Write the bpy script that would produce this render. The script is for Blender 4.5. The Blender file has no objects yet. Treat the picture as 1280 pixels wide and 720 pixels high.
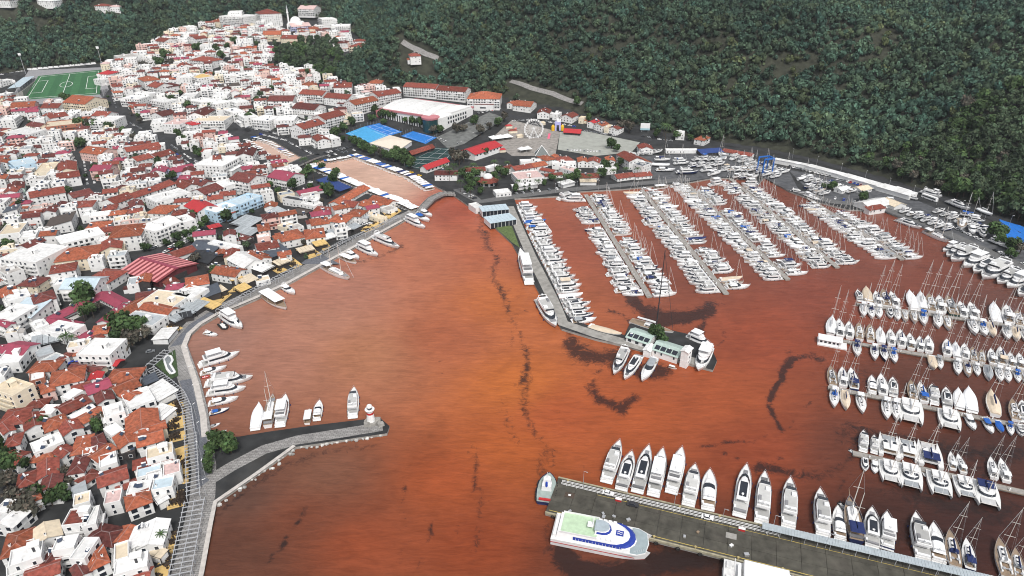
import bpy, bmesh, math, random
import numpy as np
from mathutils import Vector, Matrix

R = random.Random(7)
NR = np.random.default_rng(7)
SC = bpy.context.scene
COL = SC.collection
rad = math.radians

# ------------------------------------------------------------------ camera, sky, sun, exposure
F_PX, PITCH, CAM_H = 830.0, rad(27.5), 185.0
cam_data = bpy.data.cameras.new('camera')
cam = bpy.data.objects.new('camera', cam_data)
COL.objects.link(cam)
cam_data.sensor_width = 36.0
cam_data.lens = F_PX / 1280.0 * 36.0
cam_data.clip_start, cam_data.clip_end = 1.0, 8000.0
cam.location = (0, 0, CAM_H)
cam.rotation_euler = (math.pi / 2 - PITCH, 0, 0)
SC.camera = cam

SUN_EL, SUN_AZ = 55.0, 165.0            # high behind the camera, soft under cloud
world = bpy.data.worlds.new('World')
SC.world = world
world.use_nodes = True
nt = world.node_tree
nt.nodes.clear()
sky = nt.nodes.new('ShaderNodeTexSky')
sky.sky_type = 'NISHITA'
sky.sun_disc = False
sky.sun_elevation = rad(SUN_EL)
sky.sun_rotation = rad(SUN_AZ)
sky.dust_density = 4.0
hsv = nt.nodes.new('ShaderNodeHueSaturation')
hsv.inputs['Saturation'].default_value = 0.30
bg = nt.nodes.new('ShaderNodeBackground')
bg.inputs['Strength'].default_value = 0.11
out = nt.nodes.new('ShaderNodeOutputWorld')
nt.links.new(sky.outputs[0], hsv.inputs['Color'])
nt.links.new(hsv.outputs[0], bg.inputs['Color'])
nt.links.new(bg.outputs[0], out.inputs['Surface'])

sun_data = bpy.data.lights.new('sun', 'SUN')
sun_data.energy = 1.5
sun_data.angle = rad(10)
sun_data.color = (1.0, 0.97, 0.92)
sun = bpy.data.objects.new('sun', sun_data)
COL.objects.link(sun)
_d = Vector((math.sin(rad(SUN_AZ)) * math.cos(rad(SUN_EL)), math.cos(rad(SUN_AZ)) * math.cos(rad(SUN_EL)), math.sin(rad(SUN_EL))))
sun.rotation_euler = _d.to_track_quat('Z', 'Y').to_euler()
sun.location = (0, 0, 600)

SC.view_settings.view_transform = 'Standard'
SC.view_settings.look = 'None'
SC.view_settings.exposure = 0.56
SC.view_settings.gamma = 1.0
SC.cycles.use_denoising = True
SC.cycles.filter_width = 1.05
SC.cycles.max_bounces = 5
SC.cycles.diffuse_bounces = 3

# ------------------------------------------------------------------ pixel -> place on the ground
RAMP_Y, RAMP_S, RAMP_END = 690.0, 0.13, 1500.0
LAND_Z = 1.2
_ct, _st = math.cos(PITCH), math.sin(PITCH)

def ramp(y):
    return RAMP_S * (min(y, RAMP_END) - RAMP_Y) if y > RAMP_Y else 0.0

def G(px, py, z=LAND_Z):
    """point on the ground (z above water level, plus the town's rise) seen at a photo pixel"""
    x, y = (px - 640) / F_PX, (360 - py) / F_PX
    dx, dy, dz = x, y * _st + _ct, y * _ct - _st
    t = (CAM_H - z) / -dz if dz < 0 else 1e9
    if t * dy > RAMP_Y:
        t = (CAM_H - z + RAMP_S * RAMP_Y) / (RAMP_S * dy - dz)
    return Vector((t * dx, t * dy, CAM_H + t * dz))

def PX(x, y, z):
    """photo pixel of a world point (numpy friendly)"""
    d = y * _ct - (z - CAM_H) * _st
    u = y * _st + (z - CAM_H) * _ct
    return 640 + F_PX * x / d, 360 - F_PX * u / d

def inpoly(x, y, poly):
    x = np.asarray(x, float); y = np.asarray(y, float)
    inside = np.zeros(x.shape, bool)
    n = len(poly)
    for i in range(n):
        x1, y1 = poly[i]; x2, y2 = poly[(i + 1) % n]
        if y1 == y2: continue
        c = ((y1 > y) != (y2 > y)) & (x < (x2 - x1) * (y - y1) / (y2 - y1) + x1)
        inside ^= c
    return inside

def distline(x, y, pts):
    x = np.asarray(x, float); y = np.asarray(y, float)
    best = np.full(x.shape, 1e9)
    for (x1, y1), (x2, y2) in zip(pts[:-1], pts[1:]):
        vx, vy = x2 - x1, y2 - y1
        l2 = vx * vx + vy * vy + 1e-9
        t = np.clip(((x - x1) * vx + (y - y1) * vy) / l2, 0, 1)
        best = np.minimum(best, np.hypot(x - x1 - t * vx, y - y1 - t * vy))
    return best

# ------------------------------------------------------------------ materials
MATS = {}
def srgb(r, g, b):
    f = lambda c: c / 12.92 if c <= 0.04045 else ((c + 0.055) / 1.055) ** 2.4
    return (f(r / 255), f(g / 255), f(b / 255))

def mat(name, color, rough=0.7, var=0.12, scale=0.6, spec=0.3, metal=0.0, objvar=0.0, bump=0.0, bscale=4.0, dirt=0.0):
    """colour with two sizes of mottling, optional per-object shift, stains and relief"""
    if name in MATS: return MATS[name]
    m = bpy.data.materials.new(name)
    m.use_nodes = True
    n, l = m.node_tree.nodes, m.node_tree.links
    p = n['Principled BSDF']
    p.inputs['Roughness'].default_value = rough
    p.inputs['Metallic'].default_value = metal
    p.inputs['Specular IOR Level'].default_value = spec
    tc = n.new('ShaderNodeNewGeometry')
    no = n.new('ShaderNodeTexNoise'); no.inputs['Scale'].default_value = scale; no.inputs['Detail'].default_value = 6
    l.new(tc.outputs['Position'], no.inputs['Vector'])
    mr = n.new('ShaderNodeMapRange')
    mr.inputs['From Min'].default_value = 0.3; mr.inputs['From Max'].default_value = 0.7
    mr.inputs['To Min'].default_value = 1 - var; mr.inputs['To Max'].default_value = 1 + var
    l.new(no.outputs['Fac'], mr.inputs['Value'])
    val = mr.outputs[0]
    if objvar:
        oi = n.new('ShaderNodeObjectInfo')
        mo = n.new('ShaderNodeMapRange')
        mo.inputs['To Min'].default_value = 1 - objvar; mo.inputs['To Max'].default_value = 1 + objvar
        l.new(oi.outputs['Random'], mo.inputs['Value'])
        mu = n.new('ShaderNodeMath'); mu.operation = 'MULTIPLY'
        l.new(val, mu.inputs[0]); l.new(mo.outputs[0], mu.inputs[1])
        val = mu.outputs[0]
    vm = n.new('ShaderNodeVectorMath'); vm.operation = 'SCALE'
    vm.inputs[0].default_value = color[:3]
    l.new(val, vm.inputs['Scale'])
    res = vm.outputs[0]
    if dirt:
        n2 = n.new('ShaderNodeTexNoise'); n2.inputs['Scale'].default_value = scale * 0.35; n2.inputs['Detail'].default_value = 8
        n2.inputs['Roughness'].default_value = 0.7
        l.new(tc.outputs['Position'], n2.inputs['Vector'])
        m2 = n.new('ShaderNodeMapRange')
        m2.inputs['From Min'].default_value = 0.52; m2.inputs['From Max'].default_value = 0.75
        m2.inputs['To Min'].default_value = 0; m2.inputs['To Max'].default_value = dirt
        l.new(n2.outputs['Fac'], m2.inputs['Value'])
        mx = n.new('ShaderNodeMix'); mx.data_type = 'RGBA'
        l.new(m2.outputs[0], mx.inputs['Factor']); l.new(res, mx.inputs['A'])
        mx.inputs['B'].default_value = (0.12, 0.105, 0.09, 1)
        res = mx.outputs['Result']
    l.new(res, p.inputs['Base Color'])
    if bump:
        b = n.new('ShaderNodeBump'); b.inputs['Strength'].default_value = bump; b.inputs['Distance'].default_value = 0.3
        nb = n.new('ShaderNodeTexNoise'); nb.inputs['Scale'].default_value = bscale
        l.new(tc.outputs['Position'], nb.inputs['Vector'])
        l.new(nb.outputs['Fac'], b.inputs['Height']); l.new(b.outputs[0], p.inputs['Normal'])
    MATS[name] = m
    return m

def tile_mat(name, color):
    """clay roof tiles: courses along the slope, weathering patches, shift per roof"""
    m = mat(name, color, 0.85, 0.38, 0.8, 0.15, objvar=0.28, dirt=0.55)
    n, l = m.node_tree.nodes, m.node_tree.links
    p = n['Principled BSDF']
    tc = n.new('ShaderNodeTexCoord')
    wv = n.new('ShaderNodeTexWave'); wv.inputs['Scale'].default_value = 1.3; wv.inputs['Distortion'].default_value = 0.6
    wv.bands_direction = 'X'
    l.new(tc.outputs['Object'], wv.inputs['Vector'])
    b = n.new('ShaderNodeBump'); b.inputs['Strength'].default_value = 0.5; b.inputs['Distance'].default_value = 0.12
    l.new(wv.outputs['Fac'], b.inputs['Height']); l.new(b.outputs[0], p.inputs['Normal'])
    return m

ROOF = {
    'O': tile_mat('orange_tile', (0.33, 0.100, 0.055)),
    'R': tile_mat('red_tile', (0.225, 0.062, 0.046)),
    'D': tile_mat('dark_red_tile', (0.135, 0.042, 0.037)),
    'M': mat('mauve_sheet', (0.29, 0.055, 0.09), 0.6, 0.12, objvar=0.1, dirt=0.2),
    'W': mat('white_roofing', (0.72, 0.72, 0.71), 0.6, 0.14, 0.5, objvar=0.12, dirt=0.32),
    'G': mat('grey_sheet', (0.36, 0.39, 0.41), 0.5, 0.15, objvar=0.12, dirt=0.25),
    'B': mat('brown_felt', (0.085, 0.068, 0.06), 0.8, 0.15),
    'K': mat('black_sheet', (0.03, 0.032, 0.036), 0.5, 0.2),
    'P': mat('pale_pink_tile', (0.58, 0.42, 0.40), 0.8, 0.2, dirt=0.3),
    'C': mat('cream_roofing', (0.62, 0.53, 0.40), 0.7, 0.12, objvar=0.08, dirt=0.2),
    'S': mat('slate_sheet', (0.075, 0.088, 0.11), 0.5, 0.15),
    'Y': mat('yellow_awning', (0.62, 0.43, 0.17), 0.8, 0.12),
    'N': mat('navy_awning', (0.03, 0.06, 0.20), 0.7, 0.12),
    'L': mat('pale_blue_roofing', (0.48, 0.58, 0.64), 0.5, 0.1, dirt=0.2),
    'T': mat('concrete_roofing', (0.40, 0.38, 0.36), 0.85, 0.2, 0.7, dirt=0.4),
    'X': mat('bright_red_sheet', (0.42, 0.035, 0.04), 0.6, 0.1),
}
ROOF_WORD = {'O': 'orange', 'R': 'red', 'D': 'dark red', 'M': 'mauve', 'W': 'white', 'G': 'grey', 'B': 'brown', 'K': 'black', 'P': 'pale pink',
             'C': 'cream', 'S': 'slate', 'Y': 'yellow', 'N': 'navy', 'L': 'pale blue', 'T': 'concrete grey', 'X': 'bright red'}
WALL = {
    'w': mat('white_render', (0.76, 0.76, 0.75), 0.8, 0.06, 0.5, 0.2, objvar=0.06, dirt=0.14),
    'c': mat('cream_render', (0.74, 0.66, 0.52), 0.85, 0.06, 0.5, 0.2, objvar=0.06, dirt=0.14),
    'p': mat('pink_render', (0.70, 0.50, 0.45), 0.85, 0.06, 0.5, 0.2, dirt=0.14),
    'b': mat('pale_blue_render', (0.50, 0.66, 0.78), 0.85, 0.06, 0.5, 0.2, dirt=0.1),
    'm': mat('mint_render', (0.58, 0.74, 0.66), 0.85, 0.06, 0.5, 0.2, dirt=0.1),
    'l': mat('lavender_render', (0.50, 0.52, 0.70), 0.85, 0.06, 0.5, 0.2, dirt=0.1),
    'o': mat('ochre_render', (0.70, 0.45, 0.15), 0.85, 0.06, 0.5, 0.2, dirt=0.1),
    'k': mat('dark_timber_wall', (0.05, 0.045, 0.045), 0.8, 0.15),
    'r': mat('terracotta_render', (0.36, 0.15, 0.10), 0.85, 0.1),
    'g': mat('grey_render', (0.42, 0.42, 0.43), 0.85, 0.1, dirt=0.2),
}
WALL_WORD = {'w': 'white', 'c': 'cream', 'p': 'pink', 'b': 'pale blue', 'm': 'mint', 'l': 'lavender', 'o': 'ochre', 'k': 'dark', 'r': 'terracotta', 'g': 'grey'}
FAR_GLASS = mat('far_window_glass', (.085, .09, .10), .25, .4, 1.5, objvar=.5)
GLASS = mat('window_glass', (0.025, 0.03, 0.04), 0.15, 0.2, spec=0.5)
FRAME_W = mat('white_paint', (0.80, 0.80, 0.80), 0.5, 0.04)
METAL = mat('grey_metal', (0.45, 0.46, 0.48), 0.45, 0.08, metal=0.3)
DARKM = mat('dark_metal', (0.04, 0.04, 0.045), 0.5, 0.1)
ASPHALT = mat('asphalt', (0.036, 0.037, 0.040), 0.9, 0.25, 0.4, dirt=0.2)
PAVING = mat('pale_paving', (0.31, 0.30, 0.29), 0.85, 0.18, 0.5, dirt=0.5)
def add_setts(m, sc):
    """joints between paving slabs"""
    n, l = m.node_tree.nodes, m.node_tree.links
    p = n['Principled BSDF']; src = p.inputs['Base Color'].links[0].from_socket
    br = n.new('ShaderNodeTexBrick'); br.inputs['Scale'].default_value = sc
    br.inputs['Color1'].default_value = (1, 1, 1, 1); br.inputs['Color2'].default_value = (.78, .78, .79, 1); br.inputs['Mortar'].default_value = (.45, .45, .45, 1); br.inputs['Mortar Size'].default_value = .03
    g = n.new('ShaderNodeNewGeometry'); l.new(g.outputs['Position'], br.inputs['Vector'])
    mx = n.new('ShaderNodeMix'); mx.data_type = 'RGBA'; mx.blend_type = 'MULTIPLY'; mx.inputs['Factor'].default_value = 1
    l.new(src, mx.inputs['A']); l.new(br.outputs['Color'], mx.inputs['B']); l.new(mx.outputs['Result'], p.inputs['Base Color'])
add_setts(PAVING, .28)
CONCRETE = mat('concrete', (0.30, 0.29, 0.27), 0.9, 0.22, 0.35, dirt=0.5)
GELCOAT = mat('white_gelcoat', (0.75, 0.75, 0.75), 0.25, 0.03, spec=0.5)
DECKW = mat('white_deck', (0.70, 0.70, 0.69), 0.6, 0.06)
TEAK = mat('teak_deck', (0.27, 0.20, 0.14), 0.7, 0.15)
NAVY = mat('navy_hull', (0.02, 0.03, 0.09), 0.3, 0.1)
ANTIFOUL = mat('dark_waterline', (0.03, 0.03, 0.04), 0.6, 0.1)
CUSHION = mat('grey_cushion', (0.20, 0.20, 0.21), 0.8, 0.1, objvar=0.3)
TAN_CLOTH = mat('tan_cover_cloth', (0.62, 0.52, 0.40), 0.9, 0.08, objvar=0.08)
WHITE_CLOTH = mat('white_cover_cloth', (0.76, 0.77, 0.78), 0.85, 0.06)
BLUE_CLOTH = mat('blue_cover_cloth', (0.02, 0.11, 0.42), 0.8, 0.1)
NAVY_CLOTH = mat('navy_cover_cloth', (0.018, 0.03, 0.11), 0.8, 0.1)
GREY_CLOTH = mat('grey_cover_cloth', (0.30, 0.32, 0.34), 0.85, 0.1)
ALU = mat('mast_alloy', (0.72, 0.68, 0.63), 0.4, 0.04, metal=0.2)
RUBBER = mat('rubber', (0.02, 0.02, 0.02), 0.8, 0.1)
REDP = mat('red_paint', (0.45, 0.03, 0.03), 0.5, 0.06)
BLUEP = mat('blue_paint', (0.02, 0.06, 0.40), 0.4, 0.05)
YELLOWP = mat('yellow_paint', (0.75, 0.45, 0.03), 0.5, 0.05)
BARK = mat('bark', (0.075, 0.055, 0.042), 0.9, 0.25, 2.0)

# ------------------------------------------------------------------ mesh and object helpers
class MB:
    """collects faces; build() links them as ONE mesh object"""
    def __init__(s):
        s.v, s.f, s.m = [], [], []
    def face(s, pts, m=0):
        i = len(s.v); s.v.extend(tuple(p) for p in pts); s.f.append(tuple(range(i, i + len(pts)))); s.m.append(m)
    def grid(s, rows, m=0, close=False):
        """quads between rows of points (rows share their count)"""
        i0 = len(s.v); n = len(rows[0])
        for r_ in rows: s.v.extend(tuple(p) for p in r_)
        for a in range(len(rows) - 1):
            for b in range(n if close else n - 1):
                b2 = (b + 1) % n
                s.f.append((i0 + a * n + b, i0 + a * n + b2, i0 + (a + 1) * n + b2, i0 + (a + 1) * n + b)); s.m.append(m)
    def frus(s, x0, x1, y0, y1, z0, z1, fx0=0, fx1=0, fy=0, m=0, bottom=True):
        """box whose top is drawn in by fx0 / fx1 / fy at its ends and sides"""
        b = [(x0, y0, z0), (x1, y0, z0), (x1, y1, z0), (x0, y1, z0)]
        t = [(x0 + fx0, y0 + fy, z1), (x1 - fx1, y0 + fy, z1), (x1 - fx1, y1 - fy, z1), (x0 + fx0, y1 - fy, z1)]
        i = len(s.v); s.v.extend(b + t)
        fs = [(i, i + 1, i + 5, i + 4), (i + 1, i + 2, i + 6, i + 5), (i + 2, i + 3, i + 7, i + 6), (i + 3, i, i + 4, i + 7), (i + 4, i + 5, i + 6, i + 7)]
        if bottom: fs.append((i + 3, i + 2, i + 1, i))
        s.f.extend(fs); s.m.extend([m] * len(fs))
    def box(s, x0, x1, y0, y1, z0, z1, m=0, bottom=True):
        s.frus(x0, x1, y0, y1, z0, z1, m=m, bottom=bottom)
    def prism(s, poly, z0, z1, m=0, mtop=None, bottom=False):
        """vertical prism over a plan polygon (list of (x, y)); concave polygons are allowed"""
        n = len(poly); i = len(s.v)
        s.v.extend((x, y, z0) for x, y in poly); s.v.extend((x, y, z1) for x, y in poly)
        area = sum(poly[k][0] * poly[(k + 1) % n][1] - poly[(k + 1) % n][0] * poly[k][1] for k in range(n))
        for k in range(n):
            k2 = (k + 1) % n
            q = (i + k, i + k2, i + n + k2, i + n + k)
            s.f.append(q if area > 0 else q[::-1]); s.m.append(m)
        top = tuple(range(i + n, i + 2 * n))
        s.f.append(top if area > 0 else top[::-1]); s.m.append(m if mtop is None else mtop)
        if bottom:
            bt = tuple(range(i, i + n)); s.f.append(bt[::-1] if area > 0 else bt); s.m.append(m)
    def tube(s, p, q, r0, r1=None, n=6, m=0, cap=True):
        r1 = r0 if r1 is None else r1
        p, q = Vector(p), Vector(q); d = (q - p)
        if d.length < 1e-6: return
        d.normalize(); a = d.orthogonal().normalized(); b = d.cross(a)
        rows = [[pt + (a * math.cos(t) + b * math.sin(t)) * r_ for t in [2 * math.pi * k / n for k in range(n)]] for pt, r_ in ((p, r0), (q, r1))]
        s.grid(rows, m, True)
        if cap:
            s.face(rows[0][::-1], m); s.face(rows[1], m)
    def lathe(s, prof, c=(0, 0, 0), n=12, m=0):
        rows = [[(c[0] + r_ * math.cos(2 * math.pi * k / n), c[1] + r_ * math.sin(2 * math.pi * k / n), c[2] + z) for k in range(n)] for r_, z in prof]
        s.grid(rows, m, True)
        s.face(rows[-1], m)
    def mesh(s, name, mats, smooth=False):
        me = bpy.data.meshes.new(name)
        me.from_pydata(s.v, [], s.f)
        for k in mats: me.materials.append(k)
        if len(mats) > 1: me.polygons.foreach_set('material_index', s.m)
        if smooth: me.polygons.foreach_set('use_smooth', [True] * len(me.polygons))
        me.update()
        return me
    def build(s, name, mats, parent=None, smooth=False):
        if not isinstance(mats, (list, tuple)): mats = [mats]
        return link(name, s.mesh(name, mats, smooth), parent)

def link(name, data, parent=None, loc=None, rz=None, scale=None):
    o = bpy.data.objects.new(name, data)
    COL.objects.link(o)
    if parent is not None: o.parent = parent
    if loc is not None: o.location = loc
    if rz is not None: o.rotation_euler = (0, 0, rz)
    if scale is not None: o.scale = scale
    return o

def tag(o, label=None, cat=None, group=None, kind=None):
    if label: o['label'] = label
    if cat: o['category'] = cat
    if group: o['group'] = group
    if kind: o['kind'] = kind
    return o

def thing(name, label, cat, loc=(0, 0, 0), rz=0.0, group=None, scale=None):
    o = link(name, None, None, loc, rz, scale)
    o.empty_display_size = 0.5
    return tag(o, label, cat, group)

def copy_children(src, dst):
    for ch in KIDS.get(src, ()):
        c = ch.copy(); COL.objects.link(c); c.parent = dst
        if ch in KIDS: copy_children(ch, c)
KIDS = {}
def part(mb, name, mats, parent, smooth=False):
    o = mb.build(name, mats, parent, smooth)
    KIDS.setdefault(parent, []).append(o)
    return o
def part_mesh(me, name, parent, loc=None, rz=None, scale=None):
    o = link(name, me, parent, loc, rz, scale)
    KIDS.setdefault(parent, []).append(o)
    return o

ORD = ('zeroth first second third fourth fifth sixth seventh eighth ninth tenth eleventh twelfth thirteenth fourteenth fifteenth sixteenth seventeenth '
       'eighteenth nineteenth twentieth').split()
TENS = {2: 'twenty', 3: 'thirty', 4: 'forty', 5: 'fifty', 6: 'sixty', 7: 'seventy', 8: 'eighty', 9: 'ninety'}
def nth(k):
    if k <= 20: return ORD[k]
    if k < 100:
        return TENS[k // 10] + '-' + ORD[k % 10] if k % 10 else TENS[k // 10][:-1] + 'ieth'
    return 'hundred-and-' + nth(k - 100) if k > 100 else 'hundredth'

def ribbon(name, pts, width, m, lift=0.03, kind='structure', step=12.0):
    """road or path strip that follows the ground; pts are world (x, y)"""
    P = [Vector((p[0], p[1])) for p in pts]
    fine = [P[0]]
    for a, b in zip(P[:-1], P[1:]):
        n = max(1, int((b - a).length / step))
        fine += [a.lerp(b, k / n) for k in range(1, n + 1)]
    rows = []
    for k, p in enumerate(fine):
        d = (fine[min(k + 1, len(fine) - 1)] - fine[max(k - 1, 0)]).normalized()
        nrm = Vector((-d.y, d.x))
        row = []
        for t in (-.5, -.25, 0, .25, .5):
            q = p + nrm * width * t
            row.append((q.x, q.y, ground_z(q.x, q.y) + lift))
        rows.append(row[::-1])
    mb = MB(); mb.grid(rows)
    o = mb.build(name, m)
    o['kind'] = kind
    return o
# ------------------------------------------------------------------ shape of the land
HILL_PX = [(-700, 150), (-300, 116), (-50, 94), (0, 91), (60, 86), (130, 80), (150, 75), (190, 59), (228, 39), (262, 29), (300, 26), (340, 25), (400, 25),
           (440, 38), (455, 62), (426, 84), (420, 100), (440, 109), (475, 109), (505, 109), (560, 113), (600, 118), (640, 126), (700, 136), (760, 150), (800, 160),
           (850, 171), (905, 179), (960, 187), (1000, 196), (1050, 209), (1100, 225), (1200, 255), (1280, 289), (1360, 329), (1700, 481)]
HILL = [(p.x, p.y) for p in (G(*q) for q in HILL_PX)]
HILL_POLY = HILL + [(3500, HILL[-1][1]), (3500, 4000), (-4000, 4000), (-4000, HILL[0][1])]

def _vn(x, y, s, seed):
    """cheap smooth value noise on arrays"""
    x = np.asarray(x) * s; y = np.asarray(y) * s
    xi, yi = np.floor(x).astype(int), np.floor(y).astype(int)
    fx, fy = x - xi, y - yi
    fx, fy = fx * fx * (3 - 2 * fx), fy * fy * (3 - 2 * fy)
    h = lambda a, b: np.modf(np.sin(a * 127.1 + b * 311.7 + seed * 74.7) * 43758.5453)[0] % 1.0
    return (h(xi, yi) * (1 - fx) + h(xi + 1, yi) * fx) * (1 - fy) + (h(xi, yi + 1) * (1 - fx) + h(xi + 1, yi + 1) * fx) * fy

def hill_arr(x, y):
    """height of the wooded hills above the plain, arrays"""
    x = np.asarray(x, float); y = np.asarray(y, float)
    d = np.where(inpoly(x, y, HILL_POLY), distline(x, y, HILL), 0.0)
    base = 0.46 * np.maximum(d - 6, 0)
    base = 230 * (1 - np.exp(-base / 230))
    nz = (_vn(x, y, 1 / 90, 3) - .5) * 46 + (_vn(x, y, 1 / 38, 5) - .5) * 15
    return np.maximum(base + nz * np.clip(d / 120, 0, 1), 0)

def ramp_arr(y):
    return RAMP_S * np.clip(np.asarray(y, float) - RAMP_Y, 0, RAMP_END - RAMP_Y)

def ground_z(x, y):
    return LAND_Z + ramp(y) + float(hill_arr(np.array([x]), np.array([y]))[0])

# ------------------------------------------------------------------ water outline (photo pixels at the quay edges)
WATER_PX = [(236, 800), (247, 750), (254, 720), (266, 650), (271, 629), (320, 595), (370, 560), (430, 551), (484, 543), (487, 534), (477, 525), (460, 525),
            (400, 532), (335, 541), (300, 547), (262, 549), (257, 520), (248, 480), (238, 450), (233, 433), (240, 418), (252, 407), (275, 394), (320, 375),
            (362, 355), (430, 318), (505, 277), (527, 264), (505, 252), (460, 233), (420, 216), (392, 206), (374, 207), (360, 206), (340, 196), (318, 182),
            (296, 168), (308, 166), (342, 177), (374, 196), (388, 199), (420, 199), (446, 192), (456, 195), (482, 206), (520, 219), (547, 235), (566, 244),
            (600, 268), (640, 305), (660, 341), (676, 371), (702, 412), (745, 425), (785, 434), (850, 453), (891, 464), (896, 452), (889, 436), (862, 419),
            (830, 412), (800, 403), (787, 406), (781, 420), (745, 411), (713, 400), (706, 390), (692, 358), (661, 296), (647, 262), (643, 249), (697, 246), (725, 240),
            (780, 237), (820, 233), (860, 229), (893, 223), (930, 224), (947, 232), (956, 222), (987, 240), (1022, 253), (1060, 263), (1105, 264), (1150, 283), (1190, 303),
            (1240, 325), (1290, 347), (1400, 400), (1700, 560), (2200, 800)]
WATER = [(p.x, p.y) for p in (G(*q, 0.6) for q in WATER_PX)]

# ------------------------------------------------------------------ ground sheet with quay walls
def build_ground():
    from mathutils.geometry import delaunay_2d_cdt
    X0, X1, Y0, Y1 = -900, 1100, 20, RAMP_Y + 2
    wpts = list(WATER)
    ring = [(-900, Y0)] + [(X0, y) for y in (150, 300, 450, 600, Y1)] + [(x, Y1) for x in range(-750, 1100, 150)] + [(X1, Y1), (X1, 400), (X1, Y0)]
    vs = [Vector(p) for p in wpts] + [Vector(p) for p in ring]
    n, k = len(wpts), len(ring)
    ed = [(i, i + 1) for i in range(n - 1)] + [(n + i, n + (i + 1) % k) for i in range(k)]
    v, e, f, *_ = delaunay_2d_cdt(vs, ed, [], 1, 1e-4)
    wp = WATER
    mb = MB()
    for t in f:
        c = sum((v[i] for i in t), Vector((0, 0))) / len(t)
        if inpoly([c.x], [c.y], wp)[0]: continue
        mb.face([(v[i].x, v[i].y, LAND_Z) for i in t], 0)
    for (x1, y1), (x2, y2) in zip(wp[:-1], wp[1:]):
        mb.face([(x1, y1, -1.5), (x2, y2, -1.5), (x2, y2, LAND_Z), (x1, y1, LAND_Z)], 1)
    o = mb.build('ground', [TOWN_GROUND, CONCRETE])
    o['kind'] = 'structure'
    # the rise of the town and the hills behind it
    xs = np.concatenate([np.arange(-1500, -700, 40), np.arange(-700, 760, 8), np.arange(760, 2000, 40)])
    ys = np.concatenate([np.arange(180, 1300, 8), np.arange(1300, 2600, 50)])
    Xg, Yg = np.meshgrid(xs, ys)
    h = hill_arr(Xg, Yg)
    Z = LAND_Z + ramp_arr(Yg) + h
    Z = np.where((Yg < RAMP_Y - 4) & (h <= 0.01), -4.0, Z)
    nx, ny = len(xs), len(ys)
    V = np.stack([Xg, Yg, Z], -1).reshape(-1, 3)
    idx = np.arange(nx * ny).reshape(ny, nx)
    Fq = np.stack([idx[:-1, :-1], idx[:-1, 1:], idx[1:, 1:], idx[1:, :-1]], -1).reshape(-1, 4)
    me = bpy.data.meshes.new('terrain')
    me.from_pydata(V.tolist(), [], Fq.tolist())
    me.materials.append(TOWN_GROUND); me.materials.append(HILL_GROUND)
    fh = h.reshape(-1)[Fq].max(1)
    me.polygons.foreach_set('material_index', (fh > 0.3).astype(np.int32))
    me.polygons.foreach_set('use_smooth', np.ones(len(Fq), bool))
    me.update()
    link('terrain', me)['kind'] = 'structure'

TOWN_GROUND = mat('town_ground', (0.030, 0.031, 0.032), 0.9, 0.45, 0.12, dirt=0.25)
HILL_GROUND = mat('hillside_soil', (0.036, 0.038, 0.026), 0.95, 0.45, 0.15, bump=0.6, bscale=1.0)
build_ground()

# ------------------------------------------------------------------ muddy water
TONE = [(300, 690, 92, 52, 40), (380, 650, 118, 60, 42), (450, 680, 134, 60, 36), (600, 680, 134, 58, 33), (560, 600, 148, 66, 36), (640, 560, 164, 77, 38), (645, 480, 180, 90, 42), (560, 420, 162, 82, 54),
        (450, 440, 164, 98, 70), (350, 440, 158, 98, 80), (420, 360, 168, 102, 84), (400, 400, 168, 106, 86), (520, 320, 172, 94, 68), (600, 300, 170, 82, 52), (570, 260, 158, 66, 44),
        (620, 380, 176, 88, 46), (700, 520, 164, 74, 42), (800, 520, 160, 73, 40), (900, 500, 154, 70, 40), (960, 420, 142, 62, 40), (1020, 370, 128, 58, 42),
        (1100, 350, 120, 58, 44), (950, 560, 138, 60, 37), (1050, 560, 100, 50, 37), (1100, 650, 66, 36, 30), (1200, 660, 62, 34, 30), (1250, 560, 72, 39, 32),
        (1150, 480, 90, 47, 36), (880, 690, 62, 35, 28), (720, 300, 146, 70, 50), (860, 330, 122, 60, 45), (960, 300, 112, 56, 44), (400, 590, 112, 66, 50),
        (300, 620, 92, 58, 48), (280, 420, 150, 98, 84), (480, 225, 206, 152, 132), (350, 190, 206, 156, 138), (1250, 400, 96, 52, 42), (740, 690, 100, 50, 36)]  # the pale pink canal points paint the sky's reflection into the water colour
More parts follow.
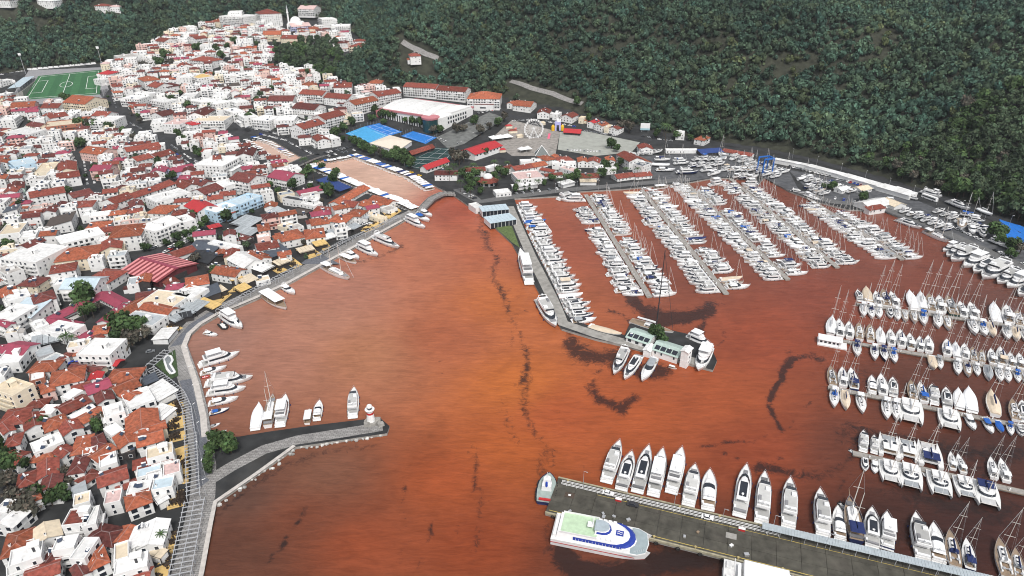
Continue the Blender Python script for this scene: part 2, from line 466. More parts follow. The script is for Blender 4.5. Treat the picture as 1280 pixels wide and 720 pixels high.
DEBRIS_SHADE = [  # polyline in photo pixels, half width, strength
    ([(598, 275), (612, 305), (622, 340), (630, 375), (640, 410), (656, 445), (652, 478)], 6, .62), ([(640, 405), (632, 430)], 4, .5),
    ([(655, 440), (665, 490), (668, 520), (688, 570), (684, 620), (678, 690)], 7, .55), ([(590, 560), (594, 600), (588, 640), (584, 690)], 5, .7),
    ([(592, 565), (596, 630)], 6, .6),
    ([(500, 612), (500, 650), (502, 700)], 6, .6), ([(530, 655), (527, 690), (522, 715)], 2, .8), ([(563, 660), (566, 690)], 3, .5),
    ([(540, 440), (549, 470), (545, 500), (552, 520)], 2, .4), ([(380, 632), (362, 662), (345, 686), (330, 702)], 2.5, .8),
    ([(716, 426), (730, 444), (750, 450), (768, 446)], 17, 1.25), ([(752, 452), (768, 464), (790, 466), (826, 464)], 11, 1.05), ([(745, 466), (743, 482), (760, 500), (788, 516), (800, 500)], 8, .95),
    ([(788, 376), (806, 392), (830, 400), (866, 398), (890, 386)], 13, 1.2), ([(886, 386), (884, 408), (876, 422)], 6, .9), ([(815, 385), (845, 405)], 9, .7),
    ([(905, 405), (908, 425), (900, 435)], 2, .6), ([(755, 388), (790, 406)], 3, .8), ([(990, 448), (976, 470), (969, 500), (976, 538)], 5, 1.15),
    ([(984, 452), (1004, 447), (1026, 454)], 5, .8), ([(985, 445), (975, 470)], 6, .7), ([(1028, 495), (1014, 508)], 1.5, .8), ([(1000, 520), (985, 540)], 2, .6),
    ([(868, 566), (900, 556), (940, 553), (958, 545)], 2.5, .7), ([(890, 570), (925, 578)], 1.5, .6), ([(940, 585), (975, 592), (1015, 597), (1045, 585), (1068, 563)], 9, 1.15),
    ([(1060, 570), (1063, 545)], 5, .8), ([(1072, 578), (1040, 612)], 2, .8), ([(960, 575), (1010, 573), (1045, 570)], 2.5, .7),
    ([(700, 692), (724, 712), (770, 714), (840, 700), (900, 690)], 19, 1.1), ([(820, 665), (850, 690)], 14, .8), ([(1065, 530), (1110, 545), (1160, 560)], 10, .7),  # first polyline paints the dark shade on the water beside the ferry
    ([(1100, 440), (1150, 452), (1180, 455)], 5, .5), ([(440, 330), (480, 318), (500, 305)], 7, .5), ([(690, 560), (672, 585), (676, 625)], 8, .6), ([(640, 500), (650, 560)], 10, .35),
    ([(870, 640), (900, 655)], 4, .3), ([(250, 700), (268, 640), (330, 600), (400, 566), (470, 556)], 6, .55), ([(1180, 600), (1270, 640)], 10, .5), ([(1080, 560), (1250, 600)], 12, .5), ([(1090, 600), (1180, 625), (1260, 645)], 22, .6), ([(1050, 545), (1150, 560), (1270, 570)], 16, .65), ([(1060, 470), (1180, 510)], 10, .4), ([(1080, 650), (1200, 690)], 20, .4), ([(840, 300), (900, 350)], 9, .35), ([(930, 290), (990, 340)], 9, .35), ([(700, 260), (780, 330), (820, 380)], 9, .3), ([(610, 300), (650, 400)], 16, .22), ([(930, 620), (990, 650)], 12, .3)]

def build_water():
    xs = np.arange(-420, 560, 2.4); ys = np.arange(60, 700, 2.4)
    Xg, Yg = np.meshgrid(xs, ys)
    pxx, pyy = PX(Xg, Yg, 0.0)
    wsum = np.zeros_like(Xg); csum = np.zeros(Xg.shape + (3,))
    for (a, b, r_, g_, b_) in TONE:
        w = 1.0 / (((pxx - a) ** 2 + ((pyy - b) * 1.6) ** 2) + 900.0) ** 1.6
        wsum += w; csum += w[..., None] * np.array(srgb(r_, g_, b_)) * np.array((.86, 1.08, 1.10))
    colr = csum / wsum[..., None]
    deb_shade = np.zeros_like(Xg)
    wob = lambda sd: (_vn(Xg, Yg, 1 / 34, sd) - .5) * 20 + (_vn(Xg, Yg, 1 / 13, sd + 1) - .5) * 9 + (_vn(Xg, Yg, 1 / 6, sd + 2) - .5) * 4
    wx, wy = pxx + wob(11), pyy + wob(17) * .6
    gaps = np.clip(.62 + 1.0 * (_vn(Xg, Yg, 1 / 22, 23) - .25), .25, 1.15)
    for pts, wd, st in DEBRIS_SHADE:
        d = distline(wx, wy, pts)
        deb_shade = np.maximum(deb_shade, st * gaps * np.exp(-(d / (wd * .85)) ** 2))
    nx, ny = len(xs), len(ys)
    V = np.stack([Xg, Yg, np.zeros_like(Xg)], -1).reshape(-1, 3)
    idx = np.arange(nx * ny).reshape(ny, nx)
    Fq = np.stack([idx[:-1, :-1], idx[:-1, 1:], idx[1:, 1:], idx[1:, :-1]], -1).reshape(-1, 4)
    me = bpy.data.meshes.new('water')
    me.from_pydata(V.tolist(), [], Fq.tolist())
    a = me.color_attributes.new('silt_sheen', 'FLOAT_COLOR', 'POINT')  # mud colour with the painted canal reflection; alpha holds the dark patches
    dat = np.concatenate([colr.reshape(-1, 3), deb_shade.reshape(-1, 1)], 1).astype(np.float32)
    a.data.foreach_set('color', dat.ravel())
    me.update()
    m = bpy.data.materials.new('muddy_water'); m.use_nodes = True
    n, l = m.node_tree.nodes, m.node_tree.links
    p = n['Principled BSDF']
    p.inputs['Roughness'].default_value = 0.22
    p.inputs['IOR'].default_value = 1.33
    p.inputs['Specular IOR Level'].default_value = 0.30
    at = n.new('ShaderNodeAttribute'); at.attribute_name = 'silt_sheen'
    geo = n.new('ShaderNodeNewGeometry')
    # swirls of thicker and thinner silt
    warp = n.new('ShaderNodeTexNoise'); warp.inputs['Scale'].default_value = 0.02; warp.inputs['Detail'].default_value = 4
    l.new(geo.outputs['Position'], warp.inputs['Vector'])
    wadd = n.new('ShaderNodeVectorMath'); wadd.operation = 'MULTIPLY_ADD'
    l.new(warp.outputs['Color'], wadd.inputs[0]); wadd.inputs[1].default_value = (60, 60, 0); l.new(geo.outputs['Position'], wadd.inputs[2])
    sw = n.new('ShaderNodeTexNoise'); sw.inputs['Scale'].default_value = 0.035; sw.inputs['Detail'].default_value = 9; sw.inputs['Roughness'].default_value = 0.62
    l.new(wadd.outputs[0], sw.inputs['Vector'])
    mr = n.new('ShaderNodeMapRange'); mr.inputs['From Min'].default_value = .3; mr.inputs['From Max'].default_value = .7; mr.inputs['To Min'].default_value = .84; mr.inputs['To Max'].default_value = 1.15
    l.new(sw.outputs['Fac'], mr.inputs['Value'])
    sc = n.new('ShaderNodeVectorMath'); sc.operation = 'SCALE'
    l.new(at.outputs['Color'], sc.inputs[0]); l.new(mr.outputs[0], sc.inputs['Scale'])
    # streaks drawn out along the wind
    m2 = n.new('ShaderNodeMapping'); m2.inputs['Scale'].default_value = (.10, .42, 1); m2.inputs['Rotation'].default_value = (0, 0, .25)
    l.new(geo.outputs['Position'], m2.inputs['Vector'])
    s2 = n.new('ShaderNodeTexNoise'); s2.inputs['Scale'].default_value = 1.0; s2.inputs['Detail'].default_value = 8; s2.inputs['Roughness'].default_value = .7; s2.inputs['Distortion'].default_value = .8
    l.new(m2.outputs[0], s2.inputs['Vector'])
    r2 = n.new('ShaderNodeMapRange'); r2.inputs['From Min'].default_value = .3; r2.inputs['From Max'].default_value = .7; r2.inputs['To Min'].default_value = .82; r2.inputs['To Max'].default_value = 1.24
    l.new(s2.outputs['Fac'], r2.inputs['Value'])
    sc2 = n.new('ShaderNodeVectorMath'); sc2.operation = 'SCALE'
    l.new(sc.outputs[0], sc2.inputs[0]); l.new(r2.outputs[0], sc2.inputs['Scale'])
    sc = sc2
    # floating weed and rubbish, plus shade painted beside the ferry: patches broken up by fine noise
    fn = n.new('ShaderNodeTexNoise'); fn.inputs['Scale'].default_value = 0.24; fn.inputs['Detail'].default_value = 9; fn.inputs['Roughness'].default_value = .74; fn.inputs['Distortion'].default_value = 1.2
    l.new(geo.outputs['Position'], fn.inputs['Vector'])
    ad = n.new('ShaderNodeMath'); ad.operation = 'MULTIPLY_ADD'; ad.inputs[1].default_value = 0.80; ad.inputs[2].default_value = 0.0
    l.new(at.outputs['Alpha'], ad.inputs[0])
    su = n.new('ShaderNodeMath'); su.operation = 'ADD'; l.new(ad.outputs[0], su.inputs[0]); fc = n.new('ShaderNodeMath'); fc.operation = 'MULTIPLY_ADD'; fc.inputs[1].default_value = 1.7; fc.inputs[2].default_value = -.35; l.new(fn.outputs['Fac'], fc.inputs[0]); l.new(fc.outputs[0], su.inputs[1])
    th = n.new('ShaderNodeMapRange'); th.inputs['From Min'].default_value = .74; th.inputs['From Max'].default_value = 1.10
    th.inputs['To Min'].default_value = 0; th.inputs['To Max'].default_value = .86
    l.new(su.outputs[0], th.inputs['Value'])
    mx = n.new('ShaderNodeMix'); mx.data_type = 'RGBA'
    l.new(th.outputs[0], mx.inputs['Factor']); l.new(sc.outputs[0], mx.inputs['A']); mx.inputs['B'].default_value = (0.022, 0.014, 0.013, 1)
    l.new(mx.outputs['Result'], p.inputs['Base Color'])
    # wind ripples
    mp = n.new('ShaderNodeMapping'); mp.inputs['Scale'].default_value = (.35, 1.0, 1); mp.inputs['Rotation'].default_value = (0, 0, .35)
    l.new(geo.outputs['Position'], mp.inputs['Vector'])
    rn = n.new('ShaderNodeTexNoise'); rn.inputs['Scale'].default_value = .9; rn.inputs['Detail'].default_value = 4
    l.new(mp.outputs[0], rn.inputs['Vector'])
    bp = n.new('ShaderNodeBump'); bp.inputs['Strength'].default_value = .5; bp.inputs['Distance'].default_value = .5
    l.new(rn.outputs['Fac'], bp.inputs['Height']); l.new(bp.outputs[0], p.inputs['Normal'])
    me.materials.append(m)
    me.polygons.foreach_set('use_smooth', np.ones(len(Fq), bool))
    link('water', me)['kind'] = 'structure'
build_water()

# ------------------------------------------------------------------ roads, paths, quays
def hit(px, py):
    """where the sight line of a photo pixel first meets the hill or the plain"""
    o = Vector((0, 0, CAM_H)); d = (G(px, py) - o).normalized()
    if d.z > -.01: d = Vector((d.x, d.y, -.01))
    s = 300.0
    while s < 2600:
        q = o + d * s
        if q.z < LAND_Z + ramp(q.y) + float(hill_arr(np.array([q.x]), np.array([q.y]))[0]): break
        s += 4
    return o + d * s

def GL(pts, z=LAND_Z):
    return [(q.x, q.y) for q in (G(*p, z) for p in pts)]

ribbon('promenade', GL([(222, 760), (236, 700), (246, 655), (253, 622), (255, 585), (250, 550), (246, 515), (238, 480), (226, 445), (222, 432), (228, 418), (243, 403), (268, 388), (320, 366), (362, 346), (425, 313), (500, 272), (522, 262)]), 9, PAVING, .02)
ribbon('quay_edge_coping', GL([(243, 752), (252, 715), (264, 650), (269, 627), (320, 592), (368, 557)]), 1.6, mat('coping_stone', (.5, .47, .44), .85, .15, dirt=.3), .06)
ribbon('quay_edge_coping', GL([(256, 546), (254, 520), (245, 480), (235, 450), (229.5, 433), (236, 417), (250, 404.5), (273, 391), (318, 372.5), (360, 353), (428, 316), (503, 275)]), 2.6, MATS['coping_stone'], .06)
ribbon('breakwater_path', GL([(262, 600), (290, 583), (330, 562), (372, 550), (430, 541), (478, 533)]), 6, PAVING, .05)
ribbon('asphalt_road', GL([(236, 150), (285, 150), (320, 165), (352, 174), (382, 190), (400, 200)]), 14, ASPHALT, .05)
ribbon('asphalt_road', GL([(392, 196), (420, 186), (440, 172), (470, 156), (500, 142), (508, 132)]), 9, ASPHALT, .05)
ribbon('asphalt_road', GL([(196, 172), (215, 186), (240, 203), (268, 226), (300, 212), (330, 200)]), 10, ASPHALT, .05)
ribbon('asphalt_road', GL([(128, 112), (140, 130), (150, 150), (170, 163), (196, 172), (240, 170), (290, 168), (312, 162)]), 11, ASPHALT, .05)
ribbon('asphalt_road', GL([(100, 188), (106, 210), (112, 232), (130, 246)]), 12, ASPHALT, .05)
ribbon('asphalt_road', GL([(0, 380), (40, 352), (90, 338), (130, 328), (170, 322), (205, 312), (240, 292), (262, 282), (300, 262), (340, 238), (368, 210)]), 8, ASPHALT, .05)
ribbon('asphalt_road', GL([(0, 140), (30, 128), (8, 118), (-20, 150)]), 7, ASPHALT, .05)
ribbon('asphalt_road', GL([(545, 175), (580, 165), (596, 150), (618, 140), (650, 148), (700, 158), (760, 168), (800, 172), (850, 180), (905, 186), (960, 196), (1000, 205), (1060, 222)]), 9, ASPHALT, .06)
ribbon('coast_road', GL([(905, 180), (960, 189), (1010, 199), (1060, 213), (1100, 226), (1200, 256), (1280, 290), (1400, 345)]), 9, ASPHALT, .3)
ribbon('quay_road', GL([(572, 236), (600, 252), (640, 246), (700, 238), (780, 231), (860, 224)]), 9, mat('quay_asphalt', (.13, .13, .13), .9, .2, dirt=.3), .04)
ribbon('quay_road', GL([(1000, 240), (1040, 252), (1100, 258), (1160, 280), (1230, 312), (1300, 342)]), 9, MATS['quay_asphalt'], .04)
ribbon('lane', GL([(122, 735), (116, 690), (121, 640), (117, 600), (104, 566), (88, 545), (60, 545)]), 3.2, ASPHALT, .03)
ribbon('lane', GL([(140, 560), (160, 590), (164, 610)]), 3.2, ASPHALT, .03)

def slab(name, pts, m, lift, z=LAND_Z):
    """thin ground sheet from photo pixels, triangulated so that it follows the rise"""
    q = [G(*p, z) for p in pts]
    mb = MB(); mb.face([(p.x, p.y, p.z + lift) for p in q])
    o = mb.build(name, m); o['kind'] = 'structure'
    return o
ribbon('mole_path', GL([(637, 258), (664, 320), (690, 372), (704, 404), (745, 418), (785, 429), (850, 447), (884, 456)]), 6.5, CONCRETE, .04)
slab('boatyard_yard', [(785, 196), (905, 190), (985, 212), (1000, 240), (985, 238), (950, 219), (893, 222), (850, 228), (800, 222)], mat('yard_asphalt', (.085, .088, .095), .85, .35, .25, dirt=.35), .03)
slab('boatyard_yard', [(985, 212), (1060, 226), (1150, 252), (1240, 290), (1300, 320), (1290, 343), (1240, 322), (1150, 281), (1100, 262), (1022, 250)], MATS['yard_asphalt'], .03)
slab('fairground_lot', [(700, 165), (732, 164), (800, 178), (790, 190), (745, 195), (697, 187)], mat('lot_concrete', (.33, .34, .31), .9, .12, .2, dirt=.35), .05)
slab('fairground_lot', [(640, 150), (700, 165), (694, 195), (640, 195), (612, 175)], mat('lot_gravel', (.27, .25, .23), .9, .3, .3), .04)
slab('car_park', [(545, 172), (612, 140), (632, 148), (580, 180), (560, 186)], mat('park_asphalt', (.14, .145, .14), .9, .3, .2), .03)
slab('stadium_apron', [(10, 128), (36, 88), (128, 84), (136, 112), (128, 124), (28, 132)], mat('apron', (.25, .25, .26), .9, .15), .05)
slab('plaza', [(224, 476), (246, 472), (258, 545), (262, 600), (246, 612), (242, 540), (236, 508)], mat('grey_setts', (.17, .18, .205), .85, .22, .8, dirt=.4), .045)
add_setts(MATS['grey_setts'], .4)
slab('plaza', [(212, 434), (236, 406), (262, 390), (268, 386), (280, 384), (240, 412), (229, 430)], MATS['grey_setts'], .045)
slab('plaza', [(425, 330), (376, 330), (385, 322), (398, 316)], MATS['grey_setts'], .045)
KEEP = []
for pts in ([(503, 55), (520, 64), (532, 69), (548, 76)], [(638, 104), (664, 111), (690, 119), (714, 127), (728, 131)]):
    W_ = [hit(*q) for q in pts]
    ribbon('hill_road', [(q.x, q.y) for q in W_], 7, PAVING, .8, step=5)
    for a, b in zip(W_[:-1], W_[1:]):
        for k in range(6): q = a.lerp(b, k / 6); KEEP += [(q.x, q.y, 7), (q.x * .985, q.y * .985, 7), (q.x * .968, q.y * .968, 6)]
# ------------------------------------------------------------------ trees
def leaf_mat(name, color):
    m = bpy.data.materials.new(name); m.use_nodes = True
    n, l = m.node_tree.nodes, m.node_tree.links
    p = n['Principled BSDF']; p.inputs['Roughness'].default_value = .75; p.inputs['Specular IOR Level'].default_value = .2
    at = n.new('ShaderNodeAttribute'); at.attribute_name = 'tint'
    oi = n.new('ShaderNodeObjectInfo')
    mo = n.new('ShaderNodeMapRange'); mo.inputs['To Min'].default_value = .72; mo.inputs['To Max'].default_value = 1.3
    l.new(oi.outputs['Random'], mo.inputs['Value'])
    v = n.new('ShaderNodeVectorMath'); v.operation = 'MULTIPLY'; v.inputs[0].default_value = color
    l.new(at.outputs['Color'], v.inputs[1])
    s = n.new('ShaderNodeVectorMath'); s.operation = 'SCALE'
    l.new(v.outputs[0], s.inputs[0]); l.new(mo.outputs[0], s.inputs['Scale'])
    l.new(s.outputs[0], p.inputs['Base Color'])
    return m
PINE = leaf_mat('pine_needles', (.058, .086, .050))
BROAD = leaf_mat('broad_leaves', (.050, .085, .032))
DRYL = leaf_mat('bare_twigs', (.085, .075, .062))

ICO = None
def _ico():
    bm = bmesh.new(); bmesh.ops.create_icosphere(bm, subdivisions=1, radius=1)
    v = np.array([x.co[:] for x in bm.verts]); f = np.array([[q.index for q in x.verts] for x in bm.faces]); bm.free()
    return v, f
def _ico2():
    bm = bmesh.new(); bmesh.ops.create_icosphere(bm, subdivisions=2, radius=1)
    v = np.array([x.co[:] for x in bm.verts]); f = np.array([[q.index for q in x.verts] for x in bm.faces]); bm.free()
    return v, f
ICO = _ico()

def crown_arrays(rng, n, kind, size=.34):
    """leaf clumps as small tilted quads spread through a crown of radius 1 (height about 1.6); returns verts, quads, tint per quad"""
    # a few lobes give the uneven outline
    k = rng.integers(4, 7)
    if kind == 'pine':
        lc = np.stack([rng.uniform(-.45, .45, k), rng.uniform(-.45, .45, k), rng.uniform(.25, 1.15, k)], 1); lr = rng.uniform(.40, .62, k) * (1.15 - .38 * lc[:, 2])
    elif kind == 'cypress':
        lc = np.stack([rng.uniform(-.08, .08, k), rng.uniform(-.08, .08, k), np.linspace(.3, 3.4, k)], 1); lr = np.linspace(.42, .15, k) + .06
    else:
        lc = np.stack([rng.uniform(-.5, .5, k), rng.uniform(-.5, .5, k), rng.uniform(.35, .95, k)], 1); lr = rng.uniform(.45, .65, k)
    lt = rng.uniform(.62, 1.35, k)
    w = lr ** 2; pick = rng.choice(k, n, p=w / w.sum())
    d = rng.normal(size=(n, 3)); d /= np.linalg.norm(d, axis=1)[:, None]
    d[:, 2] = np.where(d[:, 2] < -.35, -d[:, 2], d[:, 2])
    c = lc[pick] + d * (lr[pick] * rng.uniform(.72, 1.08, n))[:, None]
    nr = d + rng.normal(size=(n, 3)) * .55; nr /= np.linalg.norm(nr, axis=1)[:, None]
    a = np.cross(nr, rng.normal(size=(n, 3))); a /= np.linalg.norm(a, axis=1)[:, None]
    b = np.cross(nr, a)
    s1 = size * rng.uniform(.6, 1.25, n)[:, None]; s2 = size * rng.uniform(.45, .9, n)[:, None]
    V = np.stack([c - a * s1, c - b * s2 + nr * .05, c + a * s1, c + b * s2 - nr * .05], 1).reshape(-1, 3)
    t = lt[pick] * rng.uniform(.65, 1.35, n)
    return V, t, lc, lr

def crown_mesh(name, rng, n, kind, m, size=.34):
    V, t, lc, lr = crown_arrays(rng, n, kind, size)
    nq = n
    F = [tuple(range(4 * i, 4 * i + 4)) for i in range(nq)]
    verts = V.tolist(); tint = np.repeat(t, 4).tolist()
    iv, if_ = ICO
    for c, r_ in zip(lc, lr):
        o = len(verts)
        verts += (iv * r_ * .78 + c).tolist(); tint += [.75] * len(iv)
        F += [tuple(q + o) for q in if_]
    me = bpy.data.meshes.new(name)
    me.from_pydata(verts, [], F)
    a = me.color_attributes.new('tint', 'FLOAT_COLOR', 'POINT')
    tt = np.array(tint)
    a.data.foreach_set('color', np.stack([tt * (1 + .10 * np.sin(tt * 40)), tt, tt * .95, np.ones_like(tt)], 1).astype(np.float32).ravel())
    me.materials.append(m); me.update()
    return me

def trunk_mesh(name, limbs=4, lean=.0, seed=1):
    r_ = random.Random(seed); mb = MB()
    mb.tube((0, 0, -.3), (lean * .4, 0, .5), .085, .06, 7); mb.tube((lean * .4, 0, .5), (lean, 0, 1.1), .06, .025, 6)
    for k in range(limbs):
        a = 2 * math.pi * k / limbs + r_.uniform(-.4, .4); z = r_.uniform(.35, .8)
        mb.tube((lean * .6, 0, z), (math.cos(a) * .5, math.sin(a) * .5, z + .35), .03, .012, 5)
    return mb.mesh(name, [BARK])

TREE_M = {k: [crown_mesh('crown', np.random.default_rng(40 + i + 10 * j), nq, k, mm, sz) for i in range(nv)]
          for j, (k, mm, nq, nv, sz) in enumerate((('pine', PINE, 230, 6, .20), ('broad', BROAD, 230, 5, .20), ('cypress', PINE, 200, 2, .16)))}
TREE_M['dry'] = [crown_mesh('crown', np.random.default_rng(90), 150, 'broad', DRYL, .16)]
TRUNK_M = [trunk_mesh('trunk', 4, .0, 1), trunk_mesh('trunk', 5, .12, 2)]
TREE_NAME = {'pine': 'pine_tree', 'broad': 'leafy_tree', 'cypress': 'cypress_tree', 'dry': 'bare_tree'}

def tree(p, r, kind, label, group, h=None):
    """trunk and crown at ground point p; r is the crown's radius"""
    h = h or r * R.uniform(.9, 1.25)
    t = thing(TREE_NAME[kind], label, 'tree', (p[0], p[1], p[2]), R.uniform(0, 6.28), group, (r, r, h))
    part_mesh(R.choice(TRUNK_M), 'trunk', t)
    part_mesh(R.choice(TREE_M[kind]), 'crown', t, (0, 0, .35))
    return t

def frond_mesh():
    mb = MB()
    for k in range(13):
        a = 2 * math.pi * k / 13; up = .25 if k % 2 else .55
        prev = None
        for s in range(5):
            t_ = s / 4; x = t_ * 1.0; z = up * math.sin(t_ * 2.6) * .9 - .45 * t_ * t_; w = .10 * (1 - t_ * .8)
            ca, sa = math.cos(a), math.sin(a)
            cur = [(x * ca - w * sa, x * sa + w * ca, z - .04), (x * ca, x * sa, z + .03), (x * ca + w * sa, x * sa - w * ca, z - .04)]
            if prev: mb.grid([prev, cur])
            prev = cur
    me = mb.mesh('crown', [BROAD])
    a = me.color_attributes.new('tint', 'FLOAT_COLOR', 'POINT')
    tt = NR.uniform(.8, 1.6, len(me.vertices))
    a.data.foreach_set('color', np.stack([tt, tt, tt, tt], 1).astype(np.float32).ravel())
    return me
PALM_CROWN = frond_mesh()
_mb = MB(); _mb.tube((0, 0, -.2), (.05, 0, .5), .026, .02, 7); _mb.tube((.05, 0, .5), (0, 0, 1), .02, .018, 7)
PALM_TRUNK = _mb.mesh('trunk', [BARK])
def palm(p, h, label, group):
    t = thing('palm_tree', label, 'palm', tuple(p), R.uniform(0, 6.28), group)
    part_mesh(PALM_TRUNK, 'trunk', t, None, None, (h, h, h))
    part_mesh(PALM_CROWN, 'crown', t, (0, 0, h), None, (h * .42,) * 3)
    return t

CLEARINGS = [(985, 88, 34, 20), (745, 70, 12, 9), (1192, 147, 10, 7), (62, 34, 30, 8), (1105, 55, 30, 24), (1090, 203, 50, 7), (900, 55, 16, 10), (760, 8, 20, 9)]
def forest():
    """hillside wood: the 300 trees that show largest are trees of their own, the rest one mass"""
    pts = []
    sp = 7.2
    for yy in np.arange(250, 1500, sp):
        xs = np.arange(-1500, 1300, sp) + (sp / 2 if int(yy / sp) % 2 else 0)
        x = xs + NR.uniform(-.42, .42, len(xs)) * sp; y = yy + NR.uniform(-.42, .42, len(xs)) * sp
        pts.append(np.stack([x, y], 1))
    P = np.concatenate(pts)
    ins = inpoly(P[:, 0], P[:, 1], HILL_POLY)
    P = P[ins]
    d = distline(P[:, 0], P[:, 1], HILL)
    z = LAND_Z + ramp_arr(P[:, 1]) + hill_arr(P[:, 0], P[:, 1])
    u, v = PX(P[:, 0], P[:, 1], z)
    dep = P[:, 1] * _ct - (z - CAM_H) * _st
    ok = (u > -70) & (u < 1350) & (v > -90) & (v < 420) & (d > np.where(u > 900, 9, 1.5)) & (dep > 50)
    thin = np.ones(len(P))
    for (a, b, w, h) in CLEARINGS:
        q = ((u - a) / w) ** 2 + ((v - b) / h) ** 2
        thin = np.minimum(thin, np.clip(q * .6 + .15, .25, 1))
    ok &= NR.random(len(P)) < thin * .97
    # nothing behind the crest
    P, z, u, v, dep, d, thin = (a[ok] for a in (P, z, u, v, dep, d, thin))
    for (x0, y0, r0) in HILL_KEEP_CLEAR:
        k = np.hypot(P[:, 0] - x0, P[:, 1] - y0) > r0
        P, z, u, v, dep, d, thin = (a[k] for a in (P, z, u, v, dep, d, thin))
    FT = np.array(FOOT); k = np.ones(len(P), bool)
    for fx, fy, fr in FT[FT[:, 1] > 400]: k &= (np.abs(P[:, 0] - fx) > fr + 3) | (P[:, 1] - fy < -fr - 9) | (P[:, 1] - fy > fr + 3)
    P, z, u, v, dep, d, thin = (a[k] for a in (P, z, u, v, dep, d, thin))
    rr = 4.0 + 4.6 * NR.random(len(P)) ** 1.4 * np.where(thin < .6, .7, 1.0) * np.where(P[:, 0] < -300, .9, 1.0)
    order = np.argsort(np.where((v > -10) & (u > -10) & (u < 1290), dep, 1e6))
    near, rest = order[:230], order[230:]
    for i in near:
        kind = 'broad' if R.random() < .22 else ('dry' if R.random() < .06 else 'pine')
        zone = 'wooded slope above the white boatyard shed' if u[i] > 960 else 'foot of the wooded slope behind the boatyard'
        lab = {'pine': 'dark grey-green pine on the ', 'broad': 'rounded brighter green tree on the ', 'dry': 'brownish thin tree on the '}[kind] + zone
        tree((P[i, 0], P[i, 1], z[i] - .4), rr[i], kind, lab, lab.split(' on the ')[0] + 's, ' + zone)
    # the mass
    rng = np.random.default_rng(5)
    var = [crown_arrays(rng, 64, 'pine' if j < 7 else 'broad', .22) for j in range(10)]
    iv, if_ = ICO
    VV, FF, TT = [], [], []
    off = 0
    FT = []
    patch = .74 + .62 * _vn(P[:, 0], P[:, 1], 1 / 55, 31); pale = _vn(P[:, 0], P[:, 1], 1 / 80, 37)
    for i in rest:
        V, t, lc, lr = var[rng.integers(0, 10)]
        a = rng.uniform(0, 6.28); ca, sa = math.cos(a), math.sin(a); h = rr[i] * rng.uniform(.9, 1.3)
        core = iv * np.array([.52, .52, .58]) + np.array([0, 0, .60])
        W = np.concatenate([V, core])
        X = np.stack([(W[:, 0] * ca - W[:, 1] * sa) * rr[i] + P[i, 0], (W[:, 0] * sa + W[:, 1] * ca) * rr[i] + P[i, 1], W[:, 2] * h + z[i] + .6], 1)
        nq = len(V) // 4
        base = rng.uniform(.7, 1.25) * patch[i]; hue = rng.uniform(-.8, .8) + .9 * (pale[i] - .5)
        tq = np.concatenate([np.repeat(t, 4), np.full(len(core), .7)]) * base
        lush = rng.random()
        if lush < .14: base *= 1.35; hue += .5
        elif lush < .22: base *= .8; hue += 1.3
        elif lush < .34: base *= .75; hue -= .5
        if thin[i] < .55 and rng.random() < .6: hue = 2.5
        col = np.stack([tq * (1 + .20 * hue), tq * (1 + .02 * hue), tq * (1 - .12 * hue), np.ones_like(tq)], 1)
        VV.append(X); TT.append(col)
        FF.append(np.arange(nq * 4).reshape(-1, 4) + off); FT.append(if_ + off + nq * 4)
        off += len(W)
    V = np.concatenate(VV); Q = np.concatenate(FF); T3 = np.concatenate(FT); C = np.concatenate(TT)
    me = bpy.data.meshes.new('woodland')
    nl = len(Q) * 4 + len(T3) * 3
    me.vertices.add(len(V)); me.vertices.foreach_set('co', V.astype(np.float32).ravel())
    me.loops.add(nl); me.loops.foreach_set('vertex_index', np.concatenate([Q.ravel(), T3.ravel()]).astype(np.int32))
    me.polygons.add(len(Q) + len(T3))
    me.polygons.foreach_set('loop_start', np.concatenate([np.arange(len(Q)) * 4, len(Q) * 4 + np.arange(len(T3)) * 3]).astype(np.int32))
    a = me.color_attributes.new('tint', 'FLOAT_COLOR', 'POINT'); a.data.foreach_set('color', C.astype(np.float32).ravel())
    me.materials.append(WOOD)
    me.update(calc_edges=True); me.validate()
    o = link('woodland', me); o['kind'] = 'stuff'
    print('forest', len(near), len(rest), 'faces', len(me.polygons))
WOOD = leaf_mat('woodland_leaves', (.044, .076, .049))
HILL_KEEP_CLEAR = list(KEEP)
# ------------------------------------------------------------------ houses
HOUSES = []          # (root, record)
FOOT = []            # (x, y, radius) of everything built, so that the infill keeps clear

def window_mesh(w, h, arch=False):
    mb = MB(); f = .10
    # frame of four bars and a pane set back in it; lies in the XZ plane, faces -Y
    mb.box(-w / 2 - f, w / 2 + f, -.07, .02, -h / 2 - f, -h / 2, 0); mb.box(-w / 2 - f, w / 2 + f, -.07, .02, h / 2, h / 2 + f, 0)
    mb.box(-w / 2 - f, -w / 2, -.07, .02, -h / 2, h / 2, 0); mb.box(w / 2, w / 2 + f, -.07, .02, -h / 2, h / 2, 0)
    mb.face([(-w / 2, -.03, -h / 2), (w / 2, -.03, -h / 2), (w / 2, -.03, h / 2), (-w / 2, -.03, h / 2)], 1)
    return mb.mesh('window', [FRAME_W, GLASS])
WIN = [window_mesh(1.2, 1.4), window_mesh(1.9, 1.7), window_mesh(.9, 1.5)]

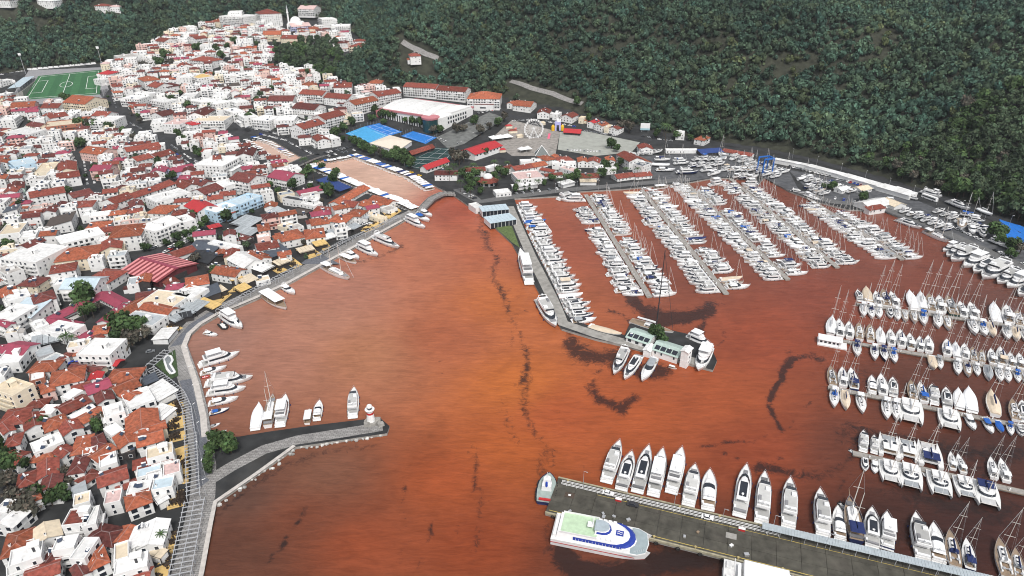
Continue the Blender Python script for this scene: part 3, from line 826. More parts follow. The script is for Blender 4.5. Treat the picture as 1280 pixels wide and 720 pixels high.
def _heater():
    mb = MB()
    mb.face([(-1, -1.1, .25), (1, -1.1, .25), (1, .3, 1.15), (-1, .3, 1.15)], 1); mb.face([(-1, -1.1, .2), (-1, .3, 1.1), (1, .3, 1.1), (1, -1.1, .2)], 1)
    mb.tube((-1.05, .55, 1.35), (1.05, .55, 1.35), .38, n=8, m=0)
    for sx in (-.9, .9): mb.tube((sx, .45, 0), (sx, .45, 1.2), .05, n=4, m=2)
    return mb.mesh('water_heater', [FRAME_W, mat('collector_glass', (.04, .055, .09), .2, .1), METAL])
HEATER = _heater()
def _tank():
    mb = MB(); mb.lathe([(.01, 0), (.62, 0), (.66, .5), (.6, 1.2), (.2, 1.4)], n=9); return mb.mesh('water_tank', [FRAME_W])
TANK = _tank()
def _chim():
    mb = MB(); mb.box(-.35, .35, -.35, .35, -.8, 1.1, 0); mb.box(-.45, .45, -.45, .45, 1.1, 1.25, 0); mb.box(-.25, .25, -.25, .25, 1.25, 1.5, 1); return mb.mesh('chimney', [FRAME_W, DARKM])
CHIM = _chim()
def _dish():
    mb = MB(); mb.tube((0, 0, 0), (0, 0, 1), .05, n=4); mb.lathe([(.05, 0), (.35, .08), (.55, .25)], (0, 0, 1.0), 9); return mb.mesh('satellite_dish', [FRAME_W])
DISH = _dish()
def _ac():
    mb = MB(); mb.box(-.45, .45, -.3, .3, 0, .7, 0); mb.lathe([(.25, 0), (.25, .03)], (0, 0, .7), 8, 1); return mb.mesh('air_conditioner', [FRAME_W, DARKM])
ACU = _ac()

FLOOR_H = 2.65
NPANEL = [0]
def house(x, y, z, ang, L, W, floors, roof, rc, wc='w', detail=2, name='house', label=None, cat=None, balcony=False, clutter=None, arcade=False, rnd=None):
    """L along the long axis (local x); roof: g gable, h hip, f flat with parapet, p low canopy of panels on posts, s lean-to"""
    rnd = rnd or R
    root = thing(name, label or '', cat or 'house', (x, y, z), ang)
    wm, rm = WALL[wc], ROOF[rc]
    h = floors * FLOOR_H if roof != 'p' else max(1, floors) * 3.2
    l2, w2 = L / 2, W / 2
    top = h
    if roof == 'p':                                   # canopy: panels laid side by side on beams and posts
        mb = MB()
        for sx in (-1, 1):
            for sy in (-1, 1): mb.box(sx * l2 - .12, sx * l2 + .12, sy * w2 - .12, sy * w2 + .12, 0, h, 0)
        mb.box(-l2, l2, -w2 - .1, -w2 + .1, h - .25, h, 0); mb.box(-l2, l2, w2 - .1, w2 + .1, h - .25, h, 0)
        part(mb, 'frame', DARKM, root)
        mb = MB(); mb.box(-l2 * .92, l2 * .92, -w2 * .85, w2 * .85, 0, h * .82, 0); part(mb, 'wall', WALL['k' if rc in 'KSG' else wc], root)
        n = max(2, int(round(L / 2.6))); NPANEL[0] += n
        pw = L / n
        mb = MB(); mb.box(-pw / 2 + .09, pw / 2 - .09, -w2 - .3, w2 + .3, -.05, .09)
        me = mb.mesh('roof_panel', [rm])
        for k in range(n):
            o = part_mesh(me, 'roof_panel', root, (-l2 + pw * (k + .5), 0, h + rnd.uniform(.0, .07)), 0)
            o.rotation_euler = (rad(5), 0, 0)
    else:
        mb = MB()
        mb.box(-l2, l2, -w2, w2, -2.5, h, 0, bottom=False)
        slope = .36 if roof in 'gh' else .18
        rise = w2 * slope
        ov = .45
        if roof == 'f':
            pt, ph = .28, .75
            for (a, b, c, d) in ((-l2, l2, -w2, -w2 + pt), (-l2, l2, w2 - pt, w2), (-l2, -l2 + pt, -w2 + pt, w2 - pt), (l2 - pt, l2, -w2 + pt, w2 - pt)):
                mb.box(a, b, c, d, h, h + ph, 0, bottom=False)
        elif roof == 'g':
            for sx in (-l2, l2):
                tri = [(sx, -w2, h), (sx, w2, h), (sx, 0, h + rise)]
                mb.face(tri if sx > 0 else tri[::-1])
        elif roof == 's':
            for sx in (-l2, l2):
                tri = [(sx, -w2, h), (sx, w2, h), (sx, w2, h + W * slope)]
                mb.face(tri if sx > 0 else tri[::-1])
            mb.face([(-l2, w2, h), (l2, w2, h), (l2, w2, h + W * slope), (-l2, w2, h + W * slope)][::-1])
        # string courses
        if floors > 1 and detail > 1:
            for k in range(1, floors):
                zc = k * FLOOR_H
                mb.box(-l2 - .06, l2 + .06, -w2 - .06, w2 + .06, zc - .1, zc + .1, 0)
        part(mb, 'wall', wm, root)
        mb = MB(); th = .22
        if roof == 'f':
            mb.face([(-l2 + .28, -w2 + .28, h + .06), (l2 - .28, -w2 + .28, h + .06), (l2 - .28, w2 - .28, h + .06), (-l2 + .28, w2 - .28, h + .06)])
        elif roof == 'g':
            e = h - ov * slope
            A = [(-l2 - ov, -w2 - ov, e), (l2 + ov, -w2 - ov, e), (l2 + ov, 0, h + rise), (-l2 - ov, 0, h + rise), (l2 + ov, w2 + ov, e), (-l2 - ov, w2 + ov, e)]
            up = lambda q: (q[0], q[1], q[2] + th)
            mb.face([up(A[0]), up(A[1]), up(A[2]), up(A[3])]); mb.face([up(A[3]), up(A[2]), up(A[4]), up(A[5])])
            mb.face([A[1], A[0], A[3], A[2]]); mb.face([A[2], A[3], A[5], A[4]])
            mb.face([A[0], A[1], up(A[1]), up(A[0])]); mb.face([A[4], A[5], up(A[5]), up(A[4])])
            for (a, b, c) in ((1, 2, 4),): mb.face([A[1], A[2], up(A[2]), up(A[1])]); mb.face([A[2], A[4], up(A[4]), up(A[2])])
            mb.face([A[3], A[0], up(A[0]), up(A[3])]); mb.face([A[5], A[3], up(A[3]), up(A[5])])
        elif roof == 'h':
            e = h - .05
            ri = min(l2 * .98, w2 + ov)
            c4 = [(-l2 - ov, -w2 - ov), (l2 + ov, -w2 - ov), (l2 + ov, w2 + ov), (-l2 - ov, w2 + ov)]
            r0, r1 = (-l2 - ov + ri, 0, e + th + rise + .15), (l2 + ov - ri, 0, e + th + rise + .15)
            t = [(a, b, e + th) for a, b in c4]; u = [(a, b, e) for a, b in c4]
            mb.face([t[0], t[1], r1, r0]); mb.face([t[2], t[3], r0, r1]); mb.face([t[1], t[2], r1]); mb.face([t[3], t[0], r0])
            for k in range(4): mb.face([u[k], u[(k + 1) % 4], t[(k + 1) % 4], t[k]])
            mb.face(u[::-1])
        elif roof == 's':
            e0, e1 = h - ov * slope, h + (W + ov) * slope
            q = [(-l2 - ov, -w2 - ov, e0), (l2 + ov, -w2 - ov, e0), (l2 + ov, w2 + ov, e1), (-l2 - ov, w2 + ov, e1)]
            p = [(a, b, c + th) for a, b, c in q]
            mb.face(p); mb.face(q[::-1])
            for k in range(4): mb.face([q[k], q[(k + 1) % 4], p[(k + 1) % 4], p[k]])
        ro = part(mb, 'roof', rm, root)
        if roof in 'gh' and detail > 1:                 # ridge caps of paler mortar
            mb = MB()
            if roof == 'g': mb.box(-l2 - ov, l2 + ov, -.14, .14, h + rise + th - .06, h + rise + th + .1)
            else:
                mb.tube(r0, r1, .15, n=5)
                for cx_, rr in ((t[0], r0), (t[3], r0), (t[1], r1), (t[2], r1)): mb.tube(cx_, rr, .13, n=4)
            o = mb.build('ridge', RIDGE[rc] if rc in RIDGE else rm, ro); KIDS.setdefault(ro, []).append(o)
        # windows: each its own part near the camera, one joined part farther off
        sides = ((L, -w2, 0), (L, w2, math.pi), (W, l2, math.pi / 2), (W, -l2, -math.pi / 2))
        stuff = MB()
        for k, (wd, off, a) in enumerate(sides):
            n = int((wd - 1.2) / (2.9 if k < 2 else 3.1))
            if n < 1: continue
            wi = rnd.choice(WIN); bal_side = balcony and k < 2
            for f in range(max(1, floors)):
                if floors == 1 and rnd.random() < .2: continue
                zc = f * FLOOR_H + 1.45
                for q in range(n):
                    t_ = (q + .5) / n - .5
                    if rnd.random() < (.10 if detail >= 3 else .24): continue
                    ux, uy = math.cos(a), math.sin(a)
                    # direction out of the wall
                    ox, oy = (math.sin(a), -math.cos(a))
                    dd = abs(off) + .02
                    px_, py_ = ux * t_ * wd + ox * dd, uy * t_ * wd + oy * dd
                    if detail >= 3:
                        part_mesh(wi, 'window', root, (px_, py_, zc), a)
                    else:
                        hw, hh = (.5, .6) if not bal_side else (.75, .85)
                        hw *= rnd.uniform(.7, 1.3); hh *= rnd.uniform(.8, 1.15)
                        c = [(-hw, -hh), (hw, -hh), (hw, hh), (-hw, hh)]
                        g = lambda u_, w_, o_: (px_ + ux * u_ + ox * o_, py_ + uy * u_ + oy * o_, zc + w_)
                        stuff.face([g(u_, w_, .05) for u_, w_ in c], 0)
                        stuff.face([g(-hw - .12, hh, .0), g(hw + .12, hh, .0), g(hw + .12, hh + .12, .12), g(-hw - .12, hh + .12, .12)], 1)
                        stuff.face([g(-hw - .12, -hh - .12, .14), g(hw + .12, -hh - .12, .14), g(hw + .12, -hh, .14), g(-hw - .12, -hh, .14)], 1)
                        stuff.face([g(-hw - .12, -hh, .14), g(hw + .12, -hh, .14), g(hw + .12, -hh, .0), g(-hw - .12, -hh, .0)], 1)
            if bal_side and floors > 1:
                s_ = -1 if k == 0 else 1
                for f in range(1, floors):
                    nb = max(1, int(wd / 7))
                    for q in range(nb):
                        cx = ((q + .5) / nb - .5) * wd; hw = wd / nb * .38
                        b = MB(); y0, y1 = sorted((s_ * w2, s_ * (w2 + 1.3)))
                        b.box(cx - hw, cx + hw, y0, y1, f * FLOOR_H - .08, f * FLOOR_H + .1)
                        ye = s_ * (w2 + 1.3)
                        b.box(cx - hw, cx + hw, min(ye, ye - s_ * .12), max(ye, ye - s_ * .12), f * FLOOR_H + .1, f * FLOOR_H + 1.0)
                        part(b, 'balcony', wm, root)
        if detail == 2 and floors > 1 and name in ('house', 'apartment_block') and rnd.random() < .5:   # low annex against one side
            aw, ad, ah = rnd.uniform(.35, .7) * L, rnd.uniform(2.2, 3.6), rnd.choice((2.6, 2.6, 4.8))
            x0 = rnd.uniform(-l2, l2 - aw); b = MB(); b.box(x0, x0 + aw, -w2 - ad, -w2 - .05, -2.5, ah, 0, False); b.face([(x0 + aw * .3, -w2 - ad - .04, .3), (x0 + aw * .6, -w2 - ad - .04, .3), (x0 + aw * .6, -w2 - ad - .04, 2.0), (x0 + aw * .3, -w2 - ad - .04, 2.0)], 1)
            an_ = part(b, 'annex', [wm, FAR_GLASS], root)
            b = MB(); z0, z1 = ah + .05, ah + .05 + rnd.choice((.05, .7)); q = [(x0 - .2, -w2 - ad - .3, z0), (x0 + aw + .2, -w2 - ad - .3, z0), (x0 + aw + .2, -w2 - .06, z1), (x0 - .2, -w2 - .06, z1)]
            b.face([(u_, v_, t_ + .15) for u_, v_, t_ in q])
            for k in range(4): p0, p1 = q[k], q[(k + 1) % 4]; b.face([p0, p1, (p1[0], p1[1], p1[2] + .15), (p0[0], p0[1], p0[2] + .15)])
            o = b.build('annex_roof', ROOF[rnd.choice('RDWTGRO')], an_); KIDS.setdefault(an_, []).append(o)
        if stuff.f:
            o = stuff.build('window', [FAR_GLASS, wm], root); o['kind'] = 'stuff'; KIDS.setdefault(root, []).append(o)
        # things fixed on the roof
        nc = clutter if clutter is not None else rnd.choice((1, 2, 2, 3) if detail < 3 else (0, 1, 1, 2))
        for k in range(nc):
            u, v = rnd.uniform(-.38, .38) * L, rnd.uniform(-.36, .36) * W
            if roof == 'f': zz = h + .06
            elif roof == 'g': zz = h + th + (1 - abs(v) / w2) * rise - .05
            elif roof == 'h': zz = h + th + min(1 - abs(v) / w2, (l2 - abs(u)) / (w2 + .1), 1) * rise - .05
            else: zz = h + th + (v + w2) * slope
            me, nm = rnd.choice(((HEATER, 'water_heater'), (HEATER, 'water_heater'), (CHIM, 'chimney'), (TANK, 'water_tank'), (DISH, 'satellite_dish'), (ACU, 'air_conditioner')))
            if roof != 'f' and nm in ('air_conditioner',): me, nm = CHIM, 'chimney'
            part_mesh(me, nm, root, (u, v, zz), 0 if nm == 'chimney' else rnd.choice((0, .4, -ang + rnd.uniform(-.2, .2))), (rnd.uniform(.65, .95) if detail > 2 else rnd.uniform(.8, 1.1),) * 3)
        # stair head on larger flat roofs
        if roof == 'f' and L > 8 and W > 6 and floors > 1 and rnd.random() < .7:
            sx, sy = rnd.uniform(-.25, .25) * L, rnd.uniform(-.2, .2) * W
            b = MB(); b.box(sx - 1.6, sx + 1.6, sy - 1.3, sy + 1.3, h, h + 2.3, 0, False); b.box(sx - 1.8, sx + 1.8, sy - 1.5, sy + 1.5, h + 2.3, h + 2.45, 0)
            b.face([(sx - .4, sy - 1.32, h + .1), (sx + .4, sy - 1.32, h + .1), (sx + .4, sy - 1.32, h + 2), (sx - .4, sy - 1.32, h + 2)], 1)
            part(b, 'stair_head', [wm, DARKM], root)
    HOUSES.append((root, dict(x=x, y=y, z=z, L=L, W=W, fl=floors, roof=roof, rc=rc, wc=wc, name=name, labelled=bool(label))))
    return root

RIDGE = {k: mat('ridge_' + k, tuple(min(1, .5 * c + .12) for c in col), .85, .2, 2.0) for k, col in
         {'O': (.47, .115, .045), 'R': (.33, .065, .04), 'D': (.17, .042, .035), 'P': (.58, .42, .40)}.items()}

def wfac(y):
    return max(.72, min(1.5, 1.45 - (y - 200) * .0016))

def HP(x1, y1, x2, y2, w, fl, roof, rc, wc='w', **k):
    """house whose roof's middle line runs between two photo pixels"""
    zr = fl * FLOOR_H + (.8 if roof in 'gh' else .4)
    a, b = G(x1, y1, LAND_Z + zr), G(x2, y2, LAND_Z + zr)
    c = (a + b) / 2; d = b - a
    ang = math.atan2(d.y, d.x)
    if math.cos(ang) < 0: ang += math.pi
    W = w * wfac((y1 + y2) / 2); L = max(Vector((d.x, d.y)).length, 3.5)
    z = LAND_Z + ramp(c.y) + float(hill_arr(np.array([c.x]), np.array([c.y]))[0])
    if W > L: L, W, ang = W, L, ang + math.pi / 2 if ang < 0 else ang - math.pi / 2
    yc = (y1 + y2) / 2
    det = k.pop('detail', 3 if yc > 430 else 2)
    n = max(1, int(L / max(W, 4)))
    for q in range(n):
        t = (q + .5) / n - .5
        FOOT.append((c.x + d.x * t, c.y + d.y * t, max(W * .62, L / n * .55)))
    return house(c.x, c.y, z, ang, L, W, fl, roof, rc, wc, detail=det, **k)

NEAR_TXT = """
40 561 77 546 9 2 f W w;8 568 28 571 8 2 g R w;71 567 88 557 7 2 g R w;41 570 71 568 7 1 h O w;46 588 72 580 12 2 g R w;51 605 76 599 9 2 g D w;22 600 43 594 10 2 h R w;33 608 50 606 7 1 h O w;
24 624 48 614 9 2 h O w;54 616 82 613 9 1 f W w;89 580 109 577 12 2 h D w;92 556 113 552 13 2 h O w;114 553 130 547 10 2 h D w;114 572 138 556 8 2 g O w;103 567 122 562 6 2 f W w;124 578 146 571 9 2 f W w;
122 599 158 587 10 2 g R w;104 592 115 597 8 1 h R w;91 615 107 609 8 1 s G w;92 626 113 620 8 2 f C w;131 623 152 618 9 2 f P w;2 641 28 645 12 2 g W w;0 632 20 633 8 2 f W w;5 681 38 672 15 2 h O w;
21 685 43 678 5 2 f B w;12 699 53 686 10 3 f W w;8 716 62 694 6 2 f W w;41 671 74 657 11 2 g C w;68 681 96 676 8 3 f W w;58 691 75 691 10 2 g D w;32 718 74 704 9 2 g R w;93 656 104 635 11 3 f R w;
111 657 116 634 6 3 f W w;96 699 115 672 7 3 f W w;122 678 143 656 15 2 h D w;108 700 131 689 13 2 h O w;91 716 109 706 8 2 g D w;148 677 163 657 8 2 g O w;
145 552 169 542 10 2 g O w;171 549 203 540 10 2 g O w;145 563 170 558 8 1 f B k;183 568 216 559 8 3 f C w;167 582 214 570 5 2 s R w;171 591 201 583 8 2 f L w;204 588 225 582 9 2 f P w;183 597 203 591 6 2 f W w;
160 611 189 606 8 2 f W w;191 606 217 601 8 2 f L w;145 609 170 600 5 1 g R w;157 628 187 617 10 2 h O w;192 623 206 616 12 1 p W w;143 692 161 686 11 3 f C w;143 710 185 698 9 3 f W w;147 721 187 715 7 2 g R w;170 690 192 686 6 1 s L w;192 696 202 686 8 1 p C w;
173 683 178 657 11 2 g W w;186 681 196 650 11 2 g W w;
2 491 29 476 14 4 f C c;40 457 74 455 9 2 h O w;37 472 56 467 8 2 f W r;63 473 105 464 13 2 h O w;50 485 66 480 9 2 h O p;31 484 44 482 6 1 g R w;90 484 112 478 7 1 g R w;107 486 136 476 9 2 g M w;
119 498 140 491 8 2 g D w;111 470 127 468 6 1 g X w;136 469 176 466 11 2 h O w;142 487 170 475 9 2 g O w;155 496 170 487 7 2 g O w;74 512 107 496 9 2 g R w;88 520 115 506 4 2 g W w;99 524 126 510 7 2 g O w;
54 532 82 522 10 2 h O w;75 537 99 527 9 2 g R w;3 521 34 517 12 2 h R w;29 529 56 520 11 2 g R w;31 504 60 501 7 1 h R w;52 512 70 512 7 2 f W w;129 516 154 508 9 3 f W w;157 531 197 520 15 2 g O w;
174 538 206 528 6 2 g O c;156 503 189 491 13 2 f W w;190 481 210 496 10 1 p W w;178 477 196 471 8 1 p S w;191 512 212 519 9 1 p W w;99 533 114 530 8 1 s K w;134 541 150 533 8 2 f W w;118 481 130 476 6 2 f W w;
8 550 26 546 9 2 h R w;0 536 14 530 9 2 g R w;150 519 164 513 7 2 f G w;84 491 96 494 7 2 f W w;
0 366 20 361 10 3 g O w;40 373 67 366 11 3 h D w;6 373 36 365 10 3 f W w;22 385 52 388 13 2 s L w;3 389 31 392 15 3 f W w;0 405 11 400 9 3 g M w;62 398 128 366 7 1 g M w;61 399 96 406 7 1 g M w;129 366 154 379 7 1 g M w;129 402 155 381 7 1 g M w;
62 407 96 413 10 2 f W w;98 422 115 414 6 1 g M w;109 427 125 418 5 1 g R w;115 412 136 409 9 1 h O w;107 433 148 434 14 3 f W w;12 432 38 435 10 2 g M w;0 437 12 431 7 1 g M w;39 428 75 420 9 1 p G w;32 424 52 416 6 1 p W w;0 447 31 444 12 2 f W w;
74 449 86 440 4 1 g R w;185 371 228 376 15 2 f C w;225 362 251 367 11 2 f W w;181 380 216 388 7 2 g O w;172 389 190 388 8 1 h O w;144 394 180 374 9 1 g O w;160 395 200 401 10 2 f G w;232 379 254 384 9 1 p G k;213 401 240 388 6 1 p G w;
249 375 272 384 5 1 p Y k;195 417 217 417 11 1 p W w;251 367 274 362 11 1 s S k;86 400 104 392 5 1 f T k;40 408 58 402 8 2 f W w;44 443 66 436 9 1 f G g;60 446 76 452 8 1 f G w;150 452 128 448 5 1 g X k;90 455 128 460 5 1 g D c;
"""
MID_TXT = """
73 318 124 312 17 3 h O c;126 307 152 303 13 3 g R c;60 278 93 274 15 2 s B w;22 313 66 318 20 4 f W w;27 308 50 298 7 4 g D w;72 301 127 288 13 3 f W w;110 281 137 279 10 2 h O w;3 287 30 284 16 3 f C w;0 340 22 333 13 3 f T w;
30 350 54 351 10 2 h D c;63 336 95 331 10 3 h R w;84 352 126 352 13 3 g L w;118 342 147 345 14 2 h R w;53 348 80 352 6 1 p W w;140 289 179 285 17 4 h O w;183 287 222 272 14 4 f W w;224 275 239 271 11 4 f W w;
247 303 275 311 11 1 g S k;246 316 271 323 11 1 g K k;213 318 240 309 9 1 g R w;270 314 289 313 9 1 g O k;264 302 299 310 5 2 f W w;271 335 301 340 9 2 g O w;297 318 318 329 12 2 g W w;312 314 330 320 6 2 g O w;232 352 260 347 11 2 h O w;
172 348 188 346 9 2 g O k;160 352 174 350 9 2 f G w;204 352 220 347 9 1 g R w;297 274 321 279 12 1 p G k;294 286 320 291 9 1 p G k;290 291 312 297 5 1 g D w;260 285 276 281 5 1 p X k;
48 210 70 208 20 3 f C c;72 209 95 206 20 3 g R c;14 205 42 200 15 3 f L b;71 220 99 216 11 3 g R w;118 209 141 209 11 3 g M p;37 243 80 236 11 3 g R w;87 244 112 238 10 2 g D w;110 186 135 189 13 3 g O p;9 233 30 230 13 2 g D m;
135 252 160 243 11 3 g R w;6 262 24 260 9 3 s S w;33 221 49 220 9 2 f W w;156 187 198 180 10 3 g R w;166 199 186 194 10 3 g R w;190 195 212 189 10 3 g R w;212 213 240 207 10 2 g M l;254 200 290 202 20 4 f W w;266 196 276 195 9 5 h R w;297 190 318 189 17 4 g D w;
190 212 208 211 10 2 g M w;171 222 195 217 9 2 g D w;161 245 187 236 9 3 g R w;188 236 212 227 9 3 g R w;188 250 231 238 13 3 f W w;222 232 242 227 14 2 g R w;243 229 260 224 14 2 g D w;247 240 270 232 12 3 g D w;271 232 294 225 12 3 f W w;
238 260 263 253 15 3 g X w;191 260 216 261 13 3 h O w;262 264 290 254 11 3 f W b;291 254 319 243 11 3 f L b;298 225 320 217 15 4 g D w;161 255 178 252 10 3 g D w;345 216 369 221 14 3 g M w;371 241 400 234 8 1 g M w;402 223 432 237 8 1 p N k;
418 254 455 233 8 1 g O w;356 246 394 252 5 2 f K w;331 256 346 255 7 1 g O w;388 277 410 274 10 2 h O w;415 271 437 273 11 2 h O w;348 296 376 290 13 2 h O w;381 292 405 289 13 2 h O w;320 308 346 303 10 2 g R w;322 284 336 282 10 2 h O w;324 296 335 294 8 1 h R w;
314 316 330 324 8 2 g O w;403 298 419 293 6 1 p W k;424 288 436 285 7 1 p W k;437 285 448 281 7 1 p G k;320 332 336 336 9 1 p W k;409 290 422 288 6 1 p G k;334 318 356 310 9 1 s S k;467 246 491 253 8 1 g O w;450 251 473 257 9 1 h O w;430 252 448 255 9 1 g R w;
437 264 455 266 10 2 h O w;458 266 480 273 5 1 f C c;480 262 492 258 7 1 f T w;362 285 376 281 7 1 f T w;340 270 362 268 8 1 f K k;365 262 385 266 9 1 f B k;352 280 362 283 6 1 f C c;396 260 418 262 9 1 g R w;380 252 398 256 7 2 f W w;
340 262 352 268 7 1 s G w;370 272 384 270 7 1 f T k;300 300 312 296 8 1 f T k;276 330 262 336 8 1 f T k;206 336 226 342 7 1 f K k;286 348 300 344 8 1 p Y k;262 366 280 360 8 1 p C k;300 352 318 346 9 1 p C k;296 362 310 357 8 1 p Y k;
240 392 222 396 5 1 p K k;344 330 360 324 6 1 p C k;392 306 408 302 6 1 p Y k;372 314 392 309 6 1 p C k;
"""
FAR_TXT = """
508 105 548 109 13 4 g R w;549 109 585 113 13 4 g R w;586 119 626 120 20 4 h O w;371 161 397 150 14 4 g R w;398 149 423 139 14 4 g R w;437 131 466 121 13 4 g O w;467 120 495 112 13 4 g R w;379 114 408 117 13 3 g R w;410 118 440 122 13 3 g R w;
338 123 369 123 15 3 g D w;372 131 400 135 15 3 g D w;322 146 344 149 15 3 f W w;345 148 370 147 15 3 f W w;393 173 408 171 13 3 g R w;409 172 420 170 12 3 f W w;378 106 396 104 13 2 h O w;418 107 440 106 14 3 g R w;
462 102 478 102 12 2 h O w;513 89 526 88 13 3 h R w;645 128 667 131 14 2 g O w;673 138 688 139 12 2 g R w;693 141 700 142 9 2 f W w;705 142 719 145 11 2 g R w;725 146 731 147 6 2 f C c;738 150 746 152 9 2 g X w;747 153 757 156 9 2 g O w;758 157 763 158 8 2 f C c;
765 157 776 160 9 2 g R w;872 171 884 173 11 2 h O w;845 165 856 166 9 2 f W w;636 127 643 128 8 2 g O w;
284 18 314 21 26 6 f W w;286 15 303 14 20 7 f W w;322 17 348 14 24 7 h R w;377 13 397 14 18 4 g P w;400 24 418 22 20 4 f W w;414 32 438 31 20 3 f W w;330 42 352 41 16 3 g O c;354 46 380 47 13 3 g R c;362 33 386 30 16 3 g P l;386 35 398 34 14 3 h O c;
440 56 462 57 15 3 h R c;178 76 194 73 20 3 f T w;194 67 210 65 16 3 f C w;148 72 170 67 18 3 f T w;246 72 270 76 16 3 h R w;222 83 240 80 14 3 g R w;199 52 214 48 15 3 g R w;230 34 244 32 14 3 f W w;268 25 280 26 14 3 h O c;
224 40 240 42 14 3 f W w;244 46 252 48 13 3 g R w;262 38 282 37 15 3 f W w;244 92 258 98 14 3 f Y w;230 99 242 90 13 3 f W w;272 108 300 104 20 2 f B w;176 100 196 96 18 3 h O w;194 104 206 108 14 3 g R w;208 104 218 108 12 2 h D w;
40 153 56 158 9 4 g D c;58 157 102 150 17 4 f C r;22 161 52 164 20 4 f W w;16 132 45 129 13 3 g O p;17 137 48 135 10 2 g M w;56 132 78 132 12 3 g R w;92 123 120 127 20 4 g O c;95 124 107 120 16 4 f M p;66 142 74 146 12 4 g R w;82 144 94 143 16 3 f W w;
118 148 150 148 15 4 f W w;122 141 140 143 12 3 g R w;140 107 152 105 13 3 h R w;126 97 136 99 14 2 f W w;163 129 170 127 10 2 g R w;128 90 142 91 13 3 h X w;
240 140 262 140 20 3 g D w;210 152 232 153 15 3 f P w;236 155 246 152 10 3 h X w;246 148 285 148 16 3 f C w;196 140 212 143 13 2 g D w;190 152 208 150 13 3 f W w;
162 125 176 118 17 3 f W w;176 118 186 114 16 3 f W w;196 128 214 122 18 3 f W w;228 119 246 118 16 3 f W w;245 128 262 122 16 3 f W w;262 130 282 124 16 3 f W w;285 140 300 136 16 3 f W w;300 146 318 142 16 3 f W w;268 118 286 117 15 3 f W w;290 128 306 124 15 3 f W w;
0 117 10 118 13 2 f W w;0 100 8 101 12 2 f W w;2 148 22 146 16 3 f W w;0 165 14 166 14 3 f C w;
"""
def parse(txt):
    for row in txt.replace('\n', '').split(';'):
        t = row.split()
        if not t: continue
        a = [float(q) for q in t[:5]]
        fl = int(t[5]); roof, rc, wc = t[6], t[7], t[8]
        big = fl >= 4 or (fl >= 3 and (roof == 'f' or len(HOUSES) % 2))
        name = 'apartment_block' if big else ('market_canopy' if roof == 'p' else 'house')
        cat = {'apartment_block': 'apartment block', 'market_canopy': 'canopy', 'house': 'house'}[name]
        HP(*a, fl, roof, rc, wc, name=name, cat=cat, balcony=big, clutter=None if roof != 'p' else 0)
parse(NEAR_TXT); parse(MID_TXT); parse(FAR_TXT)

# ------------------------------------------------------------------ large public buildings
def market_hall():
    zr = 7.0
    a, b = G(175, 322, LAND_Z + zr), G(222, 336, LAND_Z + zr)
    c = (a + b) / 2; d = b - a; ang = math.atan2(d.y, d.x); L = d.length; W = 30; l2, w2 = L / 2, W / 2
    t = thing('market_hall', 'long market hall under a pink and maroon striped twin roof', 'market hall', (c.x, c.y, LAND_Z), ang)
    mb = MB(); mb.box(-l2 * .96, l2 * .96, -w2 * .9, w2 * .9, -.3, 4.2)
    for sx in (-.96, .96): mb.face([(sx * l2, -w2 * .9, 4.2), (sx * l2, w2 * .9, 4.2), (sx * l2, 0, 7)][:: 1 if sx > 0 else -1])
    part(mb, 'wall', mat('maroon_cladding', (.12, .03, .035), .7, .15), t)
    mb = MB(); mb.box(-l2 * .98, l2 * .98, -1.1, 1.1, 6.7, 7.5); part(mb, 'ridge_vent', ROOF['M'], t)
    n = 18; pw = L / n
    mats = [mat('pink_sheet', (.62, .24, .25), .6, .1, dirt=.2), mat('maroon_sheet', (.20, .04, .045), .6, .12)]
    for sgn in (-1, 1):
        mes = []
        for m_ in mats:
            mb = MB()
            y0, y1 = sgn * w2, sgn * 1.1
            q = [(-pw / 2 + .04, y0, 4.1), (pw / 2 - .04, y0, 4.1), (pw / 2 - .04, y1, 6.9), (-pw / 2 + .04, y1, 6.9)]
            if sgn > 0: q = q[::-1]
            mb.face([(x, y, z + .15) for x, y, z in q]); mb.face(q[::-1])
            for k in range(4):
                p0, p1 = q[k], q[(k + 1) % 4]; mb.face([p0, p1, (p1[0], p1[1], p1[2] + .15), (p0[0], p0[1], p0[2] + .15)])
            mes.append(mb.mesh('roof_panel', [m_]))
        for k in range(n): part_mesh(mes[k % 2], 'roof_panel', t, (-l2 + pw * (k + .5), 0, .1 * (k % 2 == 0)), 0)
    for k in (-.6, -.2, .2, .6): FOOT.append((c.x + d.x * k / 2 * 1.2, c.y + d.y * k / 2 * 1.2, 16))
market_hall()

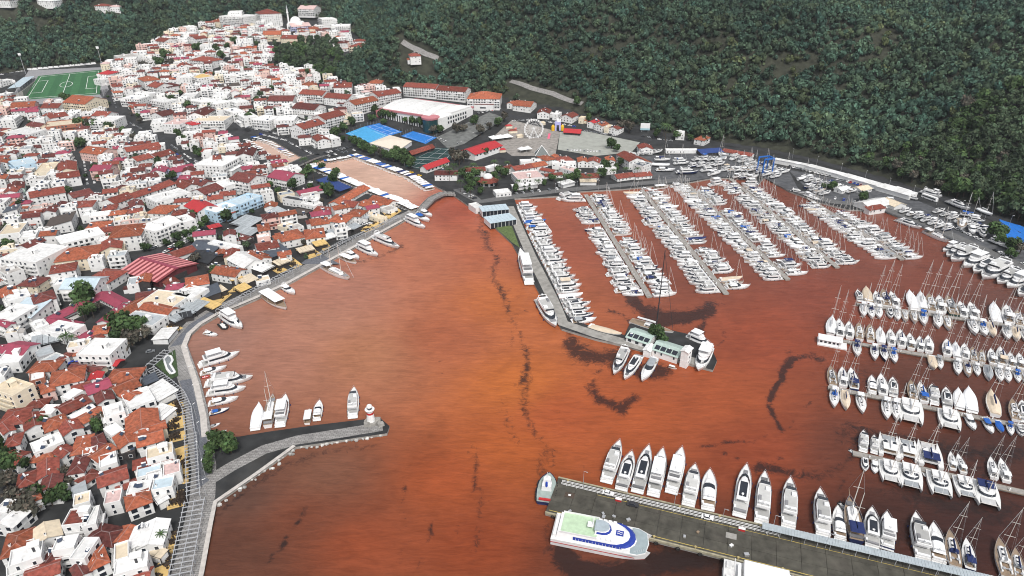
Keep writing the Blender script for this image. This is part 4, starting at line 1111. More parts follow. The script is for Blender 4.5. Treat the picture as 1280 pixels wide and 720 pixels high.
def sports_hall():
    zr = 13
    a, b = G(497, 122, LAND_Z + zr), G(571, 139, LAND_Z + zr)
    c = (a + b) / 2; d = b - a; ang = math.atan2(d.y, d.x); L = Vector((d.x, d.y)).length; W = 62; l2, w2 = L / 2, W / 2
    z = LAND_Z + ramp(c.y - 25) - .5
    t = thing('sports_hall', 'large white sports hall with curved white roof, pink trim and dark glass drum', 'sports hall', (c.x, c.y, z), ang)
    mb = MB(); mb.box(-l2, l2, -w2, w2, -4, 12, 0); part(mb, 'wall', [WALL['w']], t)
    pink = mat('pink_trim', (.52, .20, .22), .7, .08)
    mb = MB()
    for (x0, x1, y0, y1) in ((-l2 - .6, l2 * .45, -w2 - .8, -w2 + 1.2), (-l2 - .6, l2 + .5, w2 - 1.2, w2 + .8), (-l2 - .8, -l2 + 1.2, -w2 - .8, w2 + .8)): mb.box(x0, x1, y0, y1, 11.2, 13.2)
    part(mb, 'trim', pink, t)
    mb = MB(); mb.box(-l2 - 5, -l2 - .9, -w2 - 2, w2, 3, 11.0); part(mb, 'side_wing', pink, t)
    n = 7; y0, y1 = -w2 + 1.2, w2 - 1.2
    zz = lambda y: 12.6 + 5.0 * (1 - (y / w2) ** 2)
    for k in range(n):
        mb = MB(); xa, xb = -l2 + 1.3 + (l2 * 1.62) * k / n, -l2 + 1.3 + (l2 * 1.62) * (k + 1) / n - .25
        rows = [[(xa, y, zz(y)), (xb, y, zz(y))] for y in np.linspace(y0, y1, 11)]
        mb.grid([r_[::-1] for r_ in rows]); mb.box(xa, xb, y0, y1, 11.9, 12.55)
        part(mb, 'roof_panel', ROOF['W'], t)
    mb = MB(); xa = -l2 + 1.3 + l2 * 1.62; rows = [[(xa - .3, y, 11.9), (xa - .3, y, zz(y) - .02)] for y in np.linspace(y0, y1, 11)]; mb.grid(rows); part(mb, 'gable', WALL['w'], t)
    mb = MB(); mb.box(l2 * .64, l2 - .5, -w2 * .3, w2 * .9, 12, 14.2); part(mb, 'end_block', WALL['w'], t)
    mb = MB(); mb.lathe([(9, -4), (9, 11)], (l2 * .72, -w2 - 1, 0), 22, 0); part(mb, 'glass_drum', mat('drum_glass', (.015, .05, .055), .12, .2, spec=.6), t)
    mb = MB(); mb.lathe([(9.6, 0), (10, 2), (8.6, 2)], (l2 * .72, -w2 - 1, 10.9), 22, 0); part(mb, 'drum_rim', pink, t)
    for k in range(16):
        x = -l2 + 3 + k * (l2 * 1.32) / 16
        mb = MB(); mb.box(x, x + 1.5, -w2 - .12, -w2 + .1, -1, 8); part(mb, 'window', GLASS, t)
    for f in range(2):
        for k in range(8):
            y = -w2 * .55 + k * 4.6
            mb = MB(); mb.box(l2 - .1, l2 + .1, y, y + 2.6, 3.5 + f * 4.4, 6 + f * 4.4); part(mb, 'window', GLASS, t)
    for k in np.linspace(-.8, .8, 5): FOOT.append((c.x + d.x * k / 2, c.y + d.y * k / 2, 40))
sports_hall()

def simple_hall(x1, y1, x2, y2, W, h, rc, name, label, cat, wc='w', roof='g'):
    zr = h + 1.5
    a, b = G(x1, y1, LAND_Z + zr), G(x2, y2, LAND_Z + zr); c = (a + b) / 2; d = b - a
    ang = math.atan2(d.y, d.x); L = d.length; l2, w2 = L / 2, W / 2
    t = thing(name, label, cat, (c.x, c.y, LAND_Z + ramp(c.y)), ang)
    mb = MB(); mb.box(-l2, l2, -w2, w2, -2, h)
    for sx in (-l2, l2): mb.face([(sx, -w2, h), (sx, w2, h), (sx, 0, h + 3)][:: 1 if sx > 0 else -1])
    part(mb, 'wall', WALL[wc], t)
    n = max(4, int(L / 5)); pw = (L + 1.6) / n
    for sgn in (-1, 1):
        mb = MB(); q = [(-pw / 2 + .05, sgn * (w2 + .8), h - .2), (pw / 2 - .05, sgn * (w2 + .8), h - .2), (pw / 2 - .05, 0, h + 3.1), (-pw / 2 + .05, 0, h + 3.1)]
        if sgn > 0: q = q[::-1]
        mb.face([(x, y, z + .18) for x, y, z in q]); mb.face(q[::-1])
        for k in range(4):
            p0, p1 = q[k], q[(k + 1) % 4]; mb.face([p0, p1, (p1[0], p1[1], p1[2] + .18), (p0[0], p0[1], p0[2] + .18)])
        me = mb.mesh('roof_panel', [ROOF[rc]])
        for k in range(n): part_mesh(me, 'roof_panel', t, (-l2 - .8 + pw * (k + .5), 0, 0), 0)
    for k in range(int(L / 5)):
        for sgn in (-1, 1):
            mb = MB(); x = -l2 + 2 + k * 5; y = sgn * w2; mb.box(x, x + 2, y - .08, y + .08, h - 2.2, h - .8); part(mb, 'window', GLASS, t)
    for k in (-.7, -.25, .25, .7): FOOT.append((c.x + d.x * k / 2, c.y + d.y * k / 2, W * .7))
    return t
simple_hall(584, 189, 618, 178, 20, 6, 'X', 'sports_shed', 'long white hall with a crimson pitched roof beside the tennis courts', 'hall')
simple_hall(529, 209, 557, 199, 8, 3.5, 'X', 'clubhouse', 'low crimson-roofed clubhouse at the edge of the dark green court', 'clubhouse')
simple_hall(512, 191, 540, 182, 6, 3.0, 'R', 'pavilion', 'narrow red-roofed shelter behind the dark green court', 'shelter', 'k')
simple_hall(706, 162, 726, 164, 9, 3.0, 'X', 'pavilion', 'long crimson canopy at the top of the concrete fairground lot', 'shelter', 'k')

# white marina club with red tile roofs
CLUB = """
664 206 680 203 10 2 g O w;640 210 663 206 10 2 g R w;630 207 638 209 8 2 g R w;650 201 676 200 6 2 f W w;677 194 689 199 9 2 h O w;692 195 700 194 8 2 g O w;696 199 714 197 11 2 h R w;690 203 720 203 7 2 f W w;722 199 734 199 11 2 g O w;735 199 750 200 11 2 g R w;757 198 768 198 11 2 g O w;
643 220 676 217 18 2 f P w;677 210 694 213 6 1 g R w;700 209 716 207 15 1 f W w;680 218 702 216 6 1 g R w;703 208 722 214 8 2 f P w;724 219 747 218 10 1 g R w;640 233 672 229 6 1 p W w;700 230 716 226 7 1 p W w;724 226 746 226 6 1 p C w;745 210 768 208 8 2 f W w;
780 191 796 200 13 3 g R w;797 203 809 206 12 3 f S w;796 196 810 203 8 1 g O w;798 183 815 183 12 2 g R w;768 220 790 217 10 1 g R w;792 218 812 216 9 1 g R w;582 211 606 210 9 2 g R w;544 215 572 215 10 2 g D w;618 240 637 238 9 1 f W w;
608 210 622 206 7 1 f W w;626 209 634 211 6 1 g D w;
"""
for row in CLUB.replace('\n', '').split(';'):
    t_ = row.split()
    if not t_: continue
    a_ = [float(q) for q in t_[:5]]; a_[4] /= 1.25
    HP(*a_, int(t_[5]), t_[6], t_[7], t_[8], name='club_building' if t_[6] != 'p' else 'market_canopy', cat='club building' if t_[6] != 'p' else 'canopy', clutter=0 if t_[6] == 'p' else 1)

def round_pavilion():
    p = G(610, 231)
    t = thing('round_pavilion', 'round white waterfront pavilion with red octagonal roof and white dome', 'pavilion', tuple(p), .2)
    mb = MB(); mb.lathe([(6.5, -.2), (6.5, 4)], n=8); part(mb, 'wall', WALL['w'], t)
    for k in range(8):
        a = 2 * math.pi * (k + .5) / 8; mb = MB(); c_, s_ = math.cos(a) * 6.12, math.sin(a) * 6.12
        u = Vector((-math.sin(a), math.cos(a), 0)); q = Vector((c_, s_, 0)); mb.face([q - u * 1.5 + Vector((0, 0, .4)), q + u * 1.5 + Vector((0, 0, .4)), q + u * 1.5 + Vector((0, 0, 3.2)), q - u * 1.5 + Vector((0, 0, 3.2))]); part(mb, 'window', GLASS, t)
    mb = MB(); mb.lathe([(9.6, 3.8), (9.6, 4.1), (4.2, 6.4)], n=8); part(mb, 'roof', ROOF['R'], t)
    mb = MB(); mb.lathe([(4, 6.2), (4, 7.4)], n=16)
    mb.lathe([(3.9 * math.cos(q), 7.4 + 2.6 * math.sin(q)) for q in np.linspace(0, 1.5, 6)], n=16); part(mb, 'dome', WALL['w'], t, True)
    FOOT.append((p.x, p.y, 10))
round_pavilion()

def mosque():
    p = G(371, 38)
    t = thing('mosque', 'white domed mosque standing among houses under the wooded hill', 'mosque', tuple(p), .1)
    mb = MB(); mb.box(-12, 12, -12, 12, -2, 11); part(mb, 'wall', WALL['w'], t)
    mb = MB(); mb.lathe([(8.5, 11), (8.5, 13)] + [(8.5 * math.cos(q), 13 + 8 * math.sin(q)) for q in np.linspace(0, 1.52, 8)], n=20); part(mb, 'dome', WALL['w'], t, True)
    for sx in (-1, 1):
        for sy in (-1, 1):
            mb = MB(); mb.lathe([(3, 11)] + [(3 * math.cos(q), 11 + 2.6 * math.sin(q)) for q in np.linspace(.05, 1.5, 5)], (sx * 8.6, sy * 8.6, 0), 12); part(mb, 'dome', WALL['w'], t, True)
    for k in range(5):
        mb = MB(); mb.box(-10 + k * 4.4, -8 + k * 4.4, -12.1, -11.9, 3, 7); part(mb, 'window', GLASS, t)
    p = G(362, 36)
    m = thing('minaret', 'tall slender white minaret beside the white domed mosque', 'minaret', tuple(p))
    mb = MB(); mb.lathe([(2.0, -1), (2.0, 6), (1.35, 8), (1.2, 30)], n=12); part(mb, 'shaft', WALL['w'], m)
    mb = MB(); mb.lathe([(1.2, 23), (2.1, 24), (2.1, 25.2), (1.2, 25.2)], n=12); part(mb, 'gallery', WALL['w'], m)
    mb = MB(); mb.lathe([(1.4, 30), (.05, 37)], n=12); part(mb, 'spire', ROOF['G'], m)
    FOOT.append((p.x, p.y, 16))
mosque()

def hillside_house(px, py, w, rc, label, n=1):
    q = hit(px, py)
    house(q.x, q.y, q.z, R.uniform(-.3, .3), w, w * .7, 3, 'h', rc, 'w', name='villa', label=label, cat='villa', balcony=False)
    HILL_KEEP_CLEAR.append((q.x, q.y - 7, w * .62)); HILL_KEEP_CLEAR.append((q.x, q.y, w * .6))
hillside_house(131, 14, 20, 'R', 'white villa with red roof alone in the woods, rightmost of the hilltop villas'); hillside_house(146, 15, 14, 'P', 'small pale villa joined beside the red-roofed hilltop villa in the woods')
hillside_house(10, 7, 24, 'R', 'long red-roofed villa at the crest of the wooded hill'); hillside_house(64, 8, 26, 'W', 'low white villa at the crest of the wooded hill, between two red ones')
hillside_house(450, 58, 18, 'R', 'cream house with red roof at the wood edge beyond the sports hall')

# ------------------------------------------------------------------ infill of the town between the listed houses
TOWN_ZONE = [[(-60, 130), (12, 128), (28, 130), (126, 128), (132, 112), (130, 92), (152, 76), (190, 60), (228, 40), (262, 30), (300, 28), (340, 30), (400, 28), (432, 42), (440, 60), (415, 70), (360, 58), (340, 90), (400, 92),
              (440, 112), (478, 112), (500, 118), (480, 128), (450, 150), (425, 165), (385, 182), (340, 168), (300, 160), (290, 172), (330, 196), (352, 212), (420, 230), (500, 266), (430, 300), (362, 338), (300, 368), (262, 376), (225, 404), (215, 428), (190, 452),
              (215, 505), (222, 540), (218, 600), (205, 650), (192, 735), (-60, 735)]]
NO_ZONE = [[(95, 180), (112, 178), (122, 245), (105, 245)], [(188, 318), (205, 306), (240, 290), (270, 272), (290, 285), (262, 298), (235, 304), (205, 322)], [(95, 388), (140, 372), (148, 384), (120, 408), (98, 402)], [(150, 410), (190, 405), (215, 425), (190, 455), (150, 440), (132, 432)],
           [(210, 176), (222, 176), (285, 226), (270, 232)], [(280, 228), (280, 214), (322, 196), (330, 208)], [(395, 215), (440, 235), (430, 262), (395, 250), (340, 232)], [(0, 80), (0, 130), (130, 130), (130, 80)], [(-5, 612), (25, 612), (45, 640), (35, 662), (5, 655)], [(0, 556), (28, 575), (24, 610), (0, 610)],
           [(220, 158), (320, 160), (320, 168), (220, 170)], [(345, 50), (418, 52), (420, 88), (340, 88)], [(262, 84), (288, 70), (292, 84), (272, 96)]]
ROADS_W = [GL(q) for q in ([(236, 150), (285, 150), (320, 165), (352, 174), (382, 190), (400, 200)], [(196, 172), (215, 186), (240, 203), (268, 226), (300, 212)], [(128, 112), (140, 130), (150, 150), (170, 163), (196, 172), (240, 170), (290, 168)],
                           [(100, 188), (106, 210), (112, 232), (130, 246)], [(0, 380), (40, 352), (90, 338), (130, 328), (170, 322), (205, 312), (240, 292), (262, 282)], [(122, 735), (116, 690), (121, 640), (117, 600), (104, 566), (88, 545), (60, 545)])]
def infill():
    rnd = random.Random(99)
    zone = [[(p.x, p.y) for p in (G(*q) for q in z)] for z in TOWN_ZONE]
    no = [[(p.x, p.y) for p in (G(*q) for q in z)] for z in NO_ZONE]
    cand = []
    ang = rad(19); ca, sa = math.cos(ang), math.sin(ang)
    for row in range(-90, 130):
        for col in range(-120, 90):
            u, v = col * 12.5 + (row % 2) * 5, (row // 2) * 27.5 + (row % 2) * 11.8
            x, y = u * ca - v * sa, u * sa + v * ca + 500
            if y < 130 or y > 1150 or x > 0 or x < -1000: continue
            cand.append((x, y))
    C = np.array(cand)
    C += NR.uniform(-1.6, 1.6, C.shape)
    ok = inpoly(C[:, 0], C[:, 1], zone[0])
    for z in no: ok &= ~inpoly(C[:, 0], C[:, 1], z)
    ok &= ~inpoly(C[:, 0], C[:, 1], WATER) & ~inpoly(C[:, 0], C[:, 1], HILL_POLY)
    for r_ in ROADS_W: ok &= distline(C[:, 0], C[:, 1], r_) > 8.5
    C = C[ok]
    F = np.array(FOOT)
    made = 0
    picks = []
    for x, y in C:
        dd = np.hypot(F[:, 0] - x, F[:, 1] - y) - F[:, 2]
        far = y > 430
        gap = dd.min()
        if gap < (3.4 if far else 2.8):
            if gap > 1.0 and rnd.random() < .34: INFILL_TREES.append((x, y, rnd.uniform(1.4, 2.6)))
            continue
        u, v = PX(x, y, LAND_Z + ramp(y))
        if not (-25 < u < 640 and v < 740): continue
        picks.append((x, y, gap, u, v))
    picks.sort(key=lambda q: q[1])
    for x, y, gap, u, v in picks:
        far = v < 185
        L, W = rnd.uniform(9, 14.5), rnd.uniform(7.5, 10.0)
        lim = min(gap + 1.0, 6.8)
        L, W = min(L, lim * 2.1), min(W, lim * 1.7)
        if v > 400: L *= .8; W *= .8
        if rnd.random() < .17: INFILL_TREES.append((x, y, 2.6 + rnd.random() * 2)); continue
        rr = rnd.random()
        if far: roof, rc = ('f', rnd.choice('WWWWWWCT')) if rr < .58 else (rnd.choice('gh'), rnd.choice('RRRODDDMP'))
        elif v > 400: roof, rc = ('f', rnd.choice('WWCT')) if rr < .30 else (rnd.choice('ggh'), rnd.choice('OOORRD'))
        else: roof, rc = ('f', rnd.choice('WWWWCTG')) if rr < .48 else (rnd.choice('ggh'), rnd.choice('RRRODDDM'))
        fl = rnd.choice((2, 3, 3, 4) if far else (2, 3, 3) if v < 350 else (1, 2, 2))
        wc = rnd.choice('wwwwwwwwwwcp')
        a = ang + rnd.uniform(-.1, .1) + (math.pi / 2 if rnd.random() < .3 else 0)
        if not far and 300 < u: a = rad(28) + rnd.uniform(-.1, .1)
        big = fl >= 3
        FOOT_ADD.append((x, y, max(L, W) * .5))
        house(x, y, LAND_Z + ramp(y), a, L, W, fl, roof, rc, wc, detail=2, name='apartment_block' if big else 'house', cat='apartment block' if big else 'house', balcony=big and rnd.random() < .7, rnd=rnd)
        made += 1
    for row in range(-45, 65):
        for col in range(-240, 180):
            u, v = col * 6.2 + rnd.uniform(-2, 2), row * 27.5 + 19.6 + rnd.uniform(-1.5, 1.5)
            x, y = u * ca - v * sa, u * sa + v * ca + 500
            if not (130 < y < 1000 and x < 0) or rnd.random() > .5 or not inpoly([x], [y], zone[0])[0] or inpoly([x], [y], WATER)[0]: continue
            if (np.hypot(F[:, 0] - x, F[:, 1] - y) - F[:, 2]).min() < 1.5: continue
            uu, vv = PX(x, y, LAND_Z + ramp(y))
            if not (0 < uu < 640 and vv < 720): continue
            if rnd.random() < .45: INFILL_TREES.append((x, y, rnd.uniform(1.6, 3.0)))
            else: STREET_CARS.append((x, y, ang))
    rnd.shuffle(INFILL_TREES)
    print('infill houses', made, 'all', len(HOUSES))
INFILL_TREES, FOOT_ADD, STREET_CARS = [], [], []
infill()

# every house gets a label that singles it out: look, nearest landmark, place in the line of its like
MARKS = [('the pergola promenade', 235, 600), ('the palm courtyard', 108, 385), ('the striped market hall', 198, 332), ('the black barrel roofs', 258, 312), ('the road bridge', 376, 205), ('the football pitch', 78, 108), ('the white mosque', 370, 30),
         ('the sports hall', 530, 130), ('the canal boulevard', 320, 165), ('the octagonal white block', 272, 200), ('the tall cream hotel', 15, 475), ('the grey tree clump', 15, 620), ('the white palace', 128, 434), ('the mast gulet quay', 420, 330),
         ('the dark street', 110, 215), ('the large orange hip roof', 98, 315), ('the red-brown brick block', 82, 155), ('the curved white block', 104, 685), ('the marina clubhouse', 700, 205), ('the ferris wheel', 666, 165), ('the hill edge woods', 200, 70), ('the yellow wall house', 250, 95),
         ('the white warehouse roof', 187, 667), ('the boatyard', 860, 200), ('the blue facade row', 290, 254), ('the flower bed triangle', 212, 455)]
def merge_far(limit=290):
    """past the limit, the houses that show smallest become one mass of far housing"""
    V, F, MI, mats, gone, off = [], [], [], [], [], 0
    by = {}
    for root, h in HOUSES:
        if not h['labelled']: by.setdefault(h['name'], []).append((root, h))
    drop = []
    for nm, lst in by.items():
        def shown(q):
            h = q[1]; u, v = PX(h['x'], h['y'], h['z'] + 5); out_ = not (0 < u < 1280 and 0 < v < 720)
            return (out_, (h['x'] ** 2 + h['y'] ** 2) / (h['L'] * h['W'] + h['L'] * h['fl'] * 3))
        lst.sort(key=shown); drop += lst[limit:]
    bpy.context.view_layer.update()
    for root, h in drop:
        todo = list(KIDS.get(root, ()))
        while todo:
            o = todo.pop(); todo += KIDS.get(o, ())
            if o.name.startswith(('satellite', 'water_tank', 'air_')): gone.append(o); continue
            me = o.data; n = len(me.vertices); co = np.empty(n * 3); me.vertices.foreach_get('co', co)
            M = np.array(o.matrix_world); V.append(co.reshape(-1, 3) @ M[:3, :3].T + M[:3, 3])
            idx = [mats.index(m_) if m_ in mats else (mats.append(m_) or len(mats) - 1) for m_ in me.materials]
            for p in me.polygons: F.append([q + off for q in p.vertices]); MI.append(idx[p.material_index])
            off += n; gone.append(o)
        gone.append(root)
    if not V: return
    me = bpy.data.meshes.new('distant_housing'); me.from_pydata(np.concatenate(V).tolist(), [], F)
    for m_ in mats: me.materials.append(m_)
    me.polygons.foreach_set('material_index', MI); me.update()
    link('distant_housing', me)['kind'] = 'stuff'
    dr = {id(q[1]) for q in drop}
    HOUSES[:] = [q for q in HOUSES if id(q[1]) not in dr]
    bpy.data.batch_remove(gone)
    print('merged', len(drop))
merge_far()
def label_houses():
    groups = {}
    for root, h in HOUSES:
        if h['labelled']: continue
        u, v = PX(h['x'], h['y'], h['z'])
        mk = min(MARKS, key=lambda m_: (m_[1] - u) ** 2 + ((m_[2] - v) * 1.6) ** 2)[0]
        shape = {'g': 'gabled', 'h': 'hip-roofed', 'f': 'flat-roofed', 'p': 'panelled', 's': 'lean-to roofed'}[h['roof']]
        rw = ROOF_WORD[h['rc']]
        if h['name'] == 'market_canopy': look = f'low {rw} panelled canopy'
        else:
            size = 'tall ' if h['fl'] >= 4 else ('small ' if h['L'] * h['W'] < 62 else '')
            what = {'apartment_block': 'block', 'club_building': 'club building'}.get(h['name'], 'house')
            if h['roof'] == 'f' and h['rc'] in 'W' and h['wc'] == 'w': look = f'{size}all-white flat-roofed {what}'
            else: look = f"{size}{WALL_WORD[h['wc']]} {what} with {rw} {'flat' if h['roof'] == 'f' else 'hipped' if h['roof'] == 'h' else 'lean-to' if h['roof'] == 's' else 'gabled'} roof"
        groups.setdefault((look, mk), []).append((u, v, root, h))
    for (look, mk), lst in groups.items():
        lst.sort(key=lambda q: q[0])
        for k, (u, v, root, h) in enumerate(lst):
            if len(lst) == 1: s = f'{look} nearest {mk}'
            elif len(lst) == 2: s = f"{look} nearest {mk}, {'left' if k == 0 else 'right'} of two"
            else: s = f"{look} nearest {mk}, {'leftmost' if k == 0 else 'rightmost' if k == len(lst) - 1 else nth(k + 1) + ' from left'}"
            root['label'] = s
            root['group'] = ('canopies' if h['name'] == 'market_canopy' else 'town houses and blocks') + ' near ' + mk
label_houses()
# ------------------------------------------------------------------ boats (bow along +x, waterline at z = 0, built at true size then scaled)
def hull_rows(L, B, fs, fb, sw, full=.42, p=2.2, draft=.45, n=13):
    """stations from stern to bow: half beams, sheer heights"""
    out_ = []
    for k in range(n):
        t = k / (n - 1)
        if t < full: b = sw + (1 - sw) * math.sin(t / full * math.pi / 2)
        else: b = 1 - ((t - full) / (1 - full)) ** p
        b = max(b, .015) * B / 2
        z = fs + (fb - fs) * t ** 1.8
        x = -L / 2 + L * t
        out_.append((x, b, z, t))
    return out_

def hull(mb, L, B, fs, fb, sw, full=.42, p=2.2, stripe=None, m_hull=0, m_low=1, m_deck=None, rake=.06, off=0.0):
    st = hull_rows(L, B, fs, fb, sw, full, p)
    rows = []
    for x, b, z, t in st:
        xr = x - rake * L * max(0, t - .6) / .4           # waterline is shorter than the deck
        sec = []
        for s in (-1, 1):
            seq = [(x, s * b + off, z), (x * .55 + xr * .45, s * b * .97 + off, z * .55), (xr, s * b * .86 + off, .14), (xr, s * b * .82 + off, 0), (xr - .02 * L, off + s * b * .35, -.4)]
            sec.append(seq)
        rows.append(sec[0] + sec[1][::-1])
    i0 = len(mb.v); nn = len(rows[0])
    for r_ in rows: mb.v.extend(r_)
    for a in range(len(rows) - 1):
        for b in range(nn - 1):
            mb.f.append((i0 + a * nn + b, i0 + (a + 1) * nn + b, i0 + (a + 1) * nn + b + 1, i0 + a * nn + b + 1))
            mb.m.append(m_low if 2 <= b <= 6 else m_hull)
    mb.face([rows[0][k] for k in range(nn)], m_hull)
    return st

def deck_face(mb, st, inset=.06, drop=.06, m=0, off=0.0, t0=0, t1=1):
    lft = [(x, b - inset + off, z - drop) for x, b, z, t in st if t0 <= t <= t1 and b > inset]
    rgt = [(x, -(b - inset) + off, z - drop) for x, b, z, t in st if t0 <= t <= t1 and b > inset]
    for k in range(len(lft) - 1):
        mb.face([rgt[k], rgt[k + 1], lft[k + 1], lft[k]], m)
    mb.face([rgt[-1], (st[-1][0], off, st[-1][2] - drop), lft[-1]], m)

def rail(mb, st, h=.75, t0=.3, m=0, r_=.03):
    pts = [(x, b - .08, z + h, z) for x, b, z, t in st if t >= t0]
    prevl = prevr = None
    for x, b, zt, z in pts:
        l_, q_ = Vector((x, max(b, 0), zt)), Vector((x, -max(b, 0), zt))
        if prevl is not None: mb.tube(prevl, l_, r_, n=3, m=m, cap=False); mb.tube(prevr, q_, r_, n=3, m=m, cap=False)
        mb.tube((x, max(b, 0), z), l_, r_ * .8, n=3, m=m, cap=False); mb.tube((x, -max(b, 0), z), q_, r_ * .8, n=3, m=m, cap=False)
        prevl, prevr = l_, q_

def curved(mb, x0, x1, y, z0, z1, nose=.0, tail=.0, side=.12, m=0, front=6, rnd_=.5):
    """cabin with a rounded plan at its front: rows of plan points lofted from z0 to z1, drawn in at the top"""
    def plan(a, b, yy):
        pts = [(a, -yy)]
        w = (b - a) * rnd_
        for k in range(front + 1):
            q = -math.pi / 2 + math.pi * k / front
            pts.append((b - w + w * math.cos(q), yy * math.sin(q)))
        pts.append((a, yy))
        return pts
    lo = [(px, py, z0) for px, py in plan(x0, x1, y)]
    hi = [(px, py, z1) for px, py in plan(x0 + tail, x1 - nose, y - side)]
    mb.grid([lo, hi], m, True); mb.face(hi, m)

DECKG = mat('grey_deck', (.42, .42, .41), .7, .08, objvar=.25)
PROTO = {}
def proto(fn):
    """build a boat once, far below the ground's use: the first copy is the boat itself"""
    PROTO[fn.__name__] = [fn, {}]
    return fn
BOATS = []

def _parts(kind, root, variant):
    """shared meshes per kind and variant, children linked under root"""
    key = (kind, variant)
    if key not in _CACHE:
        _CACHE[key] = _BUILD[kind](variant)
    for spec in _CACHE[key]:
        nm, me, loc = spec[:3]
        o = part_mesh(me, nm, root, loc)
        for sub in spec[3] if len(spec) > 3 else ():
            part_mesh(sub[1], sub[0], o, sub[2])
_CACHE, _BUILD = {}, {}

def P_(mb, nm, mats, loc=None, subs=(), smooth=False):
    if not isinstance(mats, (list, tuple)): mats = [mats]
    return (nm, mb.mesh(nm, mats, smooth), loc, subs)

